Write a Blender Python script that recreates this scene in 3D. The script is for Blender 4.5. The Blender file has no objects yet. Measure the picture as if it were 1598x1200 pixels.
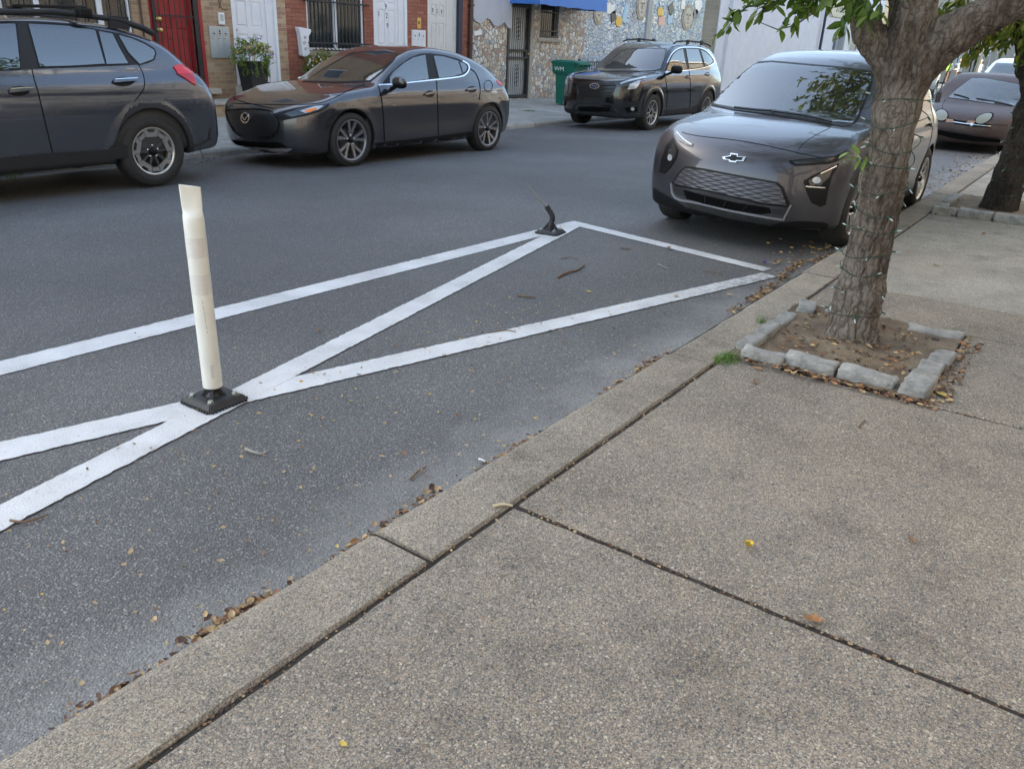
import bpy, bmesh, math, random
import numpy as np
from mathutils import Vector, Matrix
from mathutils.geometry import delaunay_2d_cdt
from math import sin, cos, pi, radians
random.seed(7); rng = np.random.default_rng(7)
SC = bpy.context.scene
# ------------------------------------------------------------------ camera
FPX, VX, VY, ROLL, CAMH = 1240.0, 1765.0, 112.0, 0.0454, 1.5
def _camrot():
    d1 = np.array([VX-799, VY-600, FPX]); d1 /= np.linalg.norm(d1)
    a = (VX-799)*(-ROLL)+(VY-600); t = -FPX*FPX/a
    dn = np.array([-ROLL*t, t, FPX]); dn /= np.linalg.norm(dn); up = -dn
    return np.array([d1, np.cross(up, d1), up])
RC = _camrot()
cam_d = bpy.data.cameras.new('Camera'); cam = bpy.data.objects.new('Camera', cam_d)
SC.collection.objects.link(cam); SC.camera = cam
cam_d.sensor_fit = 'HORIZONTAL'; cam_d.sensor_width = 36.0; cam_d.lens = 36.0*FPX/1598.0
cam_d.clip_start = 0.05; cam_d.clip_end = 2000
M = RC @ np.diag([1, -1, -1])
cam.matrix_world = Matrix([list(M[0])+[0], list(M[1])+[0], list(M[2])+[CAMH], [0, 0, 0, 1]])
def ray(px, py):
    w = RC @ np.array([px-799, py-600, FPX]); return w/np.linalg.norm(w)
def gp(px, py, z=0.0):
    w = ray(px, py); t = (z-CAMH)/w[2]; return (w[0]*t, w[1]*t)
def vp(px, py, Y):
    w = ray(px, py); t = Y/w[1]; return (w[0]*t, w[2]*t+CAMH)
# ------------------------------------------------------------------ world, sun, exposure
SUN_EL, SUN_AZ = radians(27), radians(97)     # azimuth of the sun seen from above, from +X towards +Y
W = bpy.data.worlds.new('World'); SC.world = W; W.use_nodes = True
nt = W.node_tree; nt.nodes.clear()
sk = nt.nodes.new('ShaderNodeTexSky'); sk.sky_type = 'NISHITA'; sk.sun_disc = False
sk.sun_elevation = SUN_EL; sk.sun_rotation = pi/2-SUN_AZ
sk.air_density = 1.0; sk.dust_density = 2.2; sk.ozone_density = 1.0
bg = nt.nodes.new('ShaderNodeBackground'); bg.inputs[1].default_value = 0.15
wo = nt.nodes.new('ShaderNodeOutputWorld')
hs = nt.nodes.new('ShaderNodeHueSaturation'); hs.inputs['Saturation'].default_value = .9
nt.links.new(sk.outputs[0], hs.inputs['Color']); tn = nt.nodes.new('ShaderNodeMix'); tn.data_type = 'RGBA'; tn.blend_type = 'MULTIPLY'; tn.inputs[0].default_value = 1.0; tn.inputs[7].default_value = (1.0, 1.005, .945, 1)
nt.links.new(hs.outputs[0], tn.inputs[6]); nt.links.new(tn.outputs[2], bg.inputs[0]); nt.links.new(bg.outputs[0], wo.inputs[0])
sd = bpy.data.lights.new('Sun', 'SUN'); sd.energy = 2.2; sd.angle = radians(0.6); sd.color = (1.0, 0.92, 0.8)
so = bpy.data.objects.new('Sun', sd); SC.collection.objects.link(so)
sv = Vector((cos(SUN_EL)*cos(SUN_AZ), cos(SUN_EL)*sin(SUN_AZ), sin(SUN_EL)))
so.rotation_euler = sv.to_track_quat('Z', 'Y').to_euler(); so.location = (0, 0, 30)
SC.view_settings.view_transform = 'Standard'; SC.view_settings.look = 'None'
SC.view_settings.exposure = 2.3; SC.view_settings.gamma = 1.0
# ------------------------------------------------------------------ materials
MATS = {}
def nd(t, ty, **kw):
    n = t.nodes.new(ty)
    for k, v in kw.items():
        if isinstance(k, str) and hasattr(n, k): setattr(n, k, v)
    return n
def mat(name, col=(.5, .5, .5), rough=.5, metal=0.0, spec=.5, coat=0.0, noise=0.0, nscale=8.0, bump=0.0, bscale=60.0, trans=0.0, emit=None):
    if name in MATS: return MATS[name]
    m = bpy.data.materials.new(name); m.use_nodes = True; t = m.node_tree
    p = t.nodes['Principled BSDF']; I = p.inputs
    I['Base Color'].default_value = (*col, 1); I['Roughness'].default_value = rough; I['Metallic'].default_value = metal
    I['Specular IOR Level'].default_value = spec; I['Coat Weight'].default_value = coat; I['Coat Roughness'].default_value = .02
    I['Transmission Weight'].default_value = trans
    if emit: I['Emission Color'].default_value = (*emit[:3], 1); I['Emission Strength'].default_value = emit[3]
    tc = nd(t, 'ShaderNodeTexCoord')
    if noise > 0:
        n = nd(t, 'ShaderNodeTexNoise'); n.inputs['Scale'].default_value = nscale; n.inputs['Detail'].default_value = 6; n.inputs['Roughness'].default_value = .65
        t.links.new(tc.outputs['Object'], n.inputs['Vector'])
        r = nd(t, 'ShaderNodeValToRGB'); r.color_ramp.elements[0].position = .3; r.color_ramp.elements[1].position = .72
        r.color_ramp.elements[0].color = (*[c*(1-noise) for c in col], 1); r.color_ramp.elements[1].color = (*[min(1, c*(1+noise)) for c in col], 1)
        t.links.new(n.outputs['Fac'], r.inputs['Fac']); t.links.new(r.outputs['Color'], I['Base Color'])
        mr = nd(t, 'ShaderNodeMapRange'); mr.inputs['To Min'].default_value = max(0, rough-.08); mr.inputs['To Max'].default_value = min(1, rough+.1)
        t.links.new(n.outputs['Fac'], mr.inputs['Value']); t.links.new(mr.outputs['Result'], I['Roughness'])
    if bump > 0:
        n = nd(t, 'ShaderNodeTexNoise'); n.inputs['Scale'].default_value = bscale; n.inputs['Detail'].default_value = 4
        t.links.new(tc.outputs['Object'], n.inputs['Vector'])
        b = nd(t, 'ShaderNodeBump'); b.inputs['Strength'].default_value = bump; b.inputs['Distance'].default_value = .01
        t.links.new(n.outputs['Fac'], b.inputs['Height']); t.links.new(b.outputs['Normal'], I['Normal'])
    MATS[name] = m; return m
def link(t, a, b): t.links.new(a, b)
def ramp(t, fac, stops, interp='LINEAR'):
    r = nd(t, 'ShaderNodeValToRGB'); r.color_ramp.interpolation = interp; e = r.color_ramp.elements
    while len(e) < len(stops): e.new(.5)
    for k, (p, c) in zip(e, stops): k.position = p; k.color = (*c, 1) if len(c) == 3 else c
    link(t, fac, r.inputs['Fac']); return r.outputs['Color']
def mixc(t, fac, a, b, mode='MIX'):
    m = nd(t, 'ShaderNodeMix', data_type='RGBA', blend_type=mode)
    for i, v in ((0, fac), (6, a), (7, b)):
        if isinstance(v, (int, float)): m.inputs[i].default_value = v
        elif isinstance(v, tuple): m.inputs[i].default_value = (*v, 1)
        else: link(t, v, m.inputs[i])
    return m.outputs[2]
def math_(t, op, a, b=0.0, c=0.0):
    m = nd(t, 'ShaderNodeMath', operation=op)
    for i, v in enumerate((a, b, c)):
        if isinstance(v, (int, float)): m.inputs[i].default_value = v
        else: link(t, v, m.inputs[i])
    return m.outputs[0]
def noise(t, vec, scale, detail=4, rough=.6):
    n = nd(t, 'ShaderNodeTexNoise'); n.inputs['Scale'].default_value = scale; n.inputs['Detail'].default_value = detail; n.inputs['Roughness'].default_value = rough
    link(t, vec, n.inputs['Vector']); return n.outputs['Fac']
def voro(t, vec, scale, feature='F1', rnd=1.0):
    n = nd(t, 'ShaderNodeTexVoronoi', feature=feature); n.inputs['Scale'].default_value = scale; n.inputs['Randomness'].default_value = rnd
    link(t, vec, n.inputs['Vector']); return n
def newmat(name):
    m = bpy.data.materials.new(name); m.use_nodes = True; t = m.node_tree; MATS[name] = m
    tc = nd(t, 'ShaderNodeTexCoord'); g = nd(t, 'ShaderNodeNewGeometry')
    return m, t, t.nodes['Principled BSDF'].inputs, tc, g
def bumpn(t, h, strength, dist, I):
    b = nd(t, 'ShaderNodeBump'); b.inputs['Strength'].default_value = strength; b.inputs['Distance'].default_value = dist
    link(t, h, b.inputs['Height']); link(t, b.outputs['Normal'], I['Normal'])
# ------------------------------------------------------------------ object helpers
COL = SC.collection
def tag(o, label=None, cat=None, group=None, kind=None):
    if label: o['label'] = label
    if cat: o['category'] = cat
    if group: o['group'] = group
    if kind: o['kind'] = kind
    return o
def thing(name, label, cat, loc=(0, 0, 0), rz=0, group=None):
    o = bpy.data.objects.new(name, None); COL.objects.link(o); o.location = loc; o.rotation_euler = (0, 0, rz); o.empty_display_size = .1
    return tag(o, label, cat, group)
def link_mesh(name, me, parent=None):
    o = bpy.data.objects.new(name, me); COL.objects.link(o)
    if parent is not None: o.parent = parent
    return o
def np_mesh(name, V, F, mats, smooth=True, fm=None):
    me = bpy.data.meshes.new(name); V = np.asarray(V, np.float32)
    if isinstance(F, np.ndarray):
        n, k = F.shape; me.vertices.add(len(V)); me.vertices.foreach_set('co', V.ravel())
        me.loops.add(n*k); me.loops.foreach_set('vertex_index', F.ravel().astype(np.int32))
        me.polygons.add(n); me.polygons.foreach_set('loop_start', (np.arange(n)*k).astype(np.int32))
        me.update(calc_edges=True)
    else:
        me.from_pydata(V.tolist(), [], F)
    me.polygons.foreach_set('use_smooth', np.full(len(me.polygons), smooth))
    for m in (mats if isinstance(mats, (list, tuple)) else [mats]): me.materials.append(m)
    if fm is not None: me.polygons.foreach_set('material_index', np.asarray(fm, np.int32))
    me.update(); return me
class MB:
    """collects shapes; build() links them as ONE mesh object"""
    def __init__(s): s.V = []; s.F = []; s.S = []
    def add(s, V, F, smooth=False):
        b = len(s.V); s.V += [tuple(v) for v in V]; s.F += [tuple(i+b for i in f) for f in F]; s.S += [smooth]*len(F)
    def box(s, x0, x1, y0, y1, z0, z1, bev=0.0):
        if bev > 0:
            bm = bmesh.new(); bmesh.ops.create_cube(bm, size=1)
            for v in bm.verts: v.co = ((x0+x1)/2+v.co.x*(x1-x0), (y0+y1)/2+v.co.y*(y1-y0), (z0+z1)/2+v.co.z*(z1-z0))
            bmesh.ops.bevel(bm, geom=bm.edges[:], offset=bev, segments=2, affect='EDGES', profile=.6)
            s.bm(bm); return
        V = [(x, y, z) for z in (z0, z1) for y in (y0, y1) for x in (x0, x1)]
        s.add(V, [(0, 2, 3, 1), (4, 5, 7, 6), (0, 1, 5, 4), (2, 6, 7, 3), (0, 4, 6, 2), (1, 3, 7, 5)])
    def bm(s, bm, smooth=False):
        bm.verts.index_update(); s.add([v.co[:] for v in bm.verts], [[v.index for v in f.verts] for f in bm.faces], smooth); bm.free()
    def quad(s, a, b, c, d): s.add([a, b, c, d], [(0, 1, 2, 3)])
    def tube(s, pts, r, n=8, cap=True, smooth=True):
        pts = [Vector(p) for p in pts]; rr = r if isinstance(r, (list, tuple)) else [r]*len(pts)
        V = []; prev = None
        for i, p in enumerate(pts):
            d = (pts[min(i+1, len(pts)-1)]-pts[max(i-1, 0)]).normalized()
            if prev is None:
                u = d.orthogonal().normalized()
            else:
                u = (prev-d*prev.dot(d)); u = u.normalized() if u.length > 1e-6 else d.orthogonal().normalized()
            prev = u; w = d.cross(u)
            V += [p+(u*cos(2*pi*k/n)+w*sin(2*pi*k/n))*rr[i] for k in range(n)]
        F = [(i*n+k, i*n+(k+1) % n, (i+1)*n+(k+1) % n, (i+1)*n+k) for i in range(len(pts)-1) for k in range(n)]
        s.add(V, F, smooth)
        if cap:
            s.add(V[:n], [tuple(range(n))[::-1]]); s.add(V[-n:], [tuple(range(n))])
    def lathe(s, prof, c=(0, 0, 0), axis='z', n=32, smooth=True):
        V = []
        for r, h in prof:
            for k in range(n):
                a = 2*pi*k/n
                if axis == 'z': V.append((c[0]+r*cos(a), c[1]+r*sin(a), c[2]+h))
                elif axis == 'y': V.append((c[0]+r*cos(a), c[1]+h, c[2]+r*sin(a)))
                else: V.append((c[0]+h, c[1]+r*cos(a), c[2]+r*sin(a)))
        F = [(i*n+k, i*n+(k+1) % n, (i+1)*n+(k+1) % n, (i+1)*n+k) for i in range(len(prof)-1) for k in range(n)]
        s.add(V, F, smooth)
    def prism(s, poly, h0, h1, axis='z', smooth=False):
        """poly of 2D points extruded along axis: z (x,y) / y (x,z) / x (y,z)"""
        f = {'z': lambda p, h: (p[0], p[1], h), 'y': lambda p, h: (p[0], h, p[1]), 'x': lambda p, h: (h, p[0], p[1])}[axis]
        n = len(poly); V = [f(p, h0) for p in poly]+[f(p, h1) for p in poly]
        s.add(V, [tuple(range(n))[::-1], tuple(range(n, 2*n))]+[(i, (i+1) % n, n+(i+1) % n, n+i) for i in range(n)], smooth)
    def build(s, name, m, parent=None, origin=None, bevel=0):
        if not s.V: s.add([(0, 0, -50), (0.001, 0, -50), (0, .001, -50)], [(0, 1, 2)])
        V = np.array(s.V, float)
        off = np.array(parent.location if (parent is not None and origin is None) else (origin or (0, 0, 0)))
        me = np_mesh(name, V-off, [list(f) for f in s.F], m, False)
        me.polygons.foreach_set('use_smooth', s.S)
        bm = bmesh.new(); bm.from_mesh(me); bmesh.ops.recalc_face_normals(bm, faces=bm.faces[:]); bm.to_mesh(me); bm.free()
        o = link_mesh(name, me, parent)
        if parent is None and origin is not None: o.location = origin
        return o
def struct(o): o['kind'] = 'structure'; return o
def textmesh(s, size, font_ext=.002):
    cu = bpy.data.curves.new('t', 'FONT'); cu.body = s; cu.size = size; cu.extrude = font_ext; cu.align_x = 'CENTER'; cu.align_y = 'CENTER'; cu.resolution_u = 3
    o = bpy.data.objects.new('t', cu); me = bpy.data.meshes.new_from_object(o)
    V = np.array([v.co[:] for v in me.vertices]); F = [list(p.vertices) for p in me.polygons]
    bpy.data.objects.remove(o); bpy.data.curves.remove(cu); bpy.data.meshes.remove(me); return V, F
# ------------------------------------------------------------------ smooth curves
def curve(pts):
    x = np.array([p[0] for p in pts], float); y = np.array([p[1] for p in pts], float)
    h = np.diff(x); d = np.diff(y)/h; m = np.zeros(len(x)); m[0] = d[0]; m[-1] = d[-1]
    for i in range(1, len(x)-1):
        m[i] = 0 if d[i-1]*d[i] <= 0 else (h[i-1]+h[i])*3/((2*h[i]+h[i-1])/d[i-1]+(h[i]+2*h[i-1])/d[i])
    def f(q):
        q = np.clip(q, x[0], x[-1]); i = np.clip(np.searchsorted(x, q)-1, 0, len(h)-1); t = (q-x[i])/h[i]
        return (2*t**3-3*t**2+1)*y[i]+(t**3-2*t**2+t)*h[i]*m[i]+(-2*t**3+3*t**2)*y[i+1]+(t**3-t**2)*h[i]*m[i+1]
    return f
def smax(a, b, k):
    h = np.maximum(k-np.abs(a-b), 0)/k; return np.maximum(a, b)+h*h*k/4
def smin(a, b, k): return -smax(-a, -b, k)
def sst(a, b, x):
    t = np.clip((x-a)/(b-a), 0, 1); return t*t*(3-2*t)
def surfnet(F, lo, hi, h, newton=3):
    n = np.ceil((np.array(hi)-np.array(lo))/h).astype(int)+1
    ax = [lo[i]+h*np.arange(n[i]) for i in range(3)]
    vals = np.empty(n, np.float32)
    Y, Z = np.meshgrid(ax[1], ax[2], indexing='ij'); Y = Y.ravel(); Z = Z.ravel()
    ch = max(1, 400000//len(Y))
    for i in range(0, n[0], ch):
        xs = ax[0][i:i+ch]; X = np.repeat(xs, len(Y)); vals[i:i+len(xs)] = F(X, np.tile(Y, len(xs)), np.tile(Z, len(xs))).reshape(len(xs), n[1], n[2])
    s = vals < 0
    nx, ny, nz = n-1
    cnt = np.zeros((nx, ny, nz), np.float32); acc = np.zeros((nx, ny, nz, 3), np.float32)
    offs = [(i, j, k) for i in (0, 1) for j in (0, 1) for k in (0, 1)]
    def sub(A, o): return A[o[0]:o[0]+nx, o[1]:o[1]+ny, o[2]:o[2]+nz]
    for a in range(3):
        for o in offs:
            if o[a]: continue
            o2 = list(o); o2[a] = 1
            v0 = sub(vals, o); v1 = sub(vals, o2); c = sub(s, o) != sub(s, o2)
            if not c.any(): continue
            t = np.where(c, v0/(np.where(c, v0-v1, 1)), 0); cnt += c
            for b in range(3):
                acc[..., b] += c*(o[b] if b != a else t)
    act = cnt > 0; idx = -np.ones(act.shape, np.int64); idx[act] = np.arange(act.sum())
    P = (np.argwhere(act)+acc[act]/cnt[act][:, None])*h+np.array(lo)
    Q = []
    for a in range(3):
        b, c = (a+1) % 3, (a+2) % 3
        sl0 = [slice(None)]*3; sl1 = [slice(None)]*3; sl0[a] = slice(0, -1); sl1[a] = slice(1, None)
        d = s[tuple(sl0)] != s[tuple(sl1)]
        pts = np.argwhere(d); pts = pts[(pts[:, b] > 0) & (pts[:, c] > 0) & (pts[:, b] < n[b]-1) & (pts[:, c] < n[c]-1)]
        inside = s[tuple(pts.T)]
        def g(db, dc):
            q = pts.copy(); q[:, b] -= db; q[:, c] -= dc; return idx[tuple(q.T)]
        q = np.stack([g(1, 1), g(0, 1), g(0, 0), g(1, 0)], 1)
        q[~inside] = q[~inside][:, ::-1]; Q.append(q)
    Q = np.concatenate(Q); P = P.astype(float)
    for _ in range(newton):
        v, G = grad(F, P); g2 = (G*G).sum(1); st = (v/np.maximum(g2, .25))[:, None]*G
        l = np.linalg.norm(st, axis=1, keepdims=True); P -= st*np.minimum(1, .5*h/np.maximum(l, 1e-9))
    return P, Q
def grad(F, P, e=1.5e-3):
    v = F(P[:, 0], P[:, 1], P[:, 2]); G = np.empty_like(P)
    for i in range(3):
        d = np.zeros(3); d[i] = e; A = P+d; B = P-d
        G[:, i] = (F(A[:, 0], A[:, 1], A[:, 2])-F(B[:, 0], B[:, 1], B[:, 2]))/(2*e)
    return v, G
def setnormals(me, N):
    N = N/np.maximum(np.linalg.norm(N, axis=1, keepdims=True), 1e-9)
    me.normals_split_custom_set_from_vertices(N.astype(np.float32))
# ------------------------------------------------------------------ ground materials
def make_asphalt():
    m, t, I, tc, g = newmat('asphalt'); P = g.outputs['Position']
    big = noise(t, P, .9, 5); fine = noise(t, P, 260, 3)
    base = ramp(t, big, [(.3, (.135, .134, .135)), (.7, (.18, .178, .177))])
    v = voro(t, P, 150); v2 = voro(t, P, 75)
    stone = ramp(t, nodesep(t, v.outputs['Color']), [(0, (.055, .055, .058)), (.35, (.115, .114, .115)), (.75, (.21, .207, .2)), (.96, (.34, .33, .31)), (1, (.5, .48, .44))])
    mask = ramp(t, v.outputs['Distance'], [(.3, (1, 1, 1)), (.55, (0, 0, 0))])
    c = mixc(t, mask, mixc(t, 1.0, base, (.66, .66, .66), 'MULTIPLY'), stone)
    st2 = ramp(t, nodesep(t, v2.outputs['Color']), [(.0, (.05, .05, .055)), (.85, (.2, .2, .2)), (1, (.4, .37, .31))])
    mk2 = math_(t, 'MULTIPLY', ramp(t, v2.outputs['Distance'], [(.2, (1, 1, 1)), (.4, (0, 0, 0))]), ramp(t, nodesep(t, v2.outputs['Color'], 1), [(.55, (0, 0, 0)), (.6, (1, 1, 1))]))
    c = mixc(t, mk2, c, st2)
    # pale dust and sand gathered along the kerb
    sep = nd(t, 'ShaderNodeSeparateXYZ'); link(t, P, sep.inputs[0])
    y = math_(t, 'ADD', sep.outputs['Y'], math_(t, 'MULTIPLY', math_(t, 'SUBTRACT', noise(t, P, 2.6, 6, .7), .5), .75))
    d = ramp(t, math_(t, 'SUBTRACT', y, 1.3), [(.22, (1, 1, 1)), (.36, (.6, .6, .6)), (.62, (.0, .0, .0))])
    d = math_(t, 'MULTIPLY', math_(t, 'MULTIPLY', d, ramp(t, noise(t, P, 60, 6, .75), [(.3, (.3, .3, .3)), (.6, (1, 1, 1))])), .9)
    c = mixc(t, d, c, (.32, .315, .3))
    # random lighter and darker patches, and scattered dark oil spots
    tr = ramp(t, noise(t, P, .35, 3), [(.4, (.84, .84, .84)), (.62, (1.12, 1.12, 1.12))])
    oil = voro(t, P, .9); c = mixc(t, math_(t, 'MULTIPLY', ramp(t, math_(t, 'ADD', oil.outputs['Distance'], math_(t, 'MULTIPLY', noise(t, P, 9, 4), .12)), [(.1, (1, 1, 1)), (.2, (0, 0, 0))]), ramp(t, nodesep(t, oil.outputs['Color'], 1), [(.6, (0, 0, 0)), (.62, (.45, .45, .45))])), c, (.05, .048, .045))
    c = mixc(t, 1.0, c, tr, 'MULTIPLY')
    link(t, c, I['Base Color']); I['Roughness'].default_value = .68; I['Specular IOR Level'].default_value = .5
    h = math_(t, 'ADD', math_(t, 'MULTIPLY', v.outputs['Distance'], -.8), math_(t, 'ADD', math_(t, 'MULTIPLY', v2.outputs['Distance'], -.6), math_(t, 'MULTIPLY', fine, .6)))
    bumpn(t, h, .75, .008, I); return m
def nodesep(t, c, ch=0):
    s = nd(t, 'ShaderNodeSeparateColor'); link(t, c, s.inputs[0]); return s.outputs[ch]
def make_aggregate(name, cement, pebs, seed=0.0, wear=1.0):
    m, t, I, tc, g = newmat(name)
    mp = nd(t, 'ShaderNodeMapping'); mp.inputs['Location'].default_value = (seed, seed*.7, 0); link(t, g.outputs['Position'], mp.inputs[0]); P = mp.outputs[0]
    wob = mixc(t, .012, P, nd(t, 'ShaderNodeTexNoise').outputs['Color']) if False else P
    big = noise(t, P, 1.3, 7, .7)
    base = mixc(t, ramp(t, big, [(.32, (0, 0, 0)), (.68, (1, 1, 1))]), tuple(c*.7 for c in cement), tuple(min(1, c*1.26) for c in cement))
    warm = noise(t, P, .55, 3)
    base = mixc(t, ramp(t, warm, [(.5, (0, 0, 0)), (.7, (.22, .22, .22))]), base, (cement[0]*1.15, cement[1]*.98, cement[2]*.86))
    sand = noise(t, P, 420, 2, .8)
    c = mixc(t, 1.0, base, ramp(t, sand, [(.3, (.7, .7, .7)), (.5, (1, 1, 1)), (.72, (1.25, 1.24, 1.22))]), 'MULTIPLY')
    gv = voro(t, P, 300); c = mixc(t, .9, c, ramp(t, nodesep(t, gv.outputs['Color']), [(0, (.38, .38, .4)), (.25, (.75, .73, .7)), (.6, (1.05, 1.0, .93)), (.9, (1.45, 1.4, 1.3)), (1, (1.9, 1.85, 1.75))]), 'MULTIPLY')
    hs = []
    for sc, th, keep, k in ((190, .36, .3, 0), (115, .36, .5, 1), (66, .3, .86, 2)):
        v = voro(t, P, sc); col = v.outputs['Color']
        pc = ramp(t, nodesep(t, col), pebs)
        mk = math_(t, 'MULTIPLY', ramp(t, v.outputs['Distance'], [(th, (1, 1, 1)), (th+.1, (0, 0, 0))]), ramp(t, nodesep(t, col, 1), [(keep, (0, 0, 0)), (keep+.02, (1, 1, 1))]))
        mk = math_(t, 'MULTIPLY', mk, wear)
        c = mixc(t, mk, c, pc); hs.append(math_(t, 'MULTIPLY', mk, (.25, .5, .8)[k]))
    st = noise(t, P, 3.2, 8, .75)
    c = mixc(t, 1.0, c, ramp(t, st, [(.3, (.68, .675, .67)), (.46, (1, 1, 1)), (.62, (1.1, 1.09, 1.06))]), 'MULTIPLY')
    spot = voro(t, P, 5.0)
    c = mixc(t, math_(t, 'MULTIPLY', ramp(t, spot.outputs['Distance'], [(.05, (1, 1, 1)), (.085, (0, 0, 0))]), ramp(t, nodesep(t, spot.outputs['Color'], 2), [(.66, (0, 0, 0)), (.68, (.6, .6, .6))])), c, (.07, .066, .06))
    link(t, c, I['Base Color']); I['Roughness'].default_value = .88; I['Specular IOR Level'].default_value = .3
    h = math_(t, 'ADD', math_(t, 'ADD', hs[0], hs[1]), math_(t, 'ADD', hs[2], math_(t, 'MULTIPLY', sand, .9)))
    bumpn(t, h, .8, .004, I); return m
PEB = [(0, (.085, .085, .095)), (.2, (.15, .15, .16)), (.34, (.24, .225, .2)), (.48, (.34, .285, .21)), (.6, (.28, .2, .15)), (.72, (.36, .32, .26)), (.92, (.42, .36, .28)), (1, (.52, .48, .4))]
M_ASPH = make_asphalt()
M_WALK = make_aggregate('aggregate_concrete', (.235, .216, .187), PEB)
M_KERB = make_aggregate('kerb_concrete', (.275, .255, .22), PEB, 13.0, .8)
M_SLAB = make_aggregate('smooth_concrete', (.31, .3, .275), [(0, (.16, .155, .145)), (.5, (.24, .23, .2)), (1, (.36, .34, .3))], 31.0, .4)
M_FARWALK = make_aggregate('far_concrete', (.38, .37, .345), [(0, (.2, .2, .19)), (.5, (.3, .29, .26)), (1, (.42, .4, .36))], 5.0, .4)
M_DIRT = mat('joint_dirt', (.03, .026, .022), .95, noise=.5, nscale=40, bump=.8, bscale=150)
def make_paint():
    m, t, I, tc, g = newmat('road_paint'); P = g.outputs['Position']
    f = noise(t, P, 170, 3, .7); big = noise(t, P, 3.5, 5)
    c = mixc(t, ramp(t, big, [(.35, (0, 0, 0)), (.7, (1, 1, 1))]), (.54, .54, .54), (.68, .685, .69))
    sp = math_(t, 'ADD', f, math_(t, 'MULTIPLY', math_(t, 'SUBTRACT', big, .5), .25))
    v = voro(t, P, 190)
    worn = math_(t, 'MAXIMUM', ramp(t, sp, [(.31, (1, 1, 1)), (.4, (0, 0, 0))]), math_(t, 'MULTIPLY', ramp(t, v.outputs['Distance'], [(.2, (1, 1, 1)), (.3, (0, 0, 0))]), ramp(t, nodesep(t, v.outputs['Color'], 1), [(.92, (0, 0, 0)), (.94, (.7, .7, .7))])))
    sep = nd(t, 'ShaderNodeSeparateXYZ'); link(t, P, sep.inputs[0])
    near = ramp(t, math_(t, 'ADD', math_(t, 'SUBTRACT', sep.outputs['Y'], 1.6), 0), [(.1, (1, 1, 1)), (.6, (0, 0, 0))])
    wk = math_(t, 'MULTIPLY', near, ramp(t, noise(t, P, 28, 6, .8), [(.42, (0, 0, 0)), (.56, (1, 1, 1))]))
    c = mixc(t, math_(t, 'MAXIMUM', worn, wk), c, (.13, .13, .135))
    cr = voro(t, P, 1.7, 'DISTANCE_TO_EDGE')
    link(t, c, I['Base Color']); I['Roughness'].default_value = .6
    bumpn(t, math_(t, 'ADD', f, math_(t, 'MULTIPLY', voro(t, P, 150).outputs['Distance'], -.8)), .6, .004, I); return m
M_PAINT = make_paint()
# ------------------------------------------------------------------ road, kerbs, pavements
def sheet(name, xs, prof, m):
    V = [(x, y, z) for x in xs for y, z in prof]; n = len(prof)
    F = [[i*n+k, (i+1)*n+k, (i+1)*n+k+1, i*n+k+1] for i in range(len(xs)-1) for k in range(n-1)]
    o = link_mesh(name, np_mesh(name, V, F, m, True)); return struct(o)
struct(link_mesh('ground', np_mesh('ground', [(-400, -700, -.3), (1500, -700, -.3), (1500, 700, -.3), (-400, 700, -.3)], [[0, 1, 2, 3]], mat('bare_ground', (.12, .115, .1), .95, noise=.2, nscale=.2))))
sheet('road', list(np.arange(-14, 60, 2.0))+[60, 80, 120, 200, 400], [(1.2, -.012), (1.7, 0), (3, .001), (7, .001), (8.5, -.02), (9.62, -.062), (9.9, -.07)], M_ASPH)
struct(link_mesh('cross_street', np_mesh('cross_street', [(62, -60, -.004), (73, -60, -.004), (73, 90, -.004), (62, 90, -.004)], [[0, 1, 2, 3]], M_ASPH)))
ZK = .118
def kerbprof(y0, y1, zt, flip=False):      # y0 road side at foot, y1 back edge
    s = 1 if not flip else -1
    return [(y0, -.2), (y0, -.01 if not flip else -.08), (y0-s*.012, zt-.04), (y0-s*.03, zt-.012), (y0-s*.06, zt), (y1+s*.008, zt-.0), (y1, zt-.009), (y1, -.2)]
def kerb(name, cuts, y0, y1, zt, m, flip=False, jag=.004):
    V, F = [], []
    r = random.Random(3)
    for a, b in zip(cuts[:-1], cuts[1:]):
        xs = np.linspace(a+.011, b-.011, max(2, int((b-a)/.12) if b < 14 else 3)); base = len(V); P = kerbprof(y0, y1, zt, flip); n = len(P)
        dz = r.uniform(-.004, .004)
        for x in xs:
            w = r.uniform(-jag, jag)
            for k, (y, z) in enumerate(P):
                V.append((x, y+(w if k in (2, 3, 5) else 0), z+(dz+r.uniform(-.0012, .0012) if 1 < k < n-1 else 0)))
        for i in range(len(xs)-1):
            for k in range(n-1): F.append([base+i*n+k, base+(i+1)*n+k, base+(i+1)*n+k+1, base+i*n+k+1])
        F.append([base+k for k in range(n)]); F.append([base+(len(xs)-1)*n+k for k in range(n)][::-1])
    o = link_mesh(name, np_mesh(name, V, F, m, False)); return struct(o)
kerb('near_kerb', [-9, -6.1, -3, -.62, 1.44, 3.5, 5.62, 8.0, 10.4, 13, 16, 20, 26, 34, 45, 62], 1.53, 1.267, ZK, M_KERB)
kerb('far_kerb', [-12, -6, -2, 1, 4, 6.4, 9, 11.6, 14.2, 17, 20, 24, 30, 40, 62], 9.62, 9.86, .035, M_FARWALK, True)
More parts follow.
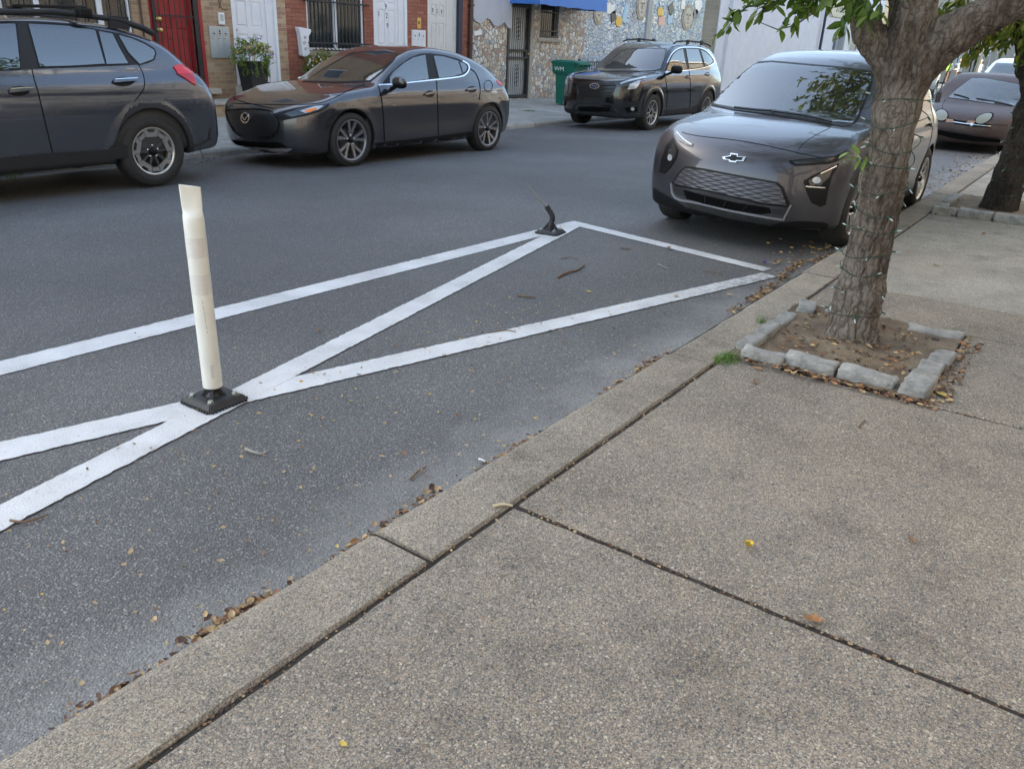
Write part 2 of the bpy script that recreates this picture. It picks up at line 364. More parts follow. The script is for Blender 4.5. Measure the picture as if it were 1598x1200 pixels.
def slabs(name, cells, m, zf, bev=.008, gap=.007):
    V, F = [], []; r = random.Random(5)
    for (x0, x1, y0, y1) in cells:
        x0 += gap; x1 -= gap; y0 += gap; y1 -= gap; b = len(V)
        def edge(a, c, n):
            return [(a[0]+(c[0]-a[0])*i/n, a[1]+(c[1]-a[1])*i/n) for i in range(n)]
        n1 = max(2, int((x1-x0)/.07)) if x0 < 8 else 2; n2 = max(2, int((y1-y0)/.07)) if x0 < 8 else 2
        ring = edge((x0, y0), (x1, y0), n1)+edge((x1, y0), (x1, y1), n2)+edge((x1, y1), (x0, y1), n1)+edge((x0, y1), (x0, y0), n2)
        cx, cy = (x0+x1)/2, (y0+y1)/2; L = []
        for lev, (ins, dz) in enumerate(((0, -.15), (0, -bev*1.1), (bev, 0))):
            for (x, y) in ring:
                jx = r.uniform(-.003, .003) if lev else 0; jy = r.uniform(-.003, .003) if lev else 0
                sx = ins*(1 if x < x0+.001 else -1 if x > x1-.001 else 0); sy = ins*(1 if y < y0+.001 else -1 if y > y1-.001 else 0)
                V.append((x+sx+jx, y+sy+jy, zf(x, y)+dz))
        n = len(ring)
        for lev in range(2):
            for k in range(n): F.append([b+lev*n+k, b+lev*n+(k+1) % n, b+(lev+1)*n+(k+1) % n, b+(lev+1)*n+k])
        F.append([b+2*n+k for k in range(n)])
    return struct(link_mesh(name, np_mesh(name, V, F, m, False)))
XJ = [-9.2, -7.36, -5.5, -3.68, -1.84, 0, 1.845, 3.655, 5.53]
cells = []
for a, b in zip(XJ[:-1], XJ[1:]):
    for c, d in ((-3.3, -.95), (-.95, 1.262)):
        if a == 3.655 and c == -.95: cells += [(a, 4.86, -.95, .36), (4.86, b, -.95, 1.262)]
        elif c == -.95: cells.append((a, b, -3.3+.0, d))
slabs('near_pavement', cells, M_WALK, lambda x, y: ZK-.004+(1.27-y)*.012)
XB = [5.53, 7.2, 8.95]
cells = [(a, b, c, d) for a, b in zip(XB[:-1], XB[1:]) for c, d in ((-3.3, -.95), (-.95, 1.262))]
cells += [(8.95, 10.55, -3.3, .32), (10.55, 12.4, -3.3, 1.262)]+[(a, a+1.85, -3.3, 1.262) for a in np.arange(12.4, 61, 1.85)]
slabs('near_pavement_smooth', cells, M_SLAB, lambda x, y: ZK-.003+(1.27-y)*.012)
struct(link_mesh('pavement_bed', np_mesh('pavement_bed', [(-10, -3.4, ZK-.012+.056), (62, -3.4, ZK-.012+.056), (62, 1.5, ZK-.012), (-10, 1.5, ZK-.012)], [[0, 1, 2, 3]], M_DIRT)))
fc = []
for a, b in zip(np.arange(-10, 60, 1.9)[:-1], np.arange(-10, 60, 1.9)[1:]):
    for c, d in ((9.87, 11.6), (11.6, 13.62)): fc.append((a, b, c, d))
slabs('far_pavement', fc, M_FARWALK, lambda x, y: .032+(y-9.8)*.012, gap=.006)
struct(link_mesh('far_pavement_bed', np_mesh('far_pavement_bed', [(-12, 9.8, .012), (62, 9.8, .012), (62, 14, .06), (-12, 14, .06)], [[0, 1, 2, 3]], M_DIRT)))
# painted markings: worn white thermoplastic, one sheet
def strip(pts):
    (xa, ya), (xb, yb), w0, w1 = pts; L = math.hypot(xb-xa, yb-ya); n = int(L/.02); ux, uy = (xb-xa)/L, (yb-ya)/L; V = []
    for i in range(n+1):
        s = i/n; w = (w0+(w1-w0)*s)/2; x = xa+(xb-xa)*s; y = ya+(yb-ya)*s
        for sg in (-1, 1):
            j = random.gauss(0, .0022); V.append((x-uy*(w+j)*sg, y+ux*(w+j)*sg))
    return V
MV, MF = [], []
for k, st in enumerate([((-3, 4.065), (6.36, 3.755), .19, .17), ((6.30, 3.84), (5.93, 1.83), .15, .13), ((5.8, 1.77), (-1.2, 3.70), .13, .18), ((6.2, 3.735), (-3.2, 1.76), .15, .135)]):
    b = len(MV); S = strip(st); MV += [(x, y, .0052+.0007*k) for x, y in S]; MF += [[b+2*i, b+2*i+1, b+2*i+3, b+2*i+2] for i in range(len(S)//2-1)]
struct(link_mesh('road_markings', np_mesh('road_markings', MV, MF, M_PAINT, False)))
# ------------------------------------------------------------------ facade materials
def brickmat(name, cols, mortar, bw=.205, bh=.0677, mort=.009, var=.5, axis='xz'):
    m, t, I, tc, g = newmat(name); sep = nd(t, 'ShaderNodeSeparateXYZ'); link(t, g.outputs['Position'], sep.inputs[0])
    cb = nd(t, 'ShaderNodeCombineXYZ'); link(t, math_(t, 'ADD', sep.outputs['X'], sep.outputs['Y']), cb.inputs[0]); link(t, sep.outputs['Z'], cb.inputs[1]); V = cb.outputs[0]
    b = nd(t, 'ShaderNodeTexBrick'); link(t, V, b.inputs['Vector']); b.offset = .5
    for k, v in (('Scale', 1.0), ('Brick Width', bw), ('Row Height', bh), ('Mortar Size', mort/2), ('Mortar Smooth', .15), ('Bias', 0.0)): b.inputs[k].default_value = v
    b.inputs['Color1'].default_value = (1, 1, 1, 1); b.inputs['Color2'].default_value = (0, 0, 0, 1); b.inputs['Mortar'].default_value = (.5, .5, .5, 1)
    pick = nodesep(t, b.outputs['Color'])
    c = ramp(t, pick, [(i/(len(cols)-1), c) for i, c in enumerate(cols)])
    n = noise(t, g.outputs['Position'], 30, 5, .7)
    c = mixc(t, 1.0, c, ramp(t, n, [(.25, (1-var*.6,)*3), (.75, (1+var*.5,)*3)]), 'MULTIPLY')
    c = mixc(t, b.outputs['Fac'], c, mortar)
    big = noise(t, g.outputs['Position'], .9, 5, .6); c = mixc(t, 1.0, c, ramp(t, big, [(.3, (.82, .8, .78)), (.7, (1.08, 1.08, 1.08))]), 'MULTIPLY')
    link(t, c, I['Base Color']); I['Roughness'].default_value = .88
    bumpn(t, math_(t, 'ADD', math_(t, 'MULTIPLY', b.outputs['Fac'], -1.0), math_(t, 'MULTIPLY', n, .35)), .7, .008, I); return m
M_TAN = brickmat('tan_brick', [(.36, .23, .13), (.42, .29, .17), (.31, .2, .125), (.47, .34, .21), (.33, .18, .12)], (.42, .36, .27), .2, .0725)
M_RED = brickmat('red_brick', [(.3, .105, .065), (.34, .13, .08), (.27, .09, .058), (.37, .155, .1)], (.13, .06, .045), .215, .075, .007)
M_NEARBRICK = brickmat('dark_red_brick', [(.2, .165, .13), (.24, .19, .15), (.17, .14, .115)], (.3, .27, .22))
M_BLOCK = brickmat('concrete_block', [(.24, .23, .18), (.28, .26, .2)], (.36, .35, .32), .4, .2, .012)
M_WHITE = mat('white_paint', (.74, .74, .76), .38, noise=.04, nscale=5)
M_WHITE2 = mat('cream_paint', (.66, .64, .6), .42, noise=.06, nscale=5)
M_REDP = mat('red_door_paint', (.33, .022, .026), .35, noise=.12, nscale=6)
M_BLK = mat('black_iron', (.018, .018, .02), .45, noise=.3, nscale=20)
M_BRASS = mat('brass', (.6, .42, .16), .3, .9)
M_STEEL = mat('grey_metal', (.45, .47, .47), .4, .4, noise=.08, nscale=6)
M_GLASSW = mat('window_glass', (.02, .024, .024), .04, 0, .8, noise=.4, nscale=3)
M_CURT = mat('curtain', (.25, .24, .22), .9, noise=.4, nscale=3)
M_STUC = mat('white_stucco', (.66, .67, .7), .9, noise=.07, nscale=2.5, bump=.25, bscale=40)
M_GREYST = mat('grey_stucco', (.5, .51, .54), .9, noise=.08, nscale=2.2, bump=.25, bscale=40)
M_STONE = mat('step_stone', (.4, .36, .3), .9, noise=.15, nscale=8, bump=.3)
M_PIPE = mat('brown_pipe', (.085, .045, .035), .5, noise=.15)
M_NAVY = mat('navy_trim', (.02, .024, .05), .5)
WY = 13.6
def wall(mb, x0, x1, z0, z1, ops, y=WY, d=.12):
    """front face with real openings; ops: (x0,x1,z0,z1); adds the reveals"""
    xs = sorted({x0, x1, *[min(max(v, x0), x1) for o in ops for v in o[:2]]}); zs = sorted({z0, z1, *[min(max(v, z0), z1) for o in ops for v in o[2:4]]})
    for a, b in zip(xs[:-1], xs[1:]):
        for c, e in zip(zs[:-1], zs[1:]):
            mx, mz = (a+b)/2, (c+e)/2
            if not any(o[0] < mx < o[1] and o[2] < mz < o[3] for o in ops): mb.quad((a, y, c), (b, y, c), (b, y, e), (a, y, e))
    for (a, b, c, e, *_) in ops:
        mb.quad((a, y, c), (a, y+d, c), (a, y+d, e), (a, y, e)); mb.quad((b, y, c), (b, y, e), (b, y+d, e), (b, y+d, c))
        mb.quad((a, y, e), (b, y, e), (b, y+d, e), (a, y+d, e)); mb.quad((a, y, c), (a, y+d, c), (b, y+d, c), (b, y, c))
def shell(mb, x0, x1, z0, z1, y=WY, depth=9):
    mb.quad((x0, y, z0), (x0, y, z1), (x0, y+depth, z1), (x0, y+depth, z0)); mb.quad((x1, y, z0), (x1, y+depth, z0), (x1, y+depth, z1), (x1, y, z1))
    mb.quad((x0, y+depth, z0), (x0, y+depth, z1), (x1, y+depth, z1), (x1, y+depth, z0))
def bar_grid(mb, x0, x1, z0, z1, y, n, r=.008, rails=()):
    for i in range(n):
        x = x0+(x1-x0)*(i+.5)/n; mb.tube([(x, y, z0), (x, y, z1)], r, 6)
    for z in rails: mb.box(x0-.01, x1+.01, y-.012, y+.012, z-.014, z+.014)
def panel_door(parent, x0, x1, z0, z1, y, m, rows, name='door', inset=.008):
    """door leaf with raised panels; rows are (z0,z1) fractions, two columns"""
    w = x1-x0; h = z1-z0; mb = MB(); cols = ((.12, .44), (.56, .88)); ops = [(x0+w*a, x0+w*b, z0+h*c, z0+h*e) for c, e in rows for a, b in cols]
    wall(mb, x0, x1, z0, z1, ops, y, .014)
    mb.quad((x0, y+.014, z0), (x1, y+.014, z0), (x1, y+.014, z1), (x0, y+.014, z1))
    for a, b, c, e in ops:
        i = .03; V = [(a+i, y+.013, c+i), (b-i, y+.013, c+i), (b-i, y+.013, e-i), (a+i, y+.013, e-i), (a+i*1.5, y+.003, c+i*1.5), (b-i*1.5, y+.003, c+i*1.5), (b-i*1.5, y+.003, e-i*1.5), (a+i*1.5, y+.003, e-i*1.5)]
        mb.add(V, [(4, 5, 6, 7), (0, 1, 5, 4), (1, 2, 6, 5), (2, 3, 7, 6), (3, 0, 4, 7)])
    mb.box(x0, x1, y+.016, y+.045, z0, z1)
    return mb.build(name, m, parent)
def frame(parent, x0, x1, z0, z1, y, w, m, name='frame', d=.04, bottom=True):
    mb = MB(); mb.box(x0, x0+w, y, y+d, z0, z1); mb.box(x1-w, x1, y, y+d, z0, z1); mb.box(x0+w, x1-w, y, y+d, z1-w, z1)
    if bottom: mb.box(x0+w, x1-w, y, y+d, z0, z0+w)
    return mb.build(name, m, parent)
def mailbox(parent, x0, x1, z0, z1, y, m, frontm):
    b = MB(); b.box(x0, x1, y-.03, y, z0, z1, .004); o = b.build('mailbox', m, parent)
    w = (x1-x0-.05)/3
    for i in range(3):
        a = x0+.025+i*w; f = MB(); f.box(a+.004, a+w-.004, y-.034, y-.0305, z0+.03, z1-.03, .0015); f.build('mailbox_door', frontm, o, origin=tuple(parent.location))
        for nm, q in (('name_slot', (a+w*.32, a+w*.66, z1-.128, z1-.11)), ('label_tab', (a+w*.4, a+w*.6, z1-.152, z1-.142)), ('lock', (a+w*.16, a+w*.28, z1-.21, z1-.195))):
            d = MB(); d.box(q[0], q[1], y-.037, y-.0345, q[2], q[3], .001); d.build(nm, M_BLK, o, origin=tuple(parent.location))
    d = MB(); d.box(x0+.025+w*1.4, x0+.025+w*1.6, y-.037, y-.0345, z1-.1, z1-.06, .001); d.build('emblem', M_BLK, o, origin=tuple(parent.location)); return o
def sashwin(parent, x0, x1, z0, z1, y, mull=None, fm=None):
    fm = fm or M_WHITE; fr = frame(parent, x0, x1, z0, z1, y, .05, fm, 'window', .06)
    if mull:
        for q in mull:
            b = MB(); b.box(q-.045, q+.045, y+.004, y+.058, z0+.05, z1-.05); b.build('mullion', fm, fr, origin=tuple(parent.location))
    g = MB(); g.quad((x0+.05, y+.04, z0+.05), (x1-.05, y+.04, z0+.05), (x1-.05, y+.04, z1-.05), (x0+.05, y+.04, z1-.05)); g.build('pane', M_GLASSW, fr, origin=tuple(parent.location))
    return fr
# ------------------------------------------------------------------ tan brick house
tan = thing('brick_house', 'tan brick house with the red barred door and a white door beside it', 'house', (8, WY, 0))
mb = MB(); HZ = 9.6
ops = [(5.98, 8.02, .95, 2.9), (8.35, 9.31, .52, 2.6), (9.98, 10.93, .55, 2.62), (2.0, 4.0, .95, 2.9), (6.2, 7.8, 4.2, 5.9), (9.0, 10.2, 4.2, 5.9)]
wall(mb, -4, 11.2, -.1, HZ, ops); shell(mb, -4, 11.2, -.1, HZ); mb.build('wall', M_TAN, tan)
mb = MB(); mb.quad((-4, WY-.25, HZ), (11.2, WY-.25, HZ), (11.2, WY+9, HZ), (-4, WY+9, HZ)); mb.box(-4, 11.2, WY-.25, WY-.02, HZ-.3, HZ-.01); mb.build('roof', M_STONE, tan)
for a, b, c, e, mu in ((5.98, 8.02, .95, 2.9, (6.52, 7.5)), (2.0, 4.0, .95, 2.9, (2.6, 3.4)), (6.2, 7.8, 4.2, 5.9, (7.0,)), (9.0, 10.2, 4.2, 5.9, ())):
    w = sashwin(tan, a, b, c, e, WY+.03, mu)
mb = MB(); bar_grid(mb, 5.95, 8.05, .9, 3.0, WY-.06, 11, .009, (1.0, 2.2)); mb.build('window_guard', M_BLK, tan)
panel_door(tan, 8.43, 9.19, .56, 2.6, WY+.07, M_REDP, ((.04, .38), (.44, .72), (.78, .95)))
frame(tan, 8.33, 9.33, .52, 2.62, WY-.015, .07, M_REDP, 'door_frame', .14, False)
mb = MB(); mb.box(8.36, 8.42, WY-.06, WY-.03, .55, 2.6); mb.box(9.14, 9.22, WY-.06, WY-.03, .55, 2.6); mb.box(8.42, 9.14, WY-.06, WY-.03, .58, .63)
bar_grid(mb, 8.44, 9.13, .6, 2.6, WY-.05, 7, .008, ()); mb.box(8.42, 9.14, WY-.052, WY-.04, 1.68, 1.70); gate = mb.build('security_gate', M_BLK, tan)
for z in (1.63, 1.46):
    mb = MB(); mb.lathe([(0, -.1), (.028, -.098), (.036, -.08), (.03, -.062), (.02, -.05), (.04, -.045), (.04, -.03)], (8.45, WY-.02, z), 'y', 16); mb.build('knob', M_BRASS, tan)
mb = MB(); mb.box(8.2, 9.5, WY-.14, WY+.05, .42, .515, .008); mb.build('door_sill', M_STONE, tan)
panel_door(tan, 10.0, 10.76, .6, 2.62, WY+.06, M_WHITE, ((.05, .3), (.36, .42), (.48, .7), (.76, .95)))
frame(tan, 9.96, 10.98, .56, 2.64, WY-.012, .06, M_WHITE, 'door_frame', .1, False)
mb = MB(); mb.box(10.76, 10.93, WY+.03, WY+.08, .58, 2.6); mb.build('door_trim', M_WHITE, tan)
mb = MB(); mb.box(10.0, 10.92, WY+.02, WY+.09, .555, .585); mb.build('threshold', M_BLK, tan)
for z in (1.52, 1.4):
    mb = MB(); mb.lathe([(0, -.09), (.024, -.085), (.03, -.07), (.022, -.055), (.02, -.04)], (10.05, WY+.09, z), 'y', 14); mb.build('knob', M_STEEL, tan)
mb = MB(); mb.box(9.66, 9.78, WY-.04, WY, 1.59, 1.79, .008); ic = mb.build('intercom', M_WHITE, tan)
mb = MB(); mb.box(9.685, 9.755, WY-.044, WY-.0405, 1.65, 1.76); mb.build('grille', M_STEEL, ic, origin=tuple(tan.location))
mailbox(tan, 9.44, 9.86, 1.03, 1.56, WY, M_STEEL, mat('mail_grey', (.42, .45, .45), .4, .3))
mb = MB(); mb.tube([(9.82+.12*cos(a), WY-.012, 2.0+.16*sin(a)) for a in np.linspace(0, 5.2, 24)], .006, 5); mb.tube([(9.86, WY-.012, 3), (9.84, WY-.012, 2.2), (9.7, WY-.012, 1.86)], .006, 5); mb.build('cable', M_PIPE, tan)
mb = MB(); mb.tube([(8.17, WY-.03, -.05), (8.17, WY-.03, 3.2)], .018, 8); mb.build('conduit', M_PIPE, tan)
mb = MB(); mb.box(8.9, 11.15, WY-.62, WY, .0, .27, .01); mb.build('step', M_TAN, tan)
mb = MB(); mb.box(8.86, 11.19, WY-.66, WY, .272, .33, .012); mb.box(9.9, 11.1, WY-.34, WY, .332, .55, .012); mb.build('step_slab', M_STONE, tan)
# ------------------------------------------------------------------ red brick house
red = thing('brick_house', 'red brick house with a barred window and two white doors numbered 929', 'house', (14, WY, 0))
mb = MB(); ops = [(11.72, 13.28, 1.2, 2.75), (13.6, 14.62, .5, 2.75), (15.36, 16.36, .5, 2.75), (11.9, 13.3, 4.3, 6.0), (14.4, 15.8, 4.3, 6.0)]
wall(mb, 11.2, 17.0, -.1, 9.5, ops); shell(mb, 11.2, 17.0, -.1, 9.5); mb.build('wall', M_RED, red)
mb = MB(); mb.quad((11.2, WY-.2, 9.5), (17, WY-.2, 9.5), (17, WY+9, 9.5), (11.2, WY+9, 9.5)); mb.box(11.2, 17, WY-.3, WY-.02, 9.2, 9.49); mb.build('roof', M_STONE, red)
for a, b, c, e, mu in ((11.72, 13.28, 1.2, 2.75, (12.5,)), (11.9, 13.3, 4.3, 6.0, ()), (14.4, 15.8, 4.3, 6.0, ())): sashwin(red, a, b, c, e, WY+.02, mu)
mb = MB()
for x0, x1 in ((11.95, 12.3), (12.62, 13.1)):
    for i in range(7):
        x = x0+(x1-x0)*i/6; mb.tube([(x, WY+.16, 1.25), (x+.02, WY+.17, 2.7)], .035, 6)
mb.build('curtain', mat('green_curtain', (.1, .17, .07), .9, noise=.6, nscale=9), red)
mb = MB(); zr = 1.37
for i in range(15):
    x = 11.78+1.44*i/14; mb.tube([(x, WY-.07, 2.8), (x, WY-.07, 1.4), (x, WY-.1, 1.3), (x+.03, WY-.17, 1.2), (x-.01, WY-.2, 1.23)], .009, 6)
mb.box(11.66, 13.4, WY-.085, WY-.055, 1.325, 1.36); mb.box(11.66, 13.4, WY-.085, WY-.055, 2.1, 2.13); mb.box(11.7, 13.3, WY-.185, WY-.16, 1.205, 1.222)
for x in (11.67, 13.38):
    mb.box(x-.012, x+.012, WY-.07, WY, 1.33, 1.355); mb.box(x-.012, x+.012, WY-.07, WY, 2.1, 2.125)
mb.build('window_guard', M_BLK, red)
mb = MB(); mb.box(11.66, 13.4, WY-.05, WY+.02, 1.1, 1.19, .008); mb.build('window_sill', M_STONE, red)
panel_door(red, 13.66, 14.4, .55, 2.75, WY+.05, M_WHITE, ((.05, .28), (.36, .69), (.74, .95)))
frame(red, 13.58, 14.64, .5, 2.78, WY-.012, .075, M_WHITE, 'door_frame', .1, False)
mb = MB(); mb.box(14.4, 14.57, WY+.03, WY+.08, .55, 2.7); mb.build('door_trim', M_WHITE, red)
panel_door(red, 15.44, 16.06, .55, 2.75, WY+.05, M_WHITE2, ((.05, .28), (.34, .6), (.66, .78), (.82, .95)))
frame(red, 15.34, 16.38, .5, 2.78, WY-.012, .07, M_WHITE2, 'door_frame', .1, False)
mb = MB(); mb.box(16.06, 16.31, WY+.03, WY+.08, .55, 2.7); mb.build('door_trim', M_WHITE2, red)
mb = MB(); mb.box(13.5, 16.5, WY-.3, WY, .3, .49, .01); mb.build('door_step', M_STONE, red)
for s, x, z, sz in (('1', 13.8, 1.97, .17), ('9', 14.02, 2.12, .15), ('2', 14.04, 1.94, .15), ('9', 14.06, 1.74, .15), ('9', 15.58, 2.13, .13), ('2', 15.74, 2.12, .13), ('9', 15.9, 2.11, .13)):
    V, F = textmesh(s, sz, .002); mb = MB(); mb.add([(x+v[0]*.8, WY+.044+v[2], z+v[1]) for v in V], F); mb.build('house_number', mat('number_grey', (.1, .1, .11), .4), red)
mb = MB(); mb.box(14.97, 15.1, WY-.02, WY, 1.72, 1.95, .006); bl = mb.build('doorbell_plate', M_BRASS, red)
mb = MB(); mb.lathe([(0, -.035), (.03, -.032), (.035, -.02)], (15.035, WY, 1.85), 'y', 14); mb.build('doorbell', mat('dark_brass', (.3, .2, .08), .4, .8), bl, origin=tuple(red.location))
mailbox(red, 14.79, 15.25, 1.15, 1.69, WY, M_WHITE, mat('mail_white', (.7, .7, .72), .4))
mb = MB(); mb.box(16.38, 16.53, WY-.09, WY, 0, 3.2); mb.build('corner_trim', M_NAVY, red)
mb = MB(); mb.tube([(16.89, WY-.06, .02), (16.89, WY-.06, 5)], .055, 10)
for z in (.6, 1.45, 2.3): mb.box(16.82, 16.96, WY-.12, WY, z, z+.03)
mb.build('downpipe', M_PIPE, red)
# ornamental white bracket plank leaning by the window
br = thing('bracket', 'white carved scroll bracket fixed beside the barred window above the planter', 'ornament', (11.45, WY, 1.1))
poly = [(11.42, 1.62), (11.6, 1.6), (11.72, 1.585), (11.715, 1.54), (11.64, 1.45), (11.625, 1.35), (11.62, 1.24), (11.66, 1.16), (11.6, 1.1), (11.52, 1.08), (11.47, 1.1), (11.46, 1.3), (11.44, 1.5), (11.405, 1.6)]
mb = MB(); mb.prism(poly, WY-.12, WY-.005, 'y'); mb.build('body', M_WHITE, br)
for cx, cz, r in ((11.55, 1.43, .035), (11.53, 1.33, .04), (11.55, 1.22, .035)):
    mb = MB(); mb.tube([(cx+r*(1-a/9)*cos(a), WY-.123, cz+r*(1-a/9)*sin(a)) for a in np.linspace(0, 8, 26)], .006, 5); mb.build('scroll', mat('scroll_grey', (.3, .3, .33), .6), br)
# ------------------------------------------------------------------ mosaic building
def mosaic(name, stones, mural):
    m, t, I, tc, g = newmat(name); P = g.outputs['Position']
    wp = mixc(t, .06, P, noise_col(t, P, 1.7))
    def layer(sc, stops, groutw, off):
        v = voro(t, wp, sc); e = voro(t, wp, sc, 'DISTANCE_TO_EDGE')
        return ramp(t, nodesep(t, v.outputs['Color'], off), stops, 'CONSTANT'), ramp(t, e.outputs['Distance'], [(groutw, (0, 0, 0)), (groutw*1.5, (1, 1, 1))]), v
    cs, gs, v1 = layer(9, stones, .05, 0)
    cs2, gs2, v2 = layer(25, mural, .06, 0)
    cs3, gs3, v3 = layer(14, mural, .045, 1)
    sep = nd(t, 'ShaderNodeSeparateXYZ'); link(t, P, sep.inputs[0])
    bx = math_(t, 'ADD', sep.outputs['X'], math_(t, 'ADD', math_(t, 'MULTIPLY', sep.outputs['Z'], -.45), math_(t, 'MULTIPLY', math_(t, 'SUBTRACT', noise(t, P, 1.6, 3), .5), 2.4)))
    f = ramp(t, math_(t, 'MULTIPLY', math_(t, 'SUBTRACT', bx, 21.0), .5), [(.3, (0, 0, 0)), (.36, (1, 1, 1))])
    pick = ramp(t, noise(t, P, 1.15, 3), [(.47, (0, 0, 0)), (.5, (1, 1, 1))])
    # swirling bands
    w = nd(t, 'ShaderNodeTexWave', wave_type='RINGS'); w.inputs['Scale'].default_value = .9; w.inputs['Distortion'].default_value = 9; w.inputs['Detail'].default_value = 2; w.inputs['Detail Scale'].default_value = .9; link(t, P, w.inputs['Vector'])
    tint = ramp(t, w.outputs['Fac'], [(.2, (.78, .86, .95)), (.5, (1.1, 1.08, 1.03)), (.8, (.92, .96, 1.0))])
    mur = mixc(t, pick, cs2, cs3); mg = mixc(t, pick, gs2, gs3); mur = mixc(t, 1.0, mur, tint, 'MULTIPLY')
    c = mixc(t, f, cs, mur); gr = mixc(t, f, gs, mg)
    c = mixc(t, gr, (.2, .2, .2), c)
    link(t, c, I['Base Color'])
    mir = math_(t, 'MULTIPLY', nodesep(t, gr), ramp(t, nodesep(t, v2.outputs['Color'], 2), [(.6, (0, 0, 0)), (.62, (1, 1, 1))], 'CONSTANT'))
    mir = math_(t, 'MULTIPLY', mir, f)
    link(t, math_(t, 'SUBTRACT', .5, math_(t, 'MULTIPLY', mir, .38)), I['Roughness']); link(t, math_(t, 'MULTIPLY', mir, .75), I['Metallic'])
    bumpn(t, math_(t, 'ADD', nodesep(t, gr), math_(t, 'MULTIPLY', nodesep(t, v1.outputs['Color'], 1), .4)), .8, .02, I); return m
def noise_col(t, P, sc):
    n = nd(t, 'ShaderNodeTexNoise'); n.inputs['Scale'].default_value = sc; link(t, P, n.inputs['Vector']); return n.outputs['Color']
STN = [(0, (.58, .5, .38)), (.16, (.5, .38, .27)), (.3, (.64, .58, .48)), (.44, (.42, .27, .19)), (.56, (.68, .66, .6)), (.68, (.4, .4, .4)), (.8, (.6, .48, .35)), (.9, (.75, .73, .68))]
MUR = [(0, (.68, .74, .8)), (.14, (.4, .54, .7)), (.28, (.8, .83, .86)), (.4, (.27, .36, .5)), (.47, (.7, .77, .82)), (.62, (.52, .62, .7)), (.74, (.84, .85, .85)), (.86, (.52, .46, .36)), (.9, (.16, .2, .3)), (.94, (.74, .8, .84))]
M_MOS = mosaic('mosaic_tiles', STN, MUR)
mos = thing('mosaic_building', 'building covered in broken stone and blue mirror mosaic under a blue awning', 'building', (22, WY, 0))
mb = MB(); ops = [(18.5, 19.62, .1, 2.5), (19.97, 20.98, 1.66, 2.6)]
wall(mb, 17.0, 31.0, -.1, 9.4, ops, d=.2); mb.quad((31.0, WY, -.1), (31.4, WY+.1, -.1), (31.4, WY+.1, 2.2), (31.0, WY, 2.4))
mb.build('mosaic_wall', M_MOS, mos)
mb = MB(); wall(mb, 31.0, 32.4, -.1, 9.4, [], WY+.02); shell(mb, 17, 32.4, -.1, 9.4, WY+.25); mb.build('block_wall', M_BLOCK, mos)
zs = [1.97, 1.93, 1.96, 2.06, 2.02, 1.9, 1.88, 1.93, 2.0, 1.88]
pp = [(17.0, 9.4), (17.0, 2.04)]+[(17.1+i*.152, z) for i, z in enumerate(zs)]+[(18.62, 1.85), (18.62, 9.4)]
mb = MB(); mb.prism(pp, WY-.05, WY-.004, 'y'); mb.build('stucco', M_GREYST, mos)
mb = MB(); mb.quad((17, WY-.1, 9.4), (32.4, WY-.1, 9.4), (32.4, WY+9, 5.5), (17, WY+9, 5.5)); mb.build('roof', M_STONE, mos)
frame(mos, 18.56, 19.6, .12, 2.46, WY+.02, .075, M_BLK, 'gate_frame', .07); frame(mos, 19.6, 19.72, .1, 2.5, WY-.012, .055, M_STONE, 'door_jamb', .1, False)
mb = MB(); mb.box(18.63, 19.5, WY+.12, WY+.14, .15, 2.42); mb.build('door', mat('pale_door', (.5, .52, .5), .6, noise=.1, nscale=3), mos)
mb = MB(); bar_grid(mb, 18.66, 19.5, .2, 2.4, WY+.05, 9, .008); mb.box(18.63, 19.53, WY+.035, WY+.065, 1.3, 1.36); mb.box(18.63, 19.53, WY+.035, WY+.065, 1.12, 1.17); mb.box(19.42, 19.53, WY+.03, WY+.07, 1.12, 1.36)
for cz in (1.86, .7):
    for dz in np.arange(-.22, .23, .11):
        for sx in (-1, 1): mb.tube([(19.07+sx*.045*(1+cos(a)), WY+.035, cz+dz+.045*sin(a)) for a in np.linspace(0, 5, 12)], .008, 5)
mb.build('security_gate', M_BLK, mos)
mb = MB(); mb.lathe([(0, -.1), (.03, -.09), (.03, -.07), (.015, -.05), (.015, 0)], (19.46, WY+.03, 1.25), 'y', 12); mb.build('knob', M_BRASS, mos)
fr = frame(mos, 19.97, 20.98, 1.66, 2.6, WY+.0, .05, M_GREYST, 'window', .12)
mb = MB(); mb.quad((20.02, WY+.11, 1.7), (20.93, WY+.11, 1.7), (20.93, WY+.11, 2.56), (20.02, WY+.11, 2.56)); mb.build('pane', M_GLASSW, fr, origin=tuple(mos.location))
mb = MB(); bar_grid(mb, 20.0, 20.95, 1.68, 2.56, WY-.03, 9, .009, (1.72, 1.86, 2.34)); mb.build('window_guard', M_BLK, mos)
mb = MB(); mb.box(19.9, 21.1, WY-.08, WY, 1.58, 1.652, .006); mb.build('window_sill', M_STONE, mos)
M_AWN = mat('blue_canvas', (.06, .2, .58), .5, noise=.12, nscale=3)
aw = thing('awning', 'bright blue canvas awning over the iron door of the mosaic building', 'awning', (20.4, WY, 2.5))
mb = MB(); a0, a1, yo = 18.5, 21.9, WY-1.0
nseg = 14
def awz(i): return 2.44+.012*sin(i*1.9)
V = []
for i in range(nseg+1):
    x = a0+(a1-a0)*i/nseg
    V += [(x, yo, awz(i)), (x, yo, 2.8), (x, WY-.003, 3.5)]
mb.add(V, [(i*3+k, (i+1)*3+k, (i+1)*3+k+1, i*3+k+1) for i in range(nseg) for k in range(2)])
for x in (a0, a1): mb.add([(x, yo, 2.44), (x, yo, 2.8), (x, WY-.003, 3.5), (x, WY-.003, 2.46)], [(0, 1, 2, 3)])
mb.build('canvas', M_AWN, aw)
mb = MB()
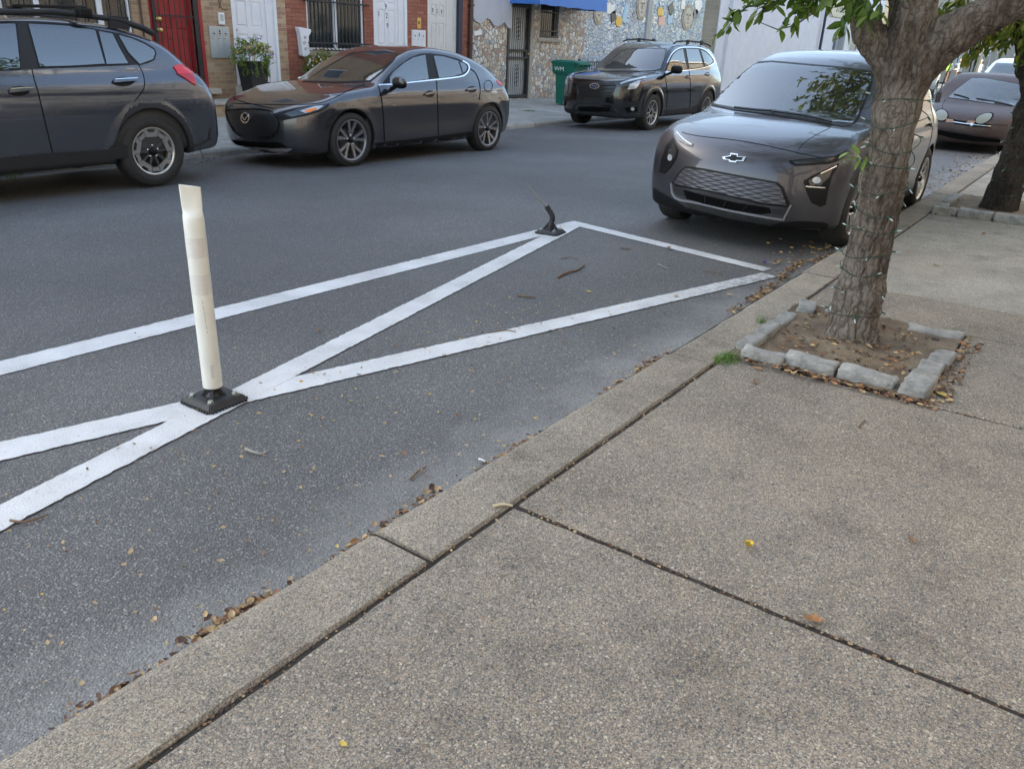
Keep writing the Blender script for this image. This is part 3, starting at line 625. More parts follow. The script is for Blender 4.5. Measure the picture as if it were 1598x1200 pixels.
for x in (a0+.02, a1-.02): mb.tube([(x, yo+.02, 2.5), (x, WY-.01, 2.5)], .015, 6)
mb.tube([(a0+.02, yo+.02, 2.5), (a1-.02, yo+.02, 2.5)], .015, 6); mb.build('awning_frame', M_STEEL, aw)
def tileat(px, py, w, h, m, name='ceramic_tile', rot=0, oval=False):
    x, z = vp(px, py, WY); s = x*1.0
    if oval: poly = [(x+w/2*cos(a), z+h/2*sin(a)) for a in np.linspace(0, 2*pi, 20)[:-1]]
    else: poly = [(x+w/2*a*cos(rot)-h/2*b*sin(rot), z+w/2*a*sin(rot)+h/2*b*cos(rot)) for a, b in ((-1, -1), (1, -1), (1, 1), (-1, 1))]
    mb = MB(); mb.prism(poly, WY-.022, WY-.002, 'y'); return mb.build(name, m, mos)
TY = mat('yellow_tile', (.75, .45, .05), .25); TPK = mat('pink_tile', (.72, .42, .32), .3); TN = mat('navy_tile', (.06, .08, .14), .2); TW = mat('white_tile', (.78, .78, .74), .25); TB = mat('sky_tile', (.35, .55, .68), .25); TD = mat('dark_tile', (.05, .05, .06), .25); TO = mat('ochre_tile', (.36, .29, .2), .4, noise=.6, nscale=9)
for a in ((965, 34, .42, .3, TY, 0, 1), (1030, 19, .42, .32, TY, 0, 1), (1032, 33, .45, .3, TPK, 0, 0), (1085, 23, .5, .34, TN, 0, 1), (745, 52, .3, .11, TW, .12, 0), (976, 22, .3, .55, TB, -.3, 0), (1089, 8, .5, .5, TW, .6, 0), (1066, 4, .3, .45, TW, 0, 0), (957, 26, .3, .3, TD, .4, 0), (953, 15, .5, .25, TW, .1, 0), (1047, 15, .35, .35, TD, .5, 0), (1045, 30, .35, .3, TB, .2, 0)):
    tileat(*a[:5], rot=a[5], oval=bool(a[6]))
for px, py, w, h in ((934, 12, .62, 1.0), (1001, 10, .72, .85), (1073, 28, 1.0, .85)):     # ceramic relief faces
    o = tileat(px, py, w, h, TO, 'ceramic_relief', oval=True); x, z = vp(px, py, WY); mb = MB()
    def bit(nm, poly, y0, m_):
        mb = MB(); mb.prism(poly, WY-y0, WY-.0225, 'y'); mb.build(nm, m_, o, origin=tuple(mos.location))
    bit('relief_face', [(x+w*.36*cos(b), z+h*.38*sin(b)) for b in np.linspace(0, 2*pi, 19)[:-1]], .032, mat('pale_ceramic', (.5, .46, .38), .4, noise=.3, nscale=14))
    for sx in (-1, 1): bit('eye', [(x+sx*w*.14+w*.07*cos(b), z+h*.1+h*.035*sin(b)) for b in np.linspace(0, 2*pi, 9)[:-1]], .04, TD)
    bit('nose', [(x-.035, z-h*.1), (x+.035, z-h*.1), (x, z+h*.12)], .055, TO); bit('mouth', [(x-w*.12, z-h*.2), (x+w*.12, z-h*.2), (x, z-h*.25)], .04, TN)
# iron fence in front of the mosaic wall
fe = thing('iron_fence', 'black iron picket fence before the blue mosaic wall beside the green bin', 'fence', (24, WY-.45, .05))
mb = MB()
for x in np.arange(21.6, 30.5, .13): mb.box(x-.009, x+.009, WY-.46, WY-.442, .06, 1.1)
for z in (.15, 1.08): mb.box(21.5, 30.5, WY-.47, WY-.43, z-.015, z+.015)
mb.build('pickets', M_BLK, fe)
for x in (21.5, 24.4, 27.4, 30.5):
    mb = MB(); mb.box(x-.03, x+.03, WY-.48, WY-.42, .04, 1.16); mb.build('post', M_BLK, fe)
# ------------------------------------------------------------------ white stucco building, and the next one with the sign
wh = thing('stucco_building', 'pale plastered building with blank front wall past the mosaic wall', 'building', (38, WY, 0))
mb = MB(); mb.box(32.42, 33.3, WY-.02, WY+8, -.1, 9.6); mb.box(33.3, 45.4, WY-.16, WY+9, -.1, 9.6); mb.build('wall', M_STUC, wh)
mb = MB(); mb.box(32.3, 45.5, WY-.25, WY+9, 9.602, 9.8); mb.build('roof', M_STONE, wh)
mb = MB(); mb.tube([(45.38, WY-.3, .05), (45.38, WY-.3, 7)], .07, 8); mb.build('downpipe', M_NAVY, wh)
nx = thing('corner_building', 'white corner shop building with tall windows past the dark downpipe', 'building', (50, WY, 0))
mb = MB(); ops = [(48.2, 48.9, .6, 2.75), (51.6, 53.4, .4, 3.0), (54.0, 55.8, .4, 3.0)]
wall(mb, 45.5, 58, -.1, 9.6, ops, WY-.12, .15); shell(mb, 45.5, 58, -.1, 9.6, WY-.12); mb.build('wall', M_STUC, nx)
mb = MB(); mb.box(45.5, 58.1, WY-.3, WY+8, 9.602, 9.8); mb.build('roof', M_STONE, nx)
for a, b, c, e in ops:
    w = frame(nx, a, b, c, e, WY-.1, .09, M_WHITE if a > 50 else M_STEEL, 'window', .08); mb = MB(); mb.quad((a+.09, WY-.05, c+.09), (b-.09, WY-.05, c+.09), (b-.09, WY-.05, e-.09), (a+.09, WY-.05, e-.09)); mb.build('pane', mat('blue_glass', (.05, .1, .16), .05, spec=.8, noise=.3, nscale=2), w, origin=tuple(nx.location))
mb = MB(); mb.prism([(49.0, 0), (49.25, 0), (49.25, 3.0), (51.5, 4.2), (51.5, 4.45), (49.0, 3.1)], WY-.5, WY-.122, 'y'); mb.build('porch_frame', M_STEEL, nx)
sg = thing('wall_sign', 'cream wall sign with black capital letters on the white corner building', 'sign', (48.2, WY-.2, 3.5))
mb = MB(); mb.box(46.6, 49.9, WY-.2, WY-.13, 3.5, 4.4, .01); mb.build('board', mat('cream_board', (.6, .55, .4), .6), sg)
V, F = textmesh('STEED', .62, .004); mb = MB(); mb.add([(48.25+v[0], WY-.206+v[2], 3.93+v[1]) for v in V], F); mb.build('lettering', M_BLK, sg)
fx = thing('siding_house', 'distant tan clapboard house with brick base across the side street', 'house', (90, WY, 0))
M_SID = brickmat('tan_siding', [(.3, .26, .2), (.34, .3, .23)], (.2, .17, .13), 40, .16, .02, .1)
mb = MB(); ops = [(76.5, 78, .3, 2.8), (80, 81.5, 1.4, 3.2), (85.5, 86.7, 1.4, 3.4), (90, 91.4, 1.4, 3.4), (96, 97.5, 1.4, 3.4)]
wall(mb, 75, 104, 1.31, 10, [(a, b, max(c, 1.31), e) for a, b, c, e in ops], WY, .15); shell(mb, 75, 104, -.1, 10); mb.build('wall', M_SID, fx)
mb = MB(); wall(mb, 75, 104, -.1, 1.3, [(76.5, 78, .3, 1.3)], WY-.06, .2); mb.build('brick_base', M_NEARBRICK, fx)
mb = MB(); mb.box(74.8, 104, WY-.4, WY+9, 10.002, 10.3); mb.build('roof', M_STONE, fx)
for a, b, c, e in ops:
    w = frame(fx, a, b, c, e, WY-.05, .12, M_WHITE, 'window' if c > 1 else 'door', .08); mb = MB(); mb.quad((a+.1, WY+.1, c), (b-.1, WY+.1, c), (b-.1, WY+.1, e), (a+.1, WY+.1, e)); mb.build('pane', M_GLASSW, w, origin=tuple(fx.location))
mb = MB()
for x in (99.0, 101.5): mb.box(x, x+.5, WY-.16, WY-.07, 0, 6)
mb.build('dark_pilaster', M_BLK, fx)
f2 = thing('brick_house', 'farthest brown brick house beyond the tan clapboard one', 'house', (120, WY, 0))
mb = MB(); ops = [(x, x+1.2, z, z+1.8) for x in (106, 112, 118, 126, 136, 148) for z in (1.2, 5)]
wall(mb, 104.01, 175, -.1, 10.5, ops); shell(mb, 104.01, 175, -.1, 10.5); mb.build('wall', M_NEARBRICK, f2); mb = MB(); mb.box(104.01, 175, WY-.3, WY+9, 10.502, 10.8); mb.build('roof', M_STONE, f2)
for a, b, c, e in ops:
    w = frame(f2, a, b, c, e, WY+.02, .12, M_WHITE, 'window', .08); mb = MB(); mb.quad((a+.1, WY+.1, c), (b-.1, WY+.1, c), (b-.1, WY+.1, e), (a+.1, WY+.1, e)); mb.build('pane', M_GLASSW, w, origin=tuple(f2.location))
# ------------------------------------------------------------------ the unseen row behind the camera, sunlit for bounce and car reflections
NYW = -3.45
M_NB2 = brickmat('grey_brick', [(.22, .21, .19), (.26, .24, .21), (.19, .18, .17)], (.3, .29, .27))
for k, (x0, x1, h, m) in enumerate(((-16, -5.2, 10.2, M_NEARBRICK), (-5.2, 1.0, 9.4, M_NB2), (1.0, 7.6, 10.0, M_NEARBRICK), (7.6, 14.5, 9.6, M_NB2), (14.5, 22, 10.3, M_NEARBRICK), (22, 33, 10.6, M_NB2), (33, 46, 10.4, M_NEARBRICK), (46, 60, 10, M_NB2))):
    h_ = thing('row_house', ['brown brick row house farthest behind the camera', 'grey brick row house just behind the camera', 'brown brick row house beside the nearest tree', 'grey brick row house beside the second tree', 'brown brick row house past the maroon sedan', 'grey brick row house midway down the near side', 'brown brick row house before the corner on the near side', 'grey brick row house on the near corner of the crossing'][k], 'house', ((x0+x1)/2, NYW, 0))
    mb = MB(); w = x1-x0; ops = []
    for f in range(3):
        for q in range(3):
            cx = x0+w*(q+.5)/3; z0 = (.9, 4.0, 7.0)[f]
            ops.append((cx-.5, cx+.5, .3 if (f == 0 and q == 1) else z0, z0+1.6))
    wall(mb, x0, x1, -.1, h, ops, NYW, -.15); shell(mb, x0, x1, -.1, h, NYW, -10); mb.build('wall', m, h_)
    mb = MB(); mb.box(x0, x1, NYW-10, NYW+.3, h+.002, h+.35, .02); mb.build('roof', M_WHITE2, h_)
    for a, b, c, e in ops:
        w_ = frame(h_, a, b, c, e, NYW-.12, .07, M_WHITE, 'window', .08); mb = MB(); mb.quad((a+.07, NYW-.08, c+.07), (b-.07, NYW-.08, c+.07), (b-.07, NYW-.08, e-.07), (a+.07, NYW-.08, e-.07)); mb.build('pane', M_GLASSW, w_, origin=tuple(h_.location))
# ------------------------------------------------------------------ car library
def paintmat(name, col, metal=.55, rough=.28, dust=.0, coat=1.0, flake=.12):
    m, t, I, tc, g = newmat(name); P = tc.outputs['Object']
    n = noise(t, P, 2.2, 6, .7); f = noise(t, P, 900, 1)
    c = mixc(t, 1.0, col, ramp(t, f, [(.3, (1-flake,)*3), (.7, (1+flake,)*3)]), 'MULTIPLY')
    d = math_(t, 'MULTIPLY', ramp(t, n, [(.35, (0, 0, 0)), (.75, (1, 1, 1))]), dust)
    c = mixc(t, d, c, (.22, .2, .18)); link(t, c, I['Base Color'])
    I['Metallic'].default_value = metal; link(t, math_(t, 'ADD', rough, math_(t, 'MULTIPLY', n, .12)), I['Roughness'])
    I['Coat Weight'].default_value = coat; I['Coat Roughness'].default_value = .035; I['Coat IOR'].default_value = 1.5
    return m
M_GLASS = mat('car_glass', (.012, .016, .016), .015, 0, 1.0, coat=1.0)
M_WSGLASS = mat('windscreen_glass', (.04, .055, .052), .015, 0, .8, coat=1.0, noise=.5, nscale=1.6)
M_TRIM = mat('black_trim', (.007, .007, .008), .45, spec=.25, noise=.1)
M_PLAST = mat('grey_plastic', (.027, .027, .03), .65, spec=.3, noise=.12, nscale=4)
M_SEAM = mat('panel_gap', (.004, .004, .004), .9, spec=.1)
def glassmat(name, tint, dirt=.0, ior=2.5):
    m, t, I, tc, g = newmat(name); out = t.nodes['Material Output']; fr = nd(t, 'ShaderNodeFresnel'); fr.inputs[0].default_value = ior
    tr = nd(t, 'ShaderNodeBsdfTransparent'); tr.inputs[0].default_value = (*tint, 1); gl = nd(t, 'ShaderNodeBsdfGlossy'); gl.inputs['Roughness'].default_value = .015; gl.inputs[0].default_value = (1, 1, 1, 1)
    df = nd(t, 'ShaderNodeBsdfDiffuse'); df.inputs[0].default_value = (.4, .4, .37, 1)
    a = nd(t, 'ShaderNodeMixShader'); link(t, fr.outputs[0], a.inputs[0]); link(t, tr.outputs[0], a.inputs[1]); link(t, gl.outputs[0], a.inputs[2])
    b = nd(t, 'ShaderNodeMixShader'); link(t, math_(t, 'MULTIPLY', noise(t, tc.outputs['Object'], 3, 6, .7), dirt), b.inputs[0]); link(t, a.outputs[0], b.inputs[1]); link(t, df.outputs[0], b.inputs[2]); link(t, b.outputs[0], out.inputs[0]); return m
M_WSCLEAR = glassmat('clear_windscreen', (.78, .84, .8), .07); M_SIDECLEAR = glassmat('clear_side_glass', (.68, .75, .73), .04, 2.5); M_PRIV = glassmat('privacy_glass', (.2, .22, .22), .03, 2.5); M_OLDGLASS = glassmat('dusty_windscreen', (.7, .78, .7), .2)
M_LINER = mat('cabin_liner', (.05, .05, .052), .9); M_SEATD = mat('dark_seat', (.06, .058, .056), .8, noise=.2); M_SEATL = mat('light_seat', (.3, .3, .29), .8, noise=.15)
M_CHROME = mat('chrome', (.75, .76, .78), .12, 1.0)
M_TYRE = mat('tyre_rubber', (.028, .027, .026), .75, noise=.25, nscale=30, bump=.2, bscale=80)
M_LAMP = mat('lamp_lens', (.5, .52, .55), .06, .35, coat=1.0)
M_DLAMP = mat('dark_lamp', (.03, .033, .037), .08, .1, coat=.7)
M_AMBER = mat('amber_lens', (.8, .22, .02), .2, coat=1.0)
M_TAIL = mat('tail_lens', (.78, .015, .03), .25, coat=.4)
M_ALLOY = mat('machined_alloy', (.62, .61, .58), .28, .9); M_GUN = mat('gunmetal_alloy', (.3, .3, .32), .3, .8); M_DKAL = mat('dark_alloy', (.06, .06, .065), .4, .4)
M_SPKD = mat('satin_dark_alloy', (.12, .12, .125), .35, .6)
M_WELL = mat('wheel_well', (.008, .008, .008), .95)
def loft(mb, secs, smooth=False):
    n = len(secs[0]); b = [tuple(p) for s_ in secs for p in s_]; mb.add(b, [(i*n+k, i*n+(k+1) % n, (i+1)*n+(k+1) % n, (i+1)*n+k) for i in range(len(secs)-1) for k in range(n)]+[tuple(range(n))[::-1], tuple(range((len(secs)-1)*n, len(secs)*n))], smooth)
class Car:
    def __init__(s, name, label, pos, yaw, spec, group=None):
        s.root = thing(name, label, 'car', (pos[0], pos[1], pos[2] if len(pos) > 2 else 0), yaw, group); s.sp = spec; s.yaw = yaw; s.pos = np.array([pos[0], pos[1], s.root.location[2]])
        s.ca, s.sa = cos(yaw), sin(yaw)
        for k, v in spec.items(): setattr(s, k, v)
    def field(s, x, y, z, arches=True):
        ay = np.abs(y); W = s.W/2
        # lower body half width
        da = np.minimum(np.hypot(x, z-s.Rw), np.hypot(x-s.wb, z-s.Rw))
        h = W*s.side(z)*s.plan(x)+s.flare*(1-sst(s.Ra+.0, s.Ra+.11, da))
        if 'sculpt' in s.sp: h = h+s.sculpt(x, z)
        yn = np.clip(ay/W, 0, 1.2)
        fs = ay-h
        ft = (z-(s.deck(x)-s.crl*yn**2.5))*s.dslope(x)
        ff = (s.nose(z)+s.nr*yn**s.npow-x)*.93
        fr = (x-(s.tail(z)-s.tr*yn**3.2))*.95
        fb = s.sill(x)-z
        low = smax(smax(smax(fs, ft, s.kt), ff, s.kf), fr, .07); low = smax(low, fb, .05)
        # greenhouse
        q = np.clip(ay/s.gw, 0, 1.3)
        xs = s.xc+(x-s.xc)*(1+s.wrap*q*q)
        gt = (z-(s.roof(xs)-s.cru*q**2.4))*s.rslope(xs)
        gs = (ay-(s.belt_w*s.gplan(x)-(z-s.belt)*s.tumble-np.maximum(z-s.belt, 0)**2*s.tumble2))*s.tc
        up = smax(smax(gt, gs, .07), s.belt-.14-z, .03)
        F = smin(low, up, s.kb)
        if arches:
            well = smax(da-s.Ra, .42-ay, .02); F = smax(F, -well, .008)
            if 'cut' in s.sp: F = s.cut(F, x, y, z)
        return F
    def shell(s, x, y, z): return s.field(x, y, z, False)
    def make(s, h=.02, paint=None, lower=None):
        # slopes for distance normalisation
        xs = np.linspace(-1.3, 4.2, 600)
        for nm, c in (('dslope', s.deck), ('rslope', s.roof)):
            g = np.gradient(c(xs), xs); v = 1/np.sqrt(1+g*g); v = np.convolve(np.pad(v, 4, 'edge'), np.ones(9)/9, 'valid')
            setattr(s, nm, (lambda xs, v: (lambda x: np.interp(x, xs, v)))(xs, v))
        s.tc = 1/math.sqrt(1+s.tumble**2)
        lo = (s.x0-.06, -s.W/2-.1, .08); hi = (s.x1+.06, s.W/2+.1, s.H+.06)
        P, Q = surfnet(s.field, lo, hi, h)
        cen = P[Q].mean(1); da = np.minimum(np.hypot(cen[:, 0], cen[:, 2]-s.Rw), np.hypot(cen[:, 0]-s.wb, cen[:, 2]-s.Rw))
        fm = np.zeros(len(Q), int); fm[(da < s.Ra+.006) | (cen[:, 2] < s.sill(cen[:, 0])+.008)] = 1
        if lower is not None: fm[(fm == 0) & lower(cen[:, 0], np.abs(cen[:, 1]), cen[:, 2], da)] = 2
        me = np_mesh('body', P, Q, [paint, M_WELL, M_PLAST], True, fm); _, G = grad(s.field, P); setnormals(me, G)
        s.P, s.Q, s.fm, s.mats, s.glass = P, Q, fm, [paint, M_WELL, M_PLAST], []
        s.body = link_mesh('body', me, s.root); return s.body
    def topx(s, C, N):
        """car space to photo pixels; also which points face the camera"""
        Wd = np.stack([C[:, 0]*s.ca-C[:, 1]*s.sa, C[:, 0]*s.sa+C[:, 1]*s.ca, C[:, 2]], 1)+s.pos-np.array([0, 0, CAMH]); c = Wd @ RC
        o = s.w2l(np.array([[0, 0, CAMH]]))-C; return np.stack([799+FPX*c[:, 0]/c[:, 2], 600+FPX*c[:, 1]/c[:, 2]], 1), (o*N).sum(1) > 0
    def inpoly(s, X, Y, poly):
        ins = np.zeros(len(X), bool); pa = np.array(poly, float)
        for a, b in zip(pa, np.roll(pa, -1, 0)):
            c = (a[1] > Y) != (b[1] > Y); ins ^= c & (X < (b[0]-a[0])*(Y-a[1])/((b[1]-a[1]) if b[1] != a[1] else 1e-9)+a[0])
        return ins
    def clear(s, name, poly, m, off=.006, mirror=True, frit=3.4, **kw):
        """see-through glass: the body is opened behind it, a black gasket hides the cut"""
        o = s.panel(name, poly, m, off=off, mirror=mirror, th=.005, **kw); s.glass.append((poly, mirror))
        s.strip('gasket', poly, frit, M_TRIM, closed=True, off=off-.002, th=.02, mirror=mirror, smooth=False); return o
    def openglass(s, liner_h=.045, seat=None, xd=.5, zd=.9, xs=1.35, zs=.42, hs=1.12, xr=2.2, wheel=True):
        def mask(P, Q):
            C = P[Q].mean(1); _, N = grad(s.shell, C); dead = np.zeros(len(Q), bool)
            for poly, mir in s.glass:
                for sg in ((1, -1) if mir else (1,)):
                    C2 = C*np.array([1, sg, 1]); N2 = N*np.array([1, sg, 1]); px, f = s.topx(C2, N2); dead |= s.inpoly(px[:, 0], px[:, 1], poly) & f & (C2[:, 2] > s.belt-.2)
            return ~dead
        k = mask(s.P, s.Q); me = np_mesh('body', s.P, s.Q[k], s.mats, True, s.fm[k]); _, G = grad(s.field, s.P); setnormals(me, G); s.body.data = me
        F2 = lambda x, y, z: s.shell(x, y, z)+.04
        P, Q = surfnet(F2, (s.x0-.02, -s.W/2-.05, .1), (s.x1+.02, s.W/2+.05, s.H+.04), liner_h, 1); C = P[Q].mean(1); k = mask(P, Q) & (C[:, 0] > xd-.45); link_mesh('cabin_liner', np_mesh('cabin_liner', P, Q[k], M_LINER, True), s.root)
        seat = seat or M_SEATD; b = MB(); ws = s.W/2-.12
        b.box(xd-.25, xd+.28, -ws, ws, zd-.35, zd, .04); b.box(xd+.1, xd+.3, .05-.42-.2, .05-.42+.25, zd-.02, zd+.06, .03); b.build('dashboard', M_SEATD, s.root, origin=(0, 0, 0))
        def seat_(x, y, w):
            q = MB(); q.box(x-.35, x+.12, y-w/2, y+w/2, zs-.12, zs+.06, .04)
            sec = lambda x0, z, d, ww: [(x0-d/2, y-ww/2, z), (x0+d/2, y-ww/2+.02, z), (x0+d/2, y+ww/2-.02, z), (x0-d/2, y+ww/2, z)]
            loft(q, [sec(x+.08, zs, .16, w), sec(x+.2, zs+.35, .13, w*.96), sec(x+.27, zs+.56, .1, w*.74)]); q.build('seat', seat, s.root, origin=(0, 0, 0))
            h = MB(); h.box(x+.24, x+.34, y-.12, y+.12, hs-.14, hs+.02, .03); h.build('headrest', seat, s.root, origin=(0, 0, 0))
        for y in (-.36, .36): seat_(xs, y, .48)
        seat_(xr, -.36, .5); seat_(xr, .36, .5)
        if wheel:
            b = MB(); b.tube([(xd+.36+.07*sin(a), -.36+.18*cos(a), zd-.02+.17*sin(a)) for a in np.linspace(0, 2*pi, 25)], .013, 6); b.tube([(xd+.36, -.54, zd-.02), (xd+.3, -.36, zd-.04), (xd+.36, -.18, zd-.02)], .015, 6); b.tube([(xd+.3, -.36, zd-.04), (xd+.1, -.36, zd-.12)], .03, 6); b.build('steering_wheel', M_TRIM, s.root, origin=(0, 0, 0))
        xm = xd+.35
        for xx in np.linspace(xd, xd+1.2, 60):
            if s.roof(xx) > s.H-.12: xm = xx; break
        b = MB(); b.box(xm, xm+.03, -.11, .11, s.roof(xm)-.16, s.roof(xm)-.09, .01); b.box(xm-.01, xm+.02, -.01, .01, s.roof(xm)-.1, s.roof(xm)-.045); b.build('interior_mirror', M_TRIM, s.root, origin=(0, 0, 0))
    # ---- projecting panels
    def w2l(s, P): P = P-s.pos; return np.stack([P[:, 0]*s.ca+P[:, 1]*s.sa, -P[:, 0]*s.sa+P[:, 1]*s.ca, P[:, 2]], 1)
    def rays_px(s, pts):
        D = np.array([RC @ np.array([p[0]-799, p[1]-600, FPX]) for p in pts]); D /= np.linalg.norm(D, axis=1, keepdims=True)
        O = s.w2l(np.array([[0, 0, CAMH]])); Dl = np.stack([D[:, 0]*s.ca+D[:, 1]*s.sa, -D[:, 0]*s.sa+D[:, 1]*s.ca, D[:, 2]], 1)
        return np.repeat(O, len(D), 0), Dl
    def rays_side(s, pts, sg=-1):
        p = np.array(pts, float); return np.stack([p[:, 0], np.full(len(p), sg*3.0), p[:, 1]], 1), np.tile([0, -sg*1.0, 0], (len(p), 1))
    def rays_front(s, pts):
        p = np.array(pts, float); return np.stack([np.full(len(p), s.x0-1.5), p[:, 0], p[:, 1]], 1), np.tile([1.0, 0, 0], (len(p), 1))
    def rays_top(s, pts):
        p = np.array(pts, float); return np.stack([p[:, 0], p[:, 1], np.full(len(p), 3.0)], 1), np.tile([0, 0, -1.0], (len(p), 1))
    def project(s, O, D):
        t = np.maximum(0, np.linalg.norm(O-np.array([1.3, 0, .8]), axis=1)-3.3); F = s.shell
        for _ in range(70):
            P = O+D*t[:, None]; v = F(P[:, 0], P[:, 1], P[:, 2]); t = t+np.clip(v*.75, -.2, .4)
        P = O+D*t[:, None]; v, G = grad(F, P); N = G/np.maximum(np.linalg.norm(G, axis=1, keepdims=True), 1e-9)
        ok = (np.abs(v) < .02) & ((N*D).sum(1) < -.02)
        return P, N, ok
    def fill(s, poly, step, holes=()):
        poly = [Vector(p) for p in poly]; B = []
        for a, b in zip(poly, poly[1:]+poly[:1]):
            n = max(1, int((b-a).length/step)); B += [a+(b-a)*i/n for i in range(n)]
        x0 = min(p.x for p in poly); x1 = max(p.x for p in poly); y0 = min(p.y for p in poly); y1 = max(p.y for p in poly)
        pa = np.array([p[:] for p in poly]); I = []
        gx = np.arange(x0+step*.5, x1, step); gy = np.arange(y0+step*.5, y1, step)
        if len(gx) and len(gy):
            X, Y = np.meshgrid(gx, gy); X = X.ravel(); Y = Y.ravel(); ins = np.zeros(len(X), bool); dmin = np.full(len(X), 1e9)
            for a, b in zip(pa, np.roll(pa, -1, 0)):
                c = ((a[1] > Y) != (b[1] > Y)); xx = (b[0]-a[0])*(Y-a[1])/((b[1]-a[1]) if b[1] != a[1] else 1e-9)+a[0]; ins ^= c & (X < xx)
                e = b-a; tt = np.clip(((X-a[0])*e[0]+(Y-a[1])*e[1])/max(1e-12, e@e), 0, 1); dmin = np.minimum(dmin, np.hypot(X-a[0]-tt*e[0], Y-a[1]-tt*e[1]))
            k = ins & (dmin > step*.35); I = [Vector((x, y)) for x, y in zip(X[k], Y[k])]
        nb = len(B); HV = []; HE = []
        for hp in holes:
            h0 = nb+len(I)+len(HV); hp = [Vector(p) for p in hp]; L = []
            for a, b in zip(hp, hp[1:]+hp[:1]):
                n = max(1, int((b-a).length/step)); L += [a+(b-a)*i/n for i in range(n)]
            HV += L; HE += [(h0+i, h0+(i+1) % len(L)) for i in range(len(L))]
        r = delaunay_2d_cdt(B+I+HV, HE, [list(range(nb))], 1, 1e-6)
        Vo = [v[:] for v in r[0]]; Fo = [list(f) for f in r[2]]
        if holes:
            A = np.array(Vo); c = np.array([A[f].mean(0) for f in Fo]); d = np.zeros(len(Fo), bool)
            for hp in holes: d |= s.inpoly(c[:, 0], c[:, 1], hp)
            Fo = [f for f, q in zip(Fo, d) if not q]
        return Vo, Fo
    def panel(s, name, poly, m, kind='px', off=.004, th=.012, step=None, mirror=True, parent=None, smooth_n=True, both=False, sg=-1, label=None, holes=()):
        """a panel lying on the body: outline in photo pixels or side/front/top view, real thickness, also on the far side"""
        if smooth_n == 'round': poly = roundpoly(poly)
        step = step or {'px': 4.0, 'side': .045, 'front': .04, 'top': .05}[kind]
        V2, F = s.fill(poly, step, holes)
        O, D = {'px': s.rays_px, 'side': lambda p: s.rays_side(p, sg), 'front': s.rays_front, 'top': s.rays_top}[kind](V2)
        P, N, ok = s.project(O, D)
        if ok.sum() < 3: print('PANEL FAIL', s.root.name, name, ok.sum(), len(ok)); return None
        if not ok.all():
            G = P[ok]; GN = N[ok]; P2 = np.array(V2)
            for i in np.where(~ok)[0]:
                j = np.argmin(((P2[ok]-P2[i])**2).sum(1)); P[i] = G[j]; N[i] = GN[j]
        out = P+N*off; inn = P+N*(off-th); n = len(P)
        if isinstance(F, list): F = [f for f in F if len(f) == 3]
        E = {}
        for f in F:
            for a, b in zip(f, f[1:]+f[:1]):
                if (b, a) in E: del E[(b, a)]
                else: E[(a, b)] = 1
        # orientation from normals
        f0 = np.array(F); cr = np.cross(out[f0[:, 1]]-out[f0[:, 0]], out[f0[:, 2]]-out[f0[:, 0]]); flip = (cr*N[f0[:, 0]]).sum() < 0
        if flip: F = [f[::-1] for f in F]; E = {(b, a): 1 for a, b in E}
        rim = [[b, a, n+a, n+b] for a, b in E]
        rimv = sorted({a for e in E for a in e}); rm = {v: 2*n+i for i, v in enumerate(rimv)}
        V = np.concatenate([out, inn, out[rimv]]); rim = [[rm[b], rm[a], n+a, n+b] for a, b in E]
        NN = np.concatenate([N, N, N[rimv]])
        objs = []
        for mir in ((False, True) if mirror else (False,)):
            Vm = V.copy(); FF = [list(f) for f in F]+rim; Nm = NN.copy()
            if mir: Vm[:, 1] *= -1; FF = [f[::-1] for f in FF]; Nm[:, 1] *= -1
            me = np_mesh(name, Vm, FF, m, True)
            ln = np.array([v for f in FF for v in f]); nl = Nm[ln].copy(); k = 3*len(F)
            fn = np.array([me.polygons[len(F)+i].normal[:] for i in range(len(rim))]) if rim else np.zeros((0, 3)); nl[k:] = np.repeat(fn, 4, 0)
            nl /= np.maximum(np.linalg.norm(nl, axis=1, keepdims=True), 1e-9)
            me.normals_split_custom_set(nl.astype(np.float32).tolist())
            o = link_mesh(name, me, parent[1 if mir else 0] if isinstance(parent, (list, tuple)) else (parent or s.root)); objs.append(o)
            if label: o['label'] = label
        return objs
    def strip(s, name, line, w, m, kind='px', closed=False, **kw):
        p = np.array(line, float); p = dens(p, closed) if kw.pop('smooth', True) else p
        n = len(p); L, R = [], []
        for i in range(n):
            a = p[(i-1) % n] if (closed or i > 0) else p[i]; b = p[(i+1) % n] if (closed or i < n-1) else p[i]
            d = b-a; d /= max(1e-9, np.hypot(*d)); nn = np.array([-d[1], d[0]]); L.append(p[i]+nn*w/2); R.append(p[i]-nn*w/2)
        poly = L+R[::-1]
        if closed: poly = L+[L[0]]+[R[0]]+R[::-1]; poly = L+[L[0]*.999+L[-1]*.001]+[R[0]*.999+R[-1]*.001]+R[::-1]
        return s.panel(name, [tuple(q) for q in poly], m, kind, step=kw.pop('step', 3.0 if kind == 'px' else .03), **kw)
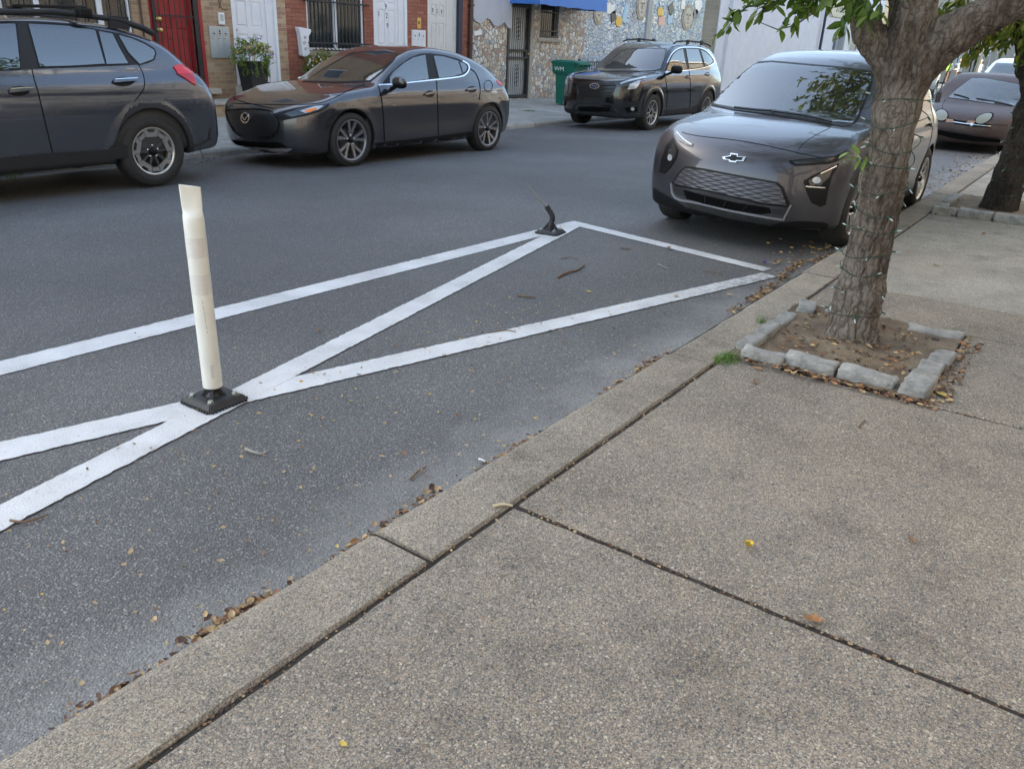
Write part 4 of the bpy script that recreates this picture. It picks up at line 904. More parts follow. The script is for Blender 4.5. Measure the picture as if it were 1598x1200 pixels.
    def wheels(s, style, front=True, Rt=None, w=.215, track=None, rim=None, z0=0.0, alloy=None, dark=None):
        Rt = Rt or s.Rw; rim = rim or Rt*.7; track = track or s.W-.035
        dirs = (-1, 1)
        for ax in (0, s.wb):
            for sd in dirs:
                yo = sd*track/2; e = MB()
                T = lambda prof: [(r, sd*hh) for r, hh in prof]
                wh_ = bpy.data.objects.new('wheel', None); COL.objects.link(wh_); wh_.parent = s.root; wh_.location = (ax, yo, Rt)
                wr = wh_
                b = MB(); b.lathe(T([(rim*.97, -w*.9), (rim+.01, -w*.98), (Rt-.02, -w), (Rt-.004, -w*.93), (Rt, -w*.7), (Rt, -w*.27), (Rt-.005, -w*.06), (Rt-.022, -.004), (Rt-.045, .002), ((Rt+rim)/2, .006), (rim+.018, 0), (rim, -.012), (rim*.97, -.02)]), (0, 0, 0), 'y', 56)
                o = b.build('tyre', M_TYRE, wr, origin=(0, 0, 0))
                b = MB(); b.lathe(T([(rim+.002, -.006), (rim-.004, -.004), (rim-.016, -.012), (rim-.022, -.03), (rim-.03, -.16)]), (0, 0, 0), 'y', 48); b.build('rim', alloy or M_GUN, wr, origin=(0, 0, 0))
                b = MB(); b.lathe(T([(0, -.12), (rim-.03, -.12)]), (0, 0, 0), 'y', 40); b.lathe(T([(0, -.075), (rim*.62, -.075), (rim*.62, -.09)]), (0, 0, 0), 'y', 32); b.build('brake_disc', M_DKAL, wr, origin=(0, 0, 0))
                SPK[style](wr, rim, sd, alloy or M_GUN, dark or M_DKAL, ax)
                b = MB(); b.lathe(T([(0, -.012), (.026, -.013), (.032, -.02), (.034, -.05)]), (0, 0, 0), 'y', 20); b.build('hub_cap', M_TRIM, wr, origin=(0, 0, 0))
                b = MB()
                for k in range(5):
                    a = k*2*pi/5+.3; b.lathe(T([(0, -.022), (.009, -.022), (.009, -.05)]), (.057*cos(a), 0, .057*sin(a)), 'y', 8)
                b.build('lug_nuts', M_CHROME, wr, origin=(0, 0, 0))
def dens(p, closed):
    """Catmull-Rom through the points"""
    n = len(p)
    if n < 3: return p
    out = []
    rngi = range(n if closed else n-1)
    for i in rngi:
        g = lambda k: p[k % n] if closed else p[min(max(k, 0), n-1)]
        a, b, c, d = g(i-1), g(i), g(i+1), g(i+2)
        for t in (0, .33, .66): out.append(.5*((2*b)+(-a+c)*t+(2*a-5*b+4*c-d)*t*t+(-a+3*b-3*c+d)*t**3))
    if not closed: out.append(p[-1])
    return np.array(out)
def roundpoly(poly): return [tuple(q) for q in dens(np.array(poly, float), True)]
def spoke(b, pts, y0, y1, sd):
    """prism spoke in the wheel plane; y0 outer face, y1 back, both behind the rim lip; tapered edge"""
    n = len(pts); V = [(p[0]*1.0, sd*y0(p), p[1]) for p in pts]+[(p[0], sd*(y0(p)-y1), p[1]) for p in pts]
    b.add(V, [tuple(range(n)), tuple(range(n, 2*n))[::-1]]+[(i, (i+1) % n, n+(i+1) % n, n+i) for i in range(n)])
def rot(p, a): return (p[0]*cos(a)-p[1]*sin(a), p[0]*sin(a)+p[1]*cos(a))
def spk_multi(wr, R, sd, al, dk, ax):     # ten slim spokes in pairs
    b = MB(); f = lambda p: -.018-.03*(1-min(1, math.hypot(*p)/R))
    for k in range(10):
        a = 2*pi*(k//2)/5+(.27 if k % 2 else -.27)+.2; tw = -.1 if k % 2 else .1
        b2 = [(.035, -.014), (R*.5, -.017), (R-.012, -.021), (R-.012, .021), (R*.5, .017), (.035, .014)]
        pts = [rot((p[0], p[1]), a+tw*(1-p[0]/R)*1.6) for p in b2]; spoke(b, pts, f, .035, sd)
        for e in (-1, 1): pass
    b.build('spokes', al, wr, origin=(0, 0, 0))
def spk_y(wr, R, sd, al, dk, ax):         # five V spokes, machined faces over dark backs
    b = MB(); d = MB(); f = lambda p: -.014-.02*(1-min(1, math.hypot(*p)/R)); g = lambda p: f(p)-.008
    for k in range(5):
        a = 2*pi*k/5+.32
        for e in (-1, 1):
            pts = [(.045, e*.004), (R*.45, e*.016), (R-.012, e*.085), (R-.012, e*.112), (R*.45, e*.045), (.045, e*.03)]; spoke(b, [rot(p, a) for p in pts], f, .01, sd)
            pts = [(.045, e*.002), (R*.45, e*.012), (R-.012, e*.078), (R-.012, e*.12), (R*.45, e*.05), (.045, e*.034)]; spoke(d, [rot(p, a) for p in pts], g, .03, sd)
        pts = [(.06, -.006), (R-.012, -.007), (R-.012, .007), (.06, .006)]; spoke(d, [rot(p, a+pi/5) for p in pts], g, .02, sd)
    b.build('spokes', al, wr, origin=(0, 0, 0)); d.build('spoke_backs', dk, wr, origin=(0, 0, 0))
def spk_hex(wr, R, sd, al, dk, ax):       # machined zigzag over dark spokes
    b = MB(); d = MB(); f = lambda p: -.012-.012*(1-min(1, math.hypot(*p)/R)); g = lambda p: f(p)-.012
    for k in range(5):
        a = 2*pi*k/5+pi/2
        w = .013
        path = [(R-.01, .235*R), (R*.76, .155*R), (R*.62, .2*R), (R*.56, .12*R)] 
        U = [(R-.006, -.44*R), (R*.60, -.22*R), (R*.60, .22*R), (R-.006, .44*R), (R-.006, .25*R), (R*.79, .12*R), (R*.79, -.12*R), (R-.006, -.25*R)]
        spoke(b, [rot(p, a) for p in U], f, .012, sd)
        for e in (-1, 1):
            L = [(R*.60, e*.10*R), (R*.60, e*.24*R), (R*.80, e*.37*R), (R*.62, e*.54*R), (R*.5, e*.44*R), (R*.62, e*.33*R)]
            spoke(b, [rot(p, a) for p in L], f, .012, sd)
            S = [(.05, e*.006), (R*.7, e*.16*R), (R*.7, e*.24*R), (.05, e*.03)]; spoke(d, [rot(p, a) for p in S], g, .03, sd)
    b.build('spokes', al, wr, origin=(0, 0, 0)); d.build('spoke_backs', M_SPKD, wr, origin=(0, 0, 0))
SPK = {'multi': spk_multi, 'y': spk_y, 'hex': spk_hex}
def Z(x0, y0, s, pts): return [(x0+a/s, y0+b/s) for a, b in pts]      # outline read off an enlarged crop
def mirror_(car, pos, m_shell, m_glass, sg, size=(.1, .22, .14)):
    """door mirror: rounded housing on an arm"""
    x, y, z = pos
    def F(X, Y, Zz):
        d = np.sqrt(((X-x)/(size[0]*.62))**2+((Y-y)/(size[1]*.5))**2*1.0+((Zz-z)/(size[2]*.5))**2)
        e = ((np.abs((X-x)/(size[0]*.62)))**2.2+(np.abs((Y-y)/(size[1]*.5)))**3+(np.abs((Zz-z)/(size[2]*.5)))**3)**(1/2.6)
        return smax((e-1)*.05, (X-x)-size[0]*.3, .01)
    P, Q = surfnet(F, (x-.12, y-size[1]*.6, z-size[2]*.6), (x+.1, y+size[1]*.6, z+size[2]*.6), .012)
    cz = P[Q].mean(1)[:, 2]; me = np_mesh('mirror', P, Q, [m_shell, M_TRIM], True, (cz < z-.012).astype(int)); o = link_mesh('mirror', me, car.root)
    mb = MB(); s_ = -1 if y < 0 else 1
    mb.tube([(x, y-s_*size[1]*.3, z-.04), (x+.02, y-s_*size[1]*.62, z-.075), (x+.04, y-s_*(size[1]*.62+.09), z-.085)], [.028, .026, .03], 8); mb.build('mirror_arm', M_TRIM, o, origin=(0, 0, 0))
    return o
C_ = curve
def base(**k):
    d = dict(crl=.03, kt=.10, kf=.10, kb=.05, flare=.0, nr=.42, npow=2.8, tr=.3, wrap=.11, cru=.05, gw=.78, tumble=.40, tumble2=.2, tc=1, xc=1.6)
    d.update(k)
    for n in ('deck', 'roof', 'nose', 'tail', 'side', 'plan', 'sill', 'gplan'):
        d[n] = C_(d[n])
    return d
def ellipse(cx, cy, rx, ry, n=18, a=0): return [(cx+rx*cos(t)*cos(a)-ry*sin(t)*sin(a), cy+rx*cos(t)*sin(a)+ry*sin(t)*cos(a)) for t in np.linspace(0, 2*pi, n+1)[:-1]]
# ================================================================== grey hatchback with the twin-wing badge, across the street
P_MZ = paintmat('grey_car_paint', (.075, .075, .082), .75, .17)
mz = Car('parked_car', 'dark grey hatchback with black mesh grille, parked across the street between two other cars', (7.215, 8.5, -.02), -.02, base(
    x0=-.915, x1=3.545, W=1.797, H=1.435, wb=2.725, Rw=.328, Ra=.368, belt=.97, belt_w=.80, tumble=.44, tumble2=.22, gw=.76, flare=.012,
    side=[(.1, .9), (.22, .945), (.4, .975), (.6, .99), (.7, 1.0), (.76, .99), (.86, .95), (.96, .90), (1.05, .84), (1.2, .7)], plan=[(-.9, .93), (-.4, .975), (.3, .995), (1.3, 1), (2.5, .995), (3.1, .955), (3.5, .87)],
    nose=[(.12, -.74), (.2, -.85), (.28, -.9), (.45, -.915), (.6, -.905), (.68, -.875), (.75, -.78), (.85, -.5)], tail=[(.15, 3.3), (.3, 3.48), (.5, 3.54), (.7, 3.53), (.85, 3.45), (.95, 3.36), (1.1, 3.2), (1.3, 3.0)],
    deck=[(-.95, .68), (-.85, .715), (-.6, .80), (-.3, .865), (.1, .925), (.5, .965), (1, .985), (2.6, 1.0), (3.1, 1.02), (3.4, .98), (3.6, .9)], sill=[(-1, .17), (-.4, .19), (.5, .19), (2.2, .2), (2.8, .22), (3.6, .26)], gplan=[(-.5, .97), (.5, 1), (2.2, 1), (2.8, .94), (3.3, .82), (3.6, .75)],
    roof=[(-.6, .35), (.0, .74), (.4, .985), (.8, 1.2), (1.15, 1.345), (1.45, 1.41), (1.8, 1.432), (2.2, 1.405), (2.6, 1.335), (2.95, 1.235), (3.2, 1.12), (3.4, .95), (3.55, .7)],
    sculpt=lambda x, z: -.022*np.exp(-((z-.5)/.16)**2)*sst(.4, 1.0, x)*(1-sst(2.0, 2.5, x))))
mz.make(.02, P_MZ)
z2 = lambda pts: Z(330, 0, 3.196, pts); za = lambda pts: Z(320, 60, 5.715, pts); zb = lambda pts: Z(560, 60, 5.715, pts); z3 = lambda pts: Z(560, 0, 7.99, pts)
mz.panel('roof_panel', z2([(700, 262), (760, 248), (900, 240), (1080, 238), (1010, 258), (940, 274), (800, 268)]), mat('dark_roof', (.02, .018, .018), .12, coat=1), off=.002, mirror=False)
mz.clear('windscreen', z2([(458, 406), (570, 345), (690, 276), (760, 266), (850, 266), (930, 274), (900, 305), (850, 355), (792, 403), (620, 410)]), M_WSCLEAR, mirror=False, frit=4.6)
mz.panel('window_surround', z3([(285, 1055), (380, 930), (520, 800), (640, 720), (760, 675), (880, 668), (1060, 690), (1240, 740), (1330, 785), (1375, 850), (1340, 920), (1260, 955), (940, 1000), (380, 1050)]), M_TRIM, off=.002, holes=[z3([(385, 1040), (385, 960), (440, 890), (560, 790), (680, 720), (825, 690), (868, 990), (640, 1020)]), z3([(930, 700), (1060, 712), (1235, 765), (1285, 925), (1180, 955), (1000, 980)]), z3([(1256, 775), (1320, 800), (1348, 845), (1330, 890), (1298, 915)])])
mz.panel('front_door', z2([(832, 430), (905, 424), (1120, 405), (1126, 520), (1128, 676), (990, 692), (862, 706), (858, 600), (848, 495)]), P_MZ, off=.0035, both=True)
mz.panel('rear_door', z2([(1125, 404), (1250, 388), (1290, 352), (1312, 366), (1332, 410), (1338, 455), (1332, 500), (1316, 560), (1302, 610), (1296, 655), (1133, 675), (1130, 520)]), P_MZ, off=.0035)
mz.clear('side_window', z3([(385, 1040), (385, 960), (440, 890), (560, 790), (680, 720), (825, 690), (868, 990), (640, 1020)]), M_SIDECLEAR, frit=3.6)
mz.clear('side_window', z3([(930, 700), (1060, 712), (1235, 765), (1285, 925), (1180, 955), (1000, 980)]), M_SIDECLEAR, frit=3.6)
mz.clear('quarter_window', z3([(1256, 775), (1320, 800), (1348, 845), (1330, 890), (1298, 915)]), M_PRIV, frit=3.6)
mz.strip('window_chrome', z3([(245, 1068), (500, 1048), (900, 1005), (1240, 965), (1330, 930), (1372, 865), (1355, 805), (1290, 765)]), 2.0, M_CHROME, off=.008)
mz.panel('sill_skirt', z2([(815, 714), (1000, 694), (1308, 656), (1306, 692), (1100, 716), (805, 748)]), M_TRIM, off=.004)
mz.strip('panel_gap', z2([(100, 516), (300, 523), (500, 520), (590, 500), (680, 455), (755, 425), (762, 412)]), .8, M_SEAM, off=.0025, th=.006)
mz.strip('panel_gap', z2([(832, 430), (848, 495), (858, 600), (862, 706)]), 1.0, M_SEAM, off=.0045, th=.006)
mz.strip('panel_gap', z2([(1120, 404), (1127, 520), (1129, 676)]), 1.0, M_SEAM, off=.0045, th=.006)
mz.strip('panel_gap', z2([(1290, 345), (1316, 366), (1335, 410), (1340, 455), (1334, 500)]), 1.0, M_SEAM, off=.0045, th=.006)
mz.strip('fuel_flap', z2([(1380+21*cos(t), 430+27*sin(t)) for t in np.linspace(0, 6.28, 16)[:-1]]), .7, M_SEAM, closed=True, off=.003, th=.005, mirror=False)
gr = mz.panel('grille', z2([(76, 558), (105, 551), (200, 550), (285, 556), (312, 578), (335, 612), (325, 650), (295, 680), (205, 690), (135, 668), (100, 625)]), mat('mesh_grille', (.008, .008, .009), .35, bump=.9, bscale=55), off=.008, mirror=False)
gl = z2([(74, 560), (100, 550), (200, 546), (288, 553), (314, 574), (337, 612), (326, 654), (297, 684), (204, 694), (132, 671), (98, 628)])
mz.strip('grille_rim', gl, 1.3, M_TRIM, closed=True, off=.014, mirror=False)
mz.panel('badge', ellipse(384.5, 184.5, 7.0, 8.4), M_CHROME, off=.02, mirror=False, step=2, parent=gr[0])
mz.panel('badge', ellipse(384.5, 184.5, 5.0, 6.3), M_TRIM, off=.022, mirror=False, step=2, parent=gr[0])
mz.strip('badge', [(379, 181), (382, 184), (384.5, 188), (387, 184), (390, 181)], 1.5, M_CHROME, off=.026, mirror=False, parent=gr[0], step=1.5)
mz.panel('headlight_trim', z2([(296, 574), (340, 560), (420, 540), (520, 527), (588, 519), (582, 535), (550, 556), (470, 580), (370, 600), (345, 604), (330, 590)]), M_TRIM, off=.004)
mz.panel('headlight', z2([(362, 570), (430, 547), (520, 530), (580, 522), (555, 545), (490, 566), (400, 584)]), M_DLAMP, off=.007)
mz.panel('lamp_lens', z2([(440, 556), (520, 532), (560, 530), (530, 550), (470, 566)]), M_LAMP, off=.009)
mz.panel('indicator', z2([(466, 552), (520, 540), (528, 549), (488, 563), (468, 562)]), M_AMBER, off=.011)
mz.panel('lower_intake', z2([(92, 700), (220, 708), (340, 712), (378, 735), (300, 738), (180, 730), (98, 716)]), M_SEAM, off=.009, mirror=False)
mz.panel('front_lip', z2([(86, 712), (180, 732), (300, 742), (400, 744), (380, 757), (250, 757), (130, 745), (90, 730)]), mat('satin_lip', (.3, .3, .32), .3, .3), off=.012, mirror=False)
mz.panel('tail_light', z2([(1420, 404), (1438, 404), (1453, 412), (1450, 432), (1436, 424)]), M_TAIL, off=.008)
for (a, b) in ((1088, 468), (1298, 446)):
    mz.panel('handle_recess', ellipse(*z2([(a, b+2)])[0], 7.5, 5.2), M_TRIM, off=.005); mz.strip('door_handle', z2([(a-28, b+6), (a, b+1), (a+30, b-4)]), 3.0, P_MZ, off=.03, th=.02)
mirror_(mz, (.72, -1.0, 1.0), P_MZ, M_TRIM, -1)
mz.openglass(xd=.72, zd=.93, xs=1.55, zs=.4, hs=1.16, xr=2.3, seat=mat('beige_seat', (.3, .24, .19), .8, noise=.15))
mz.wheels('multi', rim=.245)
# ================================================================== black SUV
P_FO = paintmat('black_car_paint', (.008, .008, .0085), .1, .12)
fo = Car('parked_car', 'glossy black SUV with roof rails, parked in front of the mosaic wall', (15.42, 8.5, -.02), -.01, base(
    x0=-.95, x1=3.69, W=1.815, H=1.72, wb=2.67, Rw=.352, Ra=.405, belt=1.12, belt_w=.83, tumble=.30, tumble2=.22, gw=.8, flare=.022, kt=.08, nr=.36, npow=3,
    side=[(.1, .9), (.25, .95), (.5, .985), (.8, 1.0), (.9, .995), (1.0, .965), (1.12, .915), (1.2, .86), (1.4, .7)], plan=[(-.95, .95), (-.5, .98), (.3, 1), (2.6, 1), (3.2, .97), (3.7, .9)],
    nose=[(.18, -.82), (.27, -.91), (.4, -.945), (.6, -.95), (.8, -.935), (.92, -.9), (1.0, -.78), (1.1, -.5)], tail=[(.2, 3.5), (.35, 3.65), (.6, 3.69), (.85, 3.66), (1.1, 3.6), (1.4, 3.5), (1.65, 3.3)],
    deck=[(-.97, .92), (-.85, .96), (-.5, 1.02), (-.1, 1.07), (.3, 1.11), (.9, 1.13), (3, 1.15), (3.5, 1.12), (3.7, 1.05)], sill=[(-1, .24), (-.4, .26), (.5, .25), (2.2, .25), (2.8, .28), (3.7, .32)], gplan=[(-.5, .97), (.5, 1), (2.6, 1), (3.2, .95), (3.6, .88)],
    roof=[(-.6, .55), (-.1, .92), (.2, 1.12), (.6, 1.38), (.95, 1.575), (1.2, 1.645), (1.8, 1.69), (2.6, 1.68), (3.1, 1.63), (3.35, 1.53), (3.5, 1.36), (3.62, 1.15), (3.75, .8)]))
fo.make(.024, P_FO, lambda x, y, z, da: (z < .36+.02*np.sin(x)) | (da < .465))
zf = lambda pts: Z(870, 50, 5.918, pts)
fo.clear('windscreen', zf([(392, 362), (480, 280), (598, 185), (640, 168), (820, 158), (1003, 162), (985, 250), (950, 345), (900, 358), (640, 366)]), M_WSCLEAR, mirror=False, frit=2.2)
fo.panel('window_surround', zf([(985, 375), (1010, 300), (1050, 215), (1100, 168), (1160, 150), (1300, 152), (1375, 180), (1430, 240), (1445, 280), (1420, 305), (1350, 332), (1200, 356)]), M_TRIM, off=.002, holes=[zf([(1003, 366), (1025, 300), (1060, 220), (1105, 175), (1158, 160), (1192, 350)]), zf([(1185, 158), (1300, 162), (1346, 322), (1218, 345)]), zf([(1320, 168), (1370, 190), (1415, 235), (1435, 275), (1415, 297), (1366, 316)])])
fo.clear('side_window', zf([(1003, 366), (1025, 300), (1060, 220), (1105, 175), (1158, 160), (1192, 350)]), M_SIDECLEAR, frit=2.2)
fo.clear('side_window', zf([(1185, 158), (1300, 162), (1346, 322), (1218, 345)]), M_PRIV, frit=2.2)
fo.clear('quarter_window', zf([(1320, 168), (1370, 190), (1415, 235), (1435, 275), (1415, 297), (1366, 316)]), M_PRIV, frit=2.2)
fo.strip('window_chrome', zf([(988, 376), (1200, 357), (1350, 333), (1425, 305), (1447, 278), (1430, 238), (1376, 178), (1300, 149), (1165, 146), (1100, 163), (1048, 212), (1010, 290)]), 1.3, M_CHROME, off=.008)
fo.strip('panel_gap', zf([(985, 378), (1000, 450), (1012, 560), (1006, 700)]), .8, M_SEAM, off=.003, th=.006); fo.strip('panel_gap', zf([(1215, 358), (1228, 500), (1222, 720)]), .8, M_SEAM, off=.003, th=.006)
fo.strip('panel_gap', zf([(175, 450), (350, 450), (560, 460), (700, 420), (860, 385), (905, 365)]), .6, M_SEAM, off=.0025, th=.006)
g = fo.panel('grille', zf([(186, 488), (200, 466), (360, 462), (525, 468), (545, 500), (520, 560), (490, 608), (350, 610), (212, 602)]), mat('slat_black', (.012, .012, .012), .3), off=.008, mirror=False)
for k, y in enumerate((498, 530, 562, 590)): fo.strip('grille_bar', zf([(196+k*5, y-4), (350, y), (535-k*14, y-2)]), 1.2, M_PLAST, off=.022, mirror=False, parent=g[0])
fo.panel('badge', ellipse(870+347/5.918, 50+503/5.918, 7.6, 4.2), M_CHROME, off=.026, mirror=False, step=2, parent=g[0]); fo.panel('badge', ellipse(870+347/5.918, 50+503/5.918, 6.5, 3.2), mat('deep_blue', (.02, .03, .09), .2), off=.028, mirror=False, step=2, parent=g[0])
for dx, dy, r in ((-2.6, -.9, 1.15), (.2, -1.2, .7), (1.6, .3, .7), (-.6, .8, .7), (3.2, -.7, .7), (2.4, 1.5, .6)): fo.panel('badge', ellipse(870+347/5.918+dx, 50+503/5.918+dy, r, r*.75, 8), M_CHROME, off=.031, mirror=False, step=1.5, parent=g[0])
fo.panel('headlight', zf([(572, 486), (640, 456), (740, 432), (822, 416), (802, 455), (770, 500), (735, 528), (632, 540), (655, 485)]), M_DLAMP, off=.006)
fo.panel('lamp_lens', zf([(645, 535), (668, 485), (740, 455), (770, 450), (745, 500), (722, 524)]), M_LAMP, off=.009); fo.strip('running_light', zf([(580, 482), (650, 458), (815, 420)]), 2.0, M_LAMP, off=.01)
fo.panel('indicator', zf([(772, 450), (812, 440), (790, 478), (765, 492)]), mat('dull_amber', (.35, .1, .04), .2, coat=1), off=.01)
fo.panel('lower_intake', zf([(190, 692), (330, 690), (478, 702), (488, 735), (340, 740), (205, 732)]), M_SEAM, off=.006, mirror=False)
fo.panel('bumper_guard', zf([(160, 740), (200, 742), (500, 745), (560, 775), (800, 750), (802, 790), (640, 800), (400, 795), (150, 780), (100, 770), (92, 745)]), M_PLAST, off=.012, mirror=False)
fo.strip('bumper_guard', zf([(148, 740), (165, 672), (300, 668), (480, 668), (520, 700), (560, 762)]), 2.6, M_PLAST, off=.014, mirror=False)
for k in range(3): fo.strip('fog_vent', zf([(612+k*6, 652+k*18), (720+k*4, 645+k*18)]), 1.4, M_PLAST, off=.012)
fo.panel('fog_lamp', ellipse(870+692/5.918, 50+713/5.918, 2.9, 2.9, 12), M_LAMP, off=.012, step=2); fo.panel('fog_recess', zf([(620, 700), (730, 694), (742, 735), (640, 742)]), M_SEAM, off=.008)
fo.panel('sill_skirt', zf([(1003, 722), (1120, 712), (1235, 700), (1350, 640), (1345, 660), (1240, 735), (1100, 752), (1002, 764)]), M_PLAST, off=.006)
fo.panel('tail_light', zf([(1492, 335), (1515, 330), (1530, 350), (1530, 385), (1512, 395), (1495, 365)]), M_TAIL, off=.01)
for a, b in ((1205, 418), (1385, 392)): fo.panel('handle_recess', ellipse(870+a/5.918, 50+b/5.918, 3.5, 3), M_TRIM, off=.004); fo.strip('door_handle', zf([(a-22, b+4), (a+22, b-4)]), 1.5, P_FO, off=.025, th=.02)
mirror_(fo, (.62, -1.02, 1.17), M_TRIM, M_TRIM, -1, (.12, .24, .16))
for sd in (-1, 1):
    mb = MB(); mb.tube([(1.2, sd*.6, 1.66), (1.35, sd*.6, 1.695), (1.9, sd*.59, 1.725), (2.6, sd*.59, 1.715), (3.0, sd*.6, 1.67), (3.1, sd*.6, 1.64)], .017, 8)
    for x in (1.9, 2.6): mb.box(x-.05, x+.05, sd*.59-.015, sd*.59+.015, 1.66, 1.75)
    mb.build('roof_rail', M_PLAST, fo.root, origin=(0, 0, 0))
fo.openglass(xd=.55, zd=1.08, xs=1.4, zs=.58, hs=1.36, xr=2.25)
fo.wheels('y', rim=.235, alloy=M_ALLOY)
# ================================================================== grey-blue crossover at the left edge
P_XT = paintmat('slate_car_paint', (.085, .092, .115), .6, .2, dust=.08)
xt = Car('parked_car', 'slate blue crossover with grey arch cladding, cut off by the left photo edge', (1.99, 8.62, .0), .012, base(
    x0=-.88, x1=3.57, W=1.78, H=1.56, wb=2.635, Rw=.345, Ra=.405, belt=1.06, belt_w=.82, tumble=.36, tumble2=.2, gw=.78, flare=.02,
    side=[(.1, .9), (.25, .945), (.5, .98), (.75, 1.0), (.84, .995), (.9, .975), (1.0, .935), (1.1, .88), (1.3, .7)], plan=[(-.9, .95), (-.4, .98), (.3, 1), (2.5, 1), (3.1, .985), (3.55, .94)],
    nose=[(.15, -.75), (.3, -.85), (.5, -.88), (.7, -.86), (.85, -.78), (.95, -.5)], tail=[(.2, 3.42), (.33, 3.53), (.5, 3.57), (.75, 3.56), (.9, 3.52), (1.05, 3.43), (1.3, 3.2), (1.5, 3.0)], tr=.15,
    deck=[(-.9, .8), (-.6, .9), (0, .99), (.5, 1.04), (1.2, 1.06), (2.6, 1.085), (3.1, 1.11), (3.4, 1.1), (3.6, 1.0)], sill=[(-1, .24), (2.2, .25), (2.9, .28), (3.6, .34)], gplan=[(-.5, .97), (.5, 1), (2.3, 1), (2.9, .97), (3.4, .92)],
    roof=[(-.6, .45), (0, .84), (.35, 1.06), (.75, 1.3), (1.1, 1.46), (1.4, 1.52), (1.9, 1.55), (2.4, 1.53), (2.8, 1.465), (3.08, 1.38), (3.28, 1.25), (3.44, 1.09), (3.6, .8)]))
xt.make(.02, P_XT, lambda x, y, z, da: (da < .47) | (z < .3))
zx = lambda pts: Z(0, 0, 3.995, pts)
xt.panel('window_surround', zx([(-120, 138), (60, 132), (200, 136), (400, 150), (600, 182), (760, 212), (880, 255), (955, 300), (975, 335), (965, 375), (920, 398), (860, 406), (400, 432), (0, 447), (-120, 450)]), M_PLAST, off=.002, holes=[zx([(176, 153), (300, 158), (450, 168), (592, 192), (652, 400), (450, 412), (248, 418)]), zx([(614, 198), (700, 214), (742, 300), (798, 398), (664, 402)]), zx([(738, 222), (820, 244), (900, 278), (955, 312), (966, 335), (952, 372), (870, 402), (800, 330)]), zx([(-260, 180), (-120, 160), (60, 152), (95, 153), (126, 432), (-150, 444), (-330, 440)])])
xt.panel('front_door', zx([(-400, 462), (0, 446), (190, 436), (205, 500), (228, 580), (280, 800), (318, 952), (0, 974), (-300, 985)]), P_XT, off=.0035)
xt.panel('rear_door', zx([(198, 434), (500, 424), (862, 408), (884, 450), (897, 500), (893, 555), (850, 615), (790, 690), (745, 790), (715, 885), (682, 925), (330, 950), (290, 800), (238, 580), (214, 500)]), P_XT, off=.0035)
xt.clear('side_window', zx([(176, 153), (300, 158), (450, 168), (592, 192), (652, 400), (450, 412), (248, 418)]), M_PRIV, frit=5.2)
xt.clear('side_window', zx([(614, 198), (700, 214), (742, 300), (798, 398), (664, 402)]), M_PRIV, frit=5.2)
xt.clear('quarter_window', zx([(738, 222), (820, 244), (900, 278), (955, 312), (966, 335), (952, 372), (870, 402), (800, 330)]), M_PRIV, frit=5.2)
xt.clear('side_window', zx([(-260, 180), (-120, 160), (60, 152), (95, 153), (126, 432), (-150, 444), (-330, 440)]), M_PRIV, frit=5.2)
for L in ([(200, 436), (214, 500), (238, 580), (290, 800), (328, 952)], [(862, 406), (886, 450), (899, 500), (895, 555), (852, 617), (830, 640)]): xt.strip('panel_gap', zx(L), 1.1, M_SEAM, off=.0045, th=.006)
xt.panel('tail_light', zx([(1078, 418), (1110, 404), (1155, 408), (1190, 440), (1212, 495), (1218, 535), (1170, 505), (1110, 462)]), M_TAIL, off=.012)
xt.panel('tail_light', zx([(1100, 462), (1200, 462), (1216, 530), (1170, 502)]), mat('deep_tail', (.5, .006, .014), .2, coat=.4), off=.0135)
xt.panel('sill_skirt', zx([(-300, 998), (0, 984), (330, 956), (690, 932), (740, 905), (790, 905), (788, 985), (400, 1030), (0, 1062), (-300, 1075)]), M_PLAST, off=.008)
xt.panel('bumper_guard', zx([(1190, 915), (1296, 868), (1308, 800), (1312, 870), (1255, 905), (1192, 926)]), M_PLAST, off=.008)
for a, b in ((770, 512), (120, 570)):
    xt.panel('handle_recess', zx(ellipse(a-5, b, 68, 30)), M_TRIM, off=.005); xt.strip('door_handle', zx([(a-68, b+2), (a, b-4), (a+75, b-10)]), 5.2, P_XT, off=.035, th=.025); xt.strip('handle_chrome', zx([(a-62, b-8), (a, b-12), (a+78, b-15)]), 1.2, M_CHROME, off=.038, th=.01)
xt.panel('spoiler', zx([(850, 186), (900, 190), (935, 205), (938, 235), (900, 215), (860, 200)]), P_XT, off=.02, mirror=False)
ps = [(-.5, .92), (-.35, 1.12), (.35, 1.12), (.5, .92)]
xt.panel('windscreen', [(-.7, 1.07), (-.56, 1.44), (.56, 1.44), (.7, 1.07)], M_WSGLASS, 'front', off=.003, mirror=False)
for sd in (-1, 1):
    mb = MB(); mb.tube([(1.0, sd*.6, 1.47), (1.15, sd*.6, 1.54), (2.0, sd*.595, 1.59), (2.6, sd*.6, 1.55), (2.85, sd*.6, 1.485), (2.95, sd*.6, 1.44)], [.03, .026, .024, .026, .03, .03], 8)
    mb.box(2.5, 2.7, sd*.6-.02, sd*.6+.02, 1.47, 1.58); mb.build('roof_rail', M_PLAST, xt.root, origin=(0, 0, 0))
for x in (1.35, 2.25):
    mb = MB(); mb.box(x-.035, x+.035, -.66, .66, 1.625, 1.655, .012)
    for sd in (-1, 1): mb.box(x-.06, x+.06, sd*.64-.05, sd*.64+.05, 1.56, 1.635, .015)
    mb.build('roof_bar', M_TRIM, xt.root, origin=(0, 0, 0))
mirror_(xt, (.62, -.99, 1.1), P_XT, M_TRIM, -1); mirror_(xt, (.62, .99, 1.1), P_XT, M_TRIM, 1)
xt.openglass(xd=.6, zd=1.0, xs=1.45, zs=.52, hs=1.28, xr=2.2)
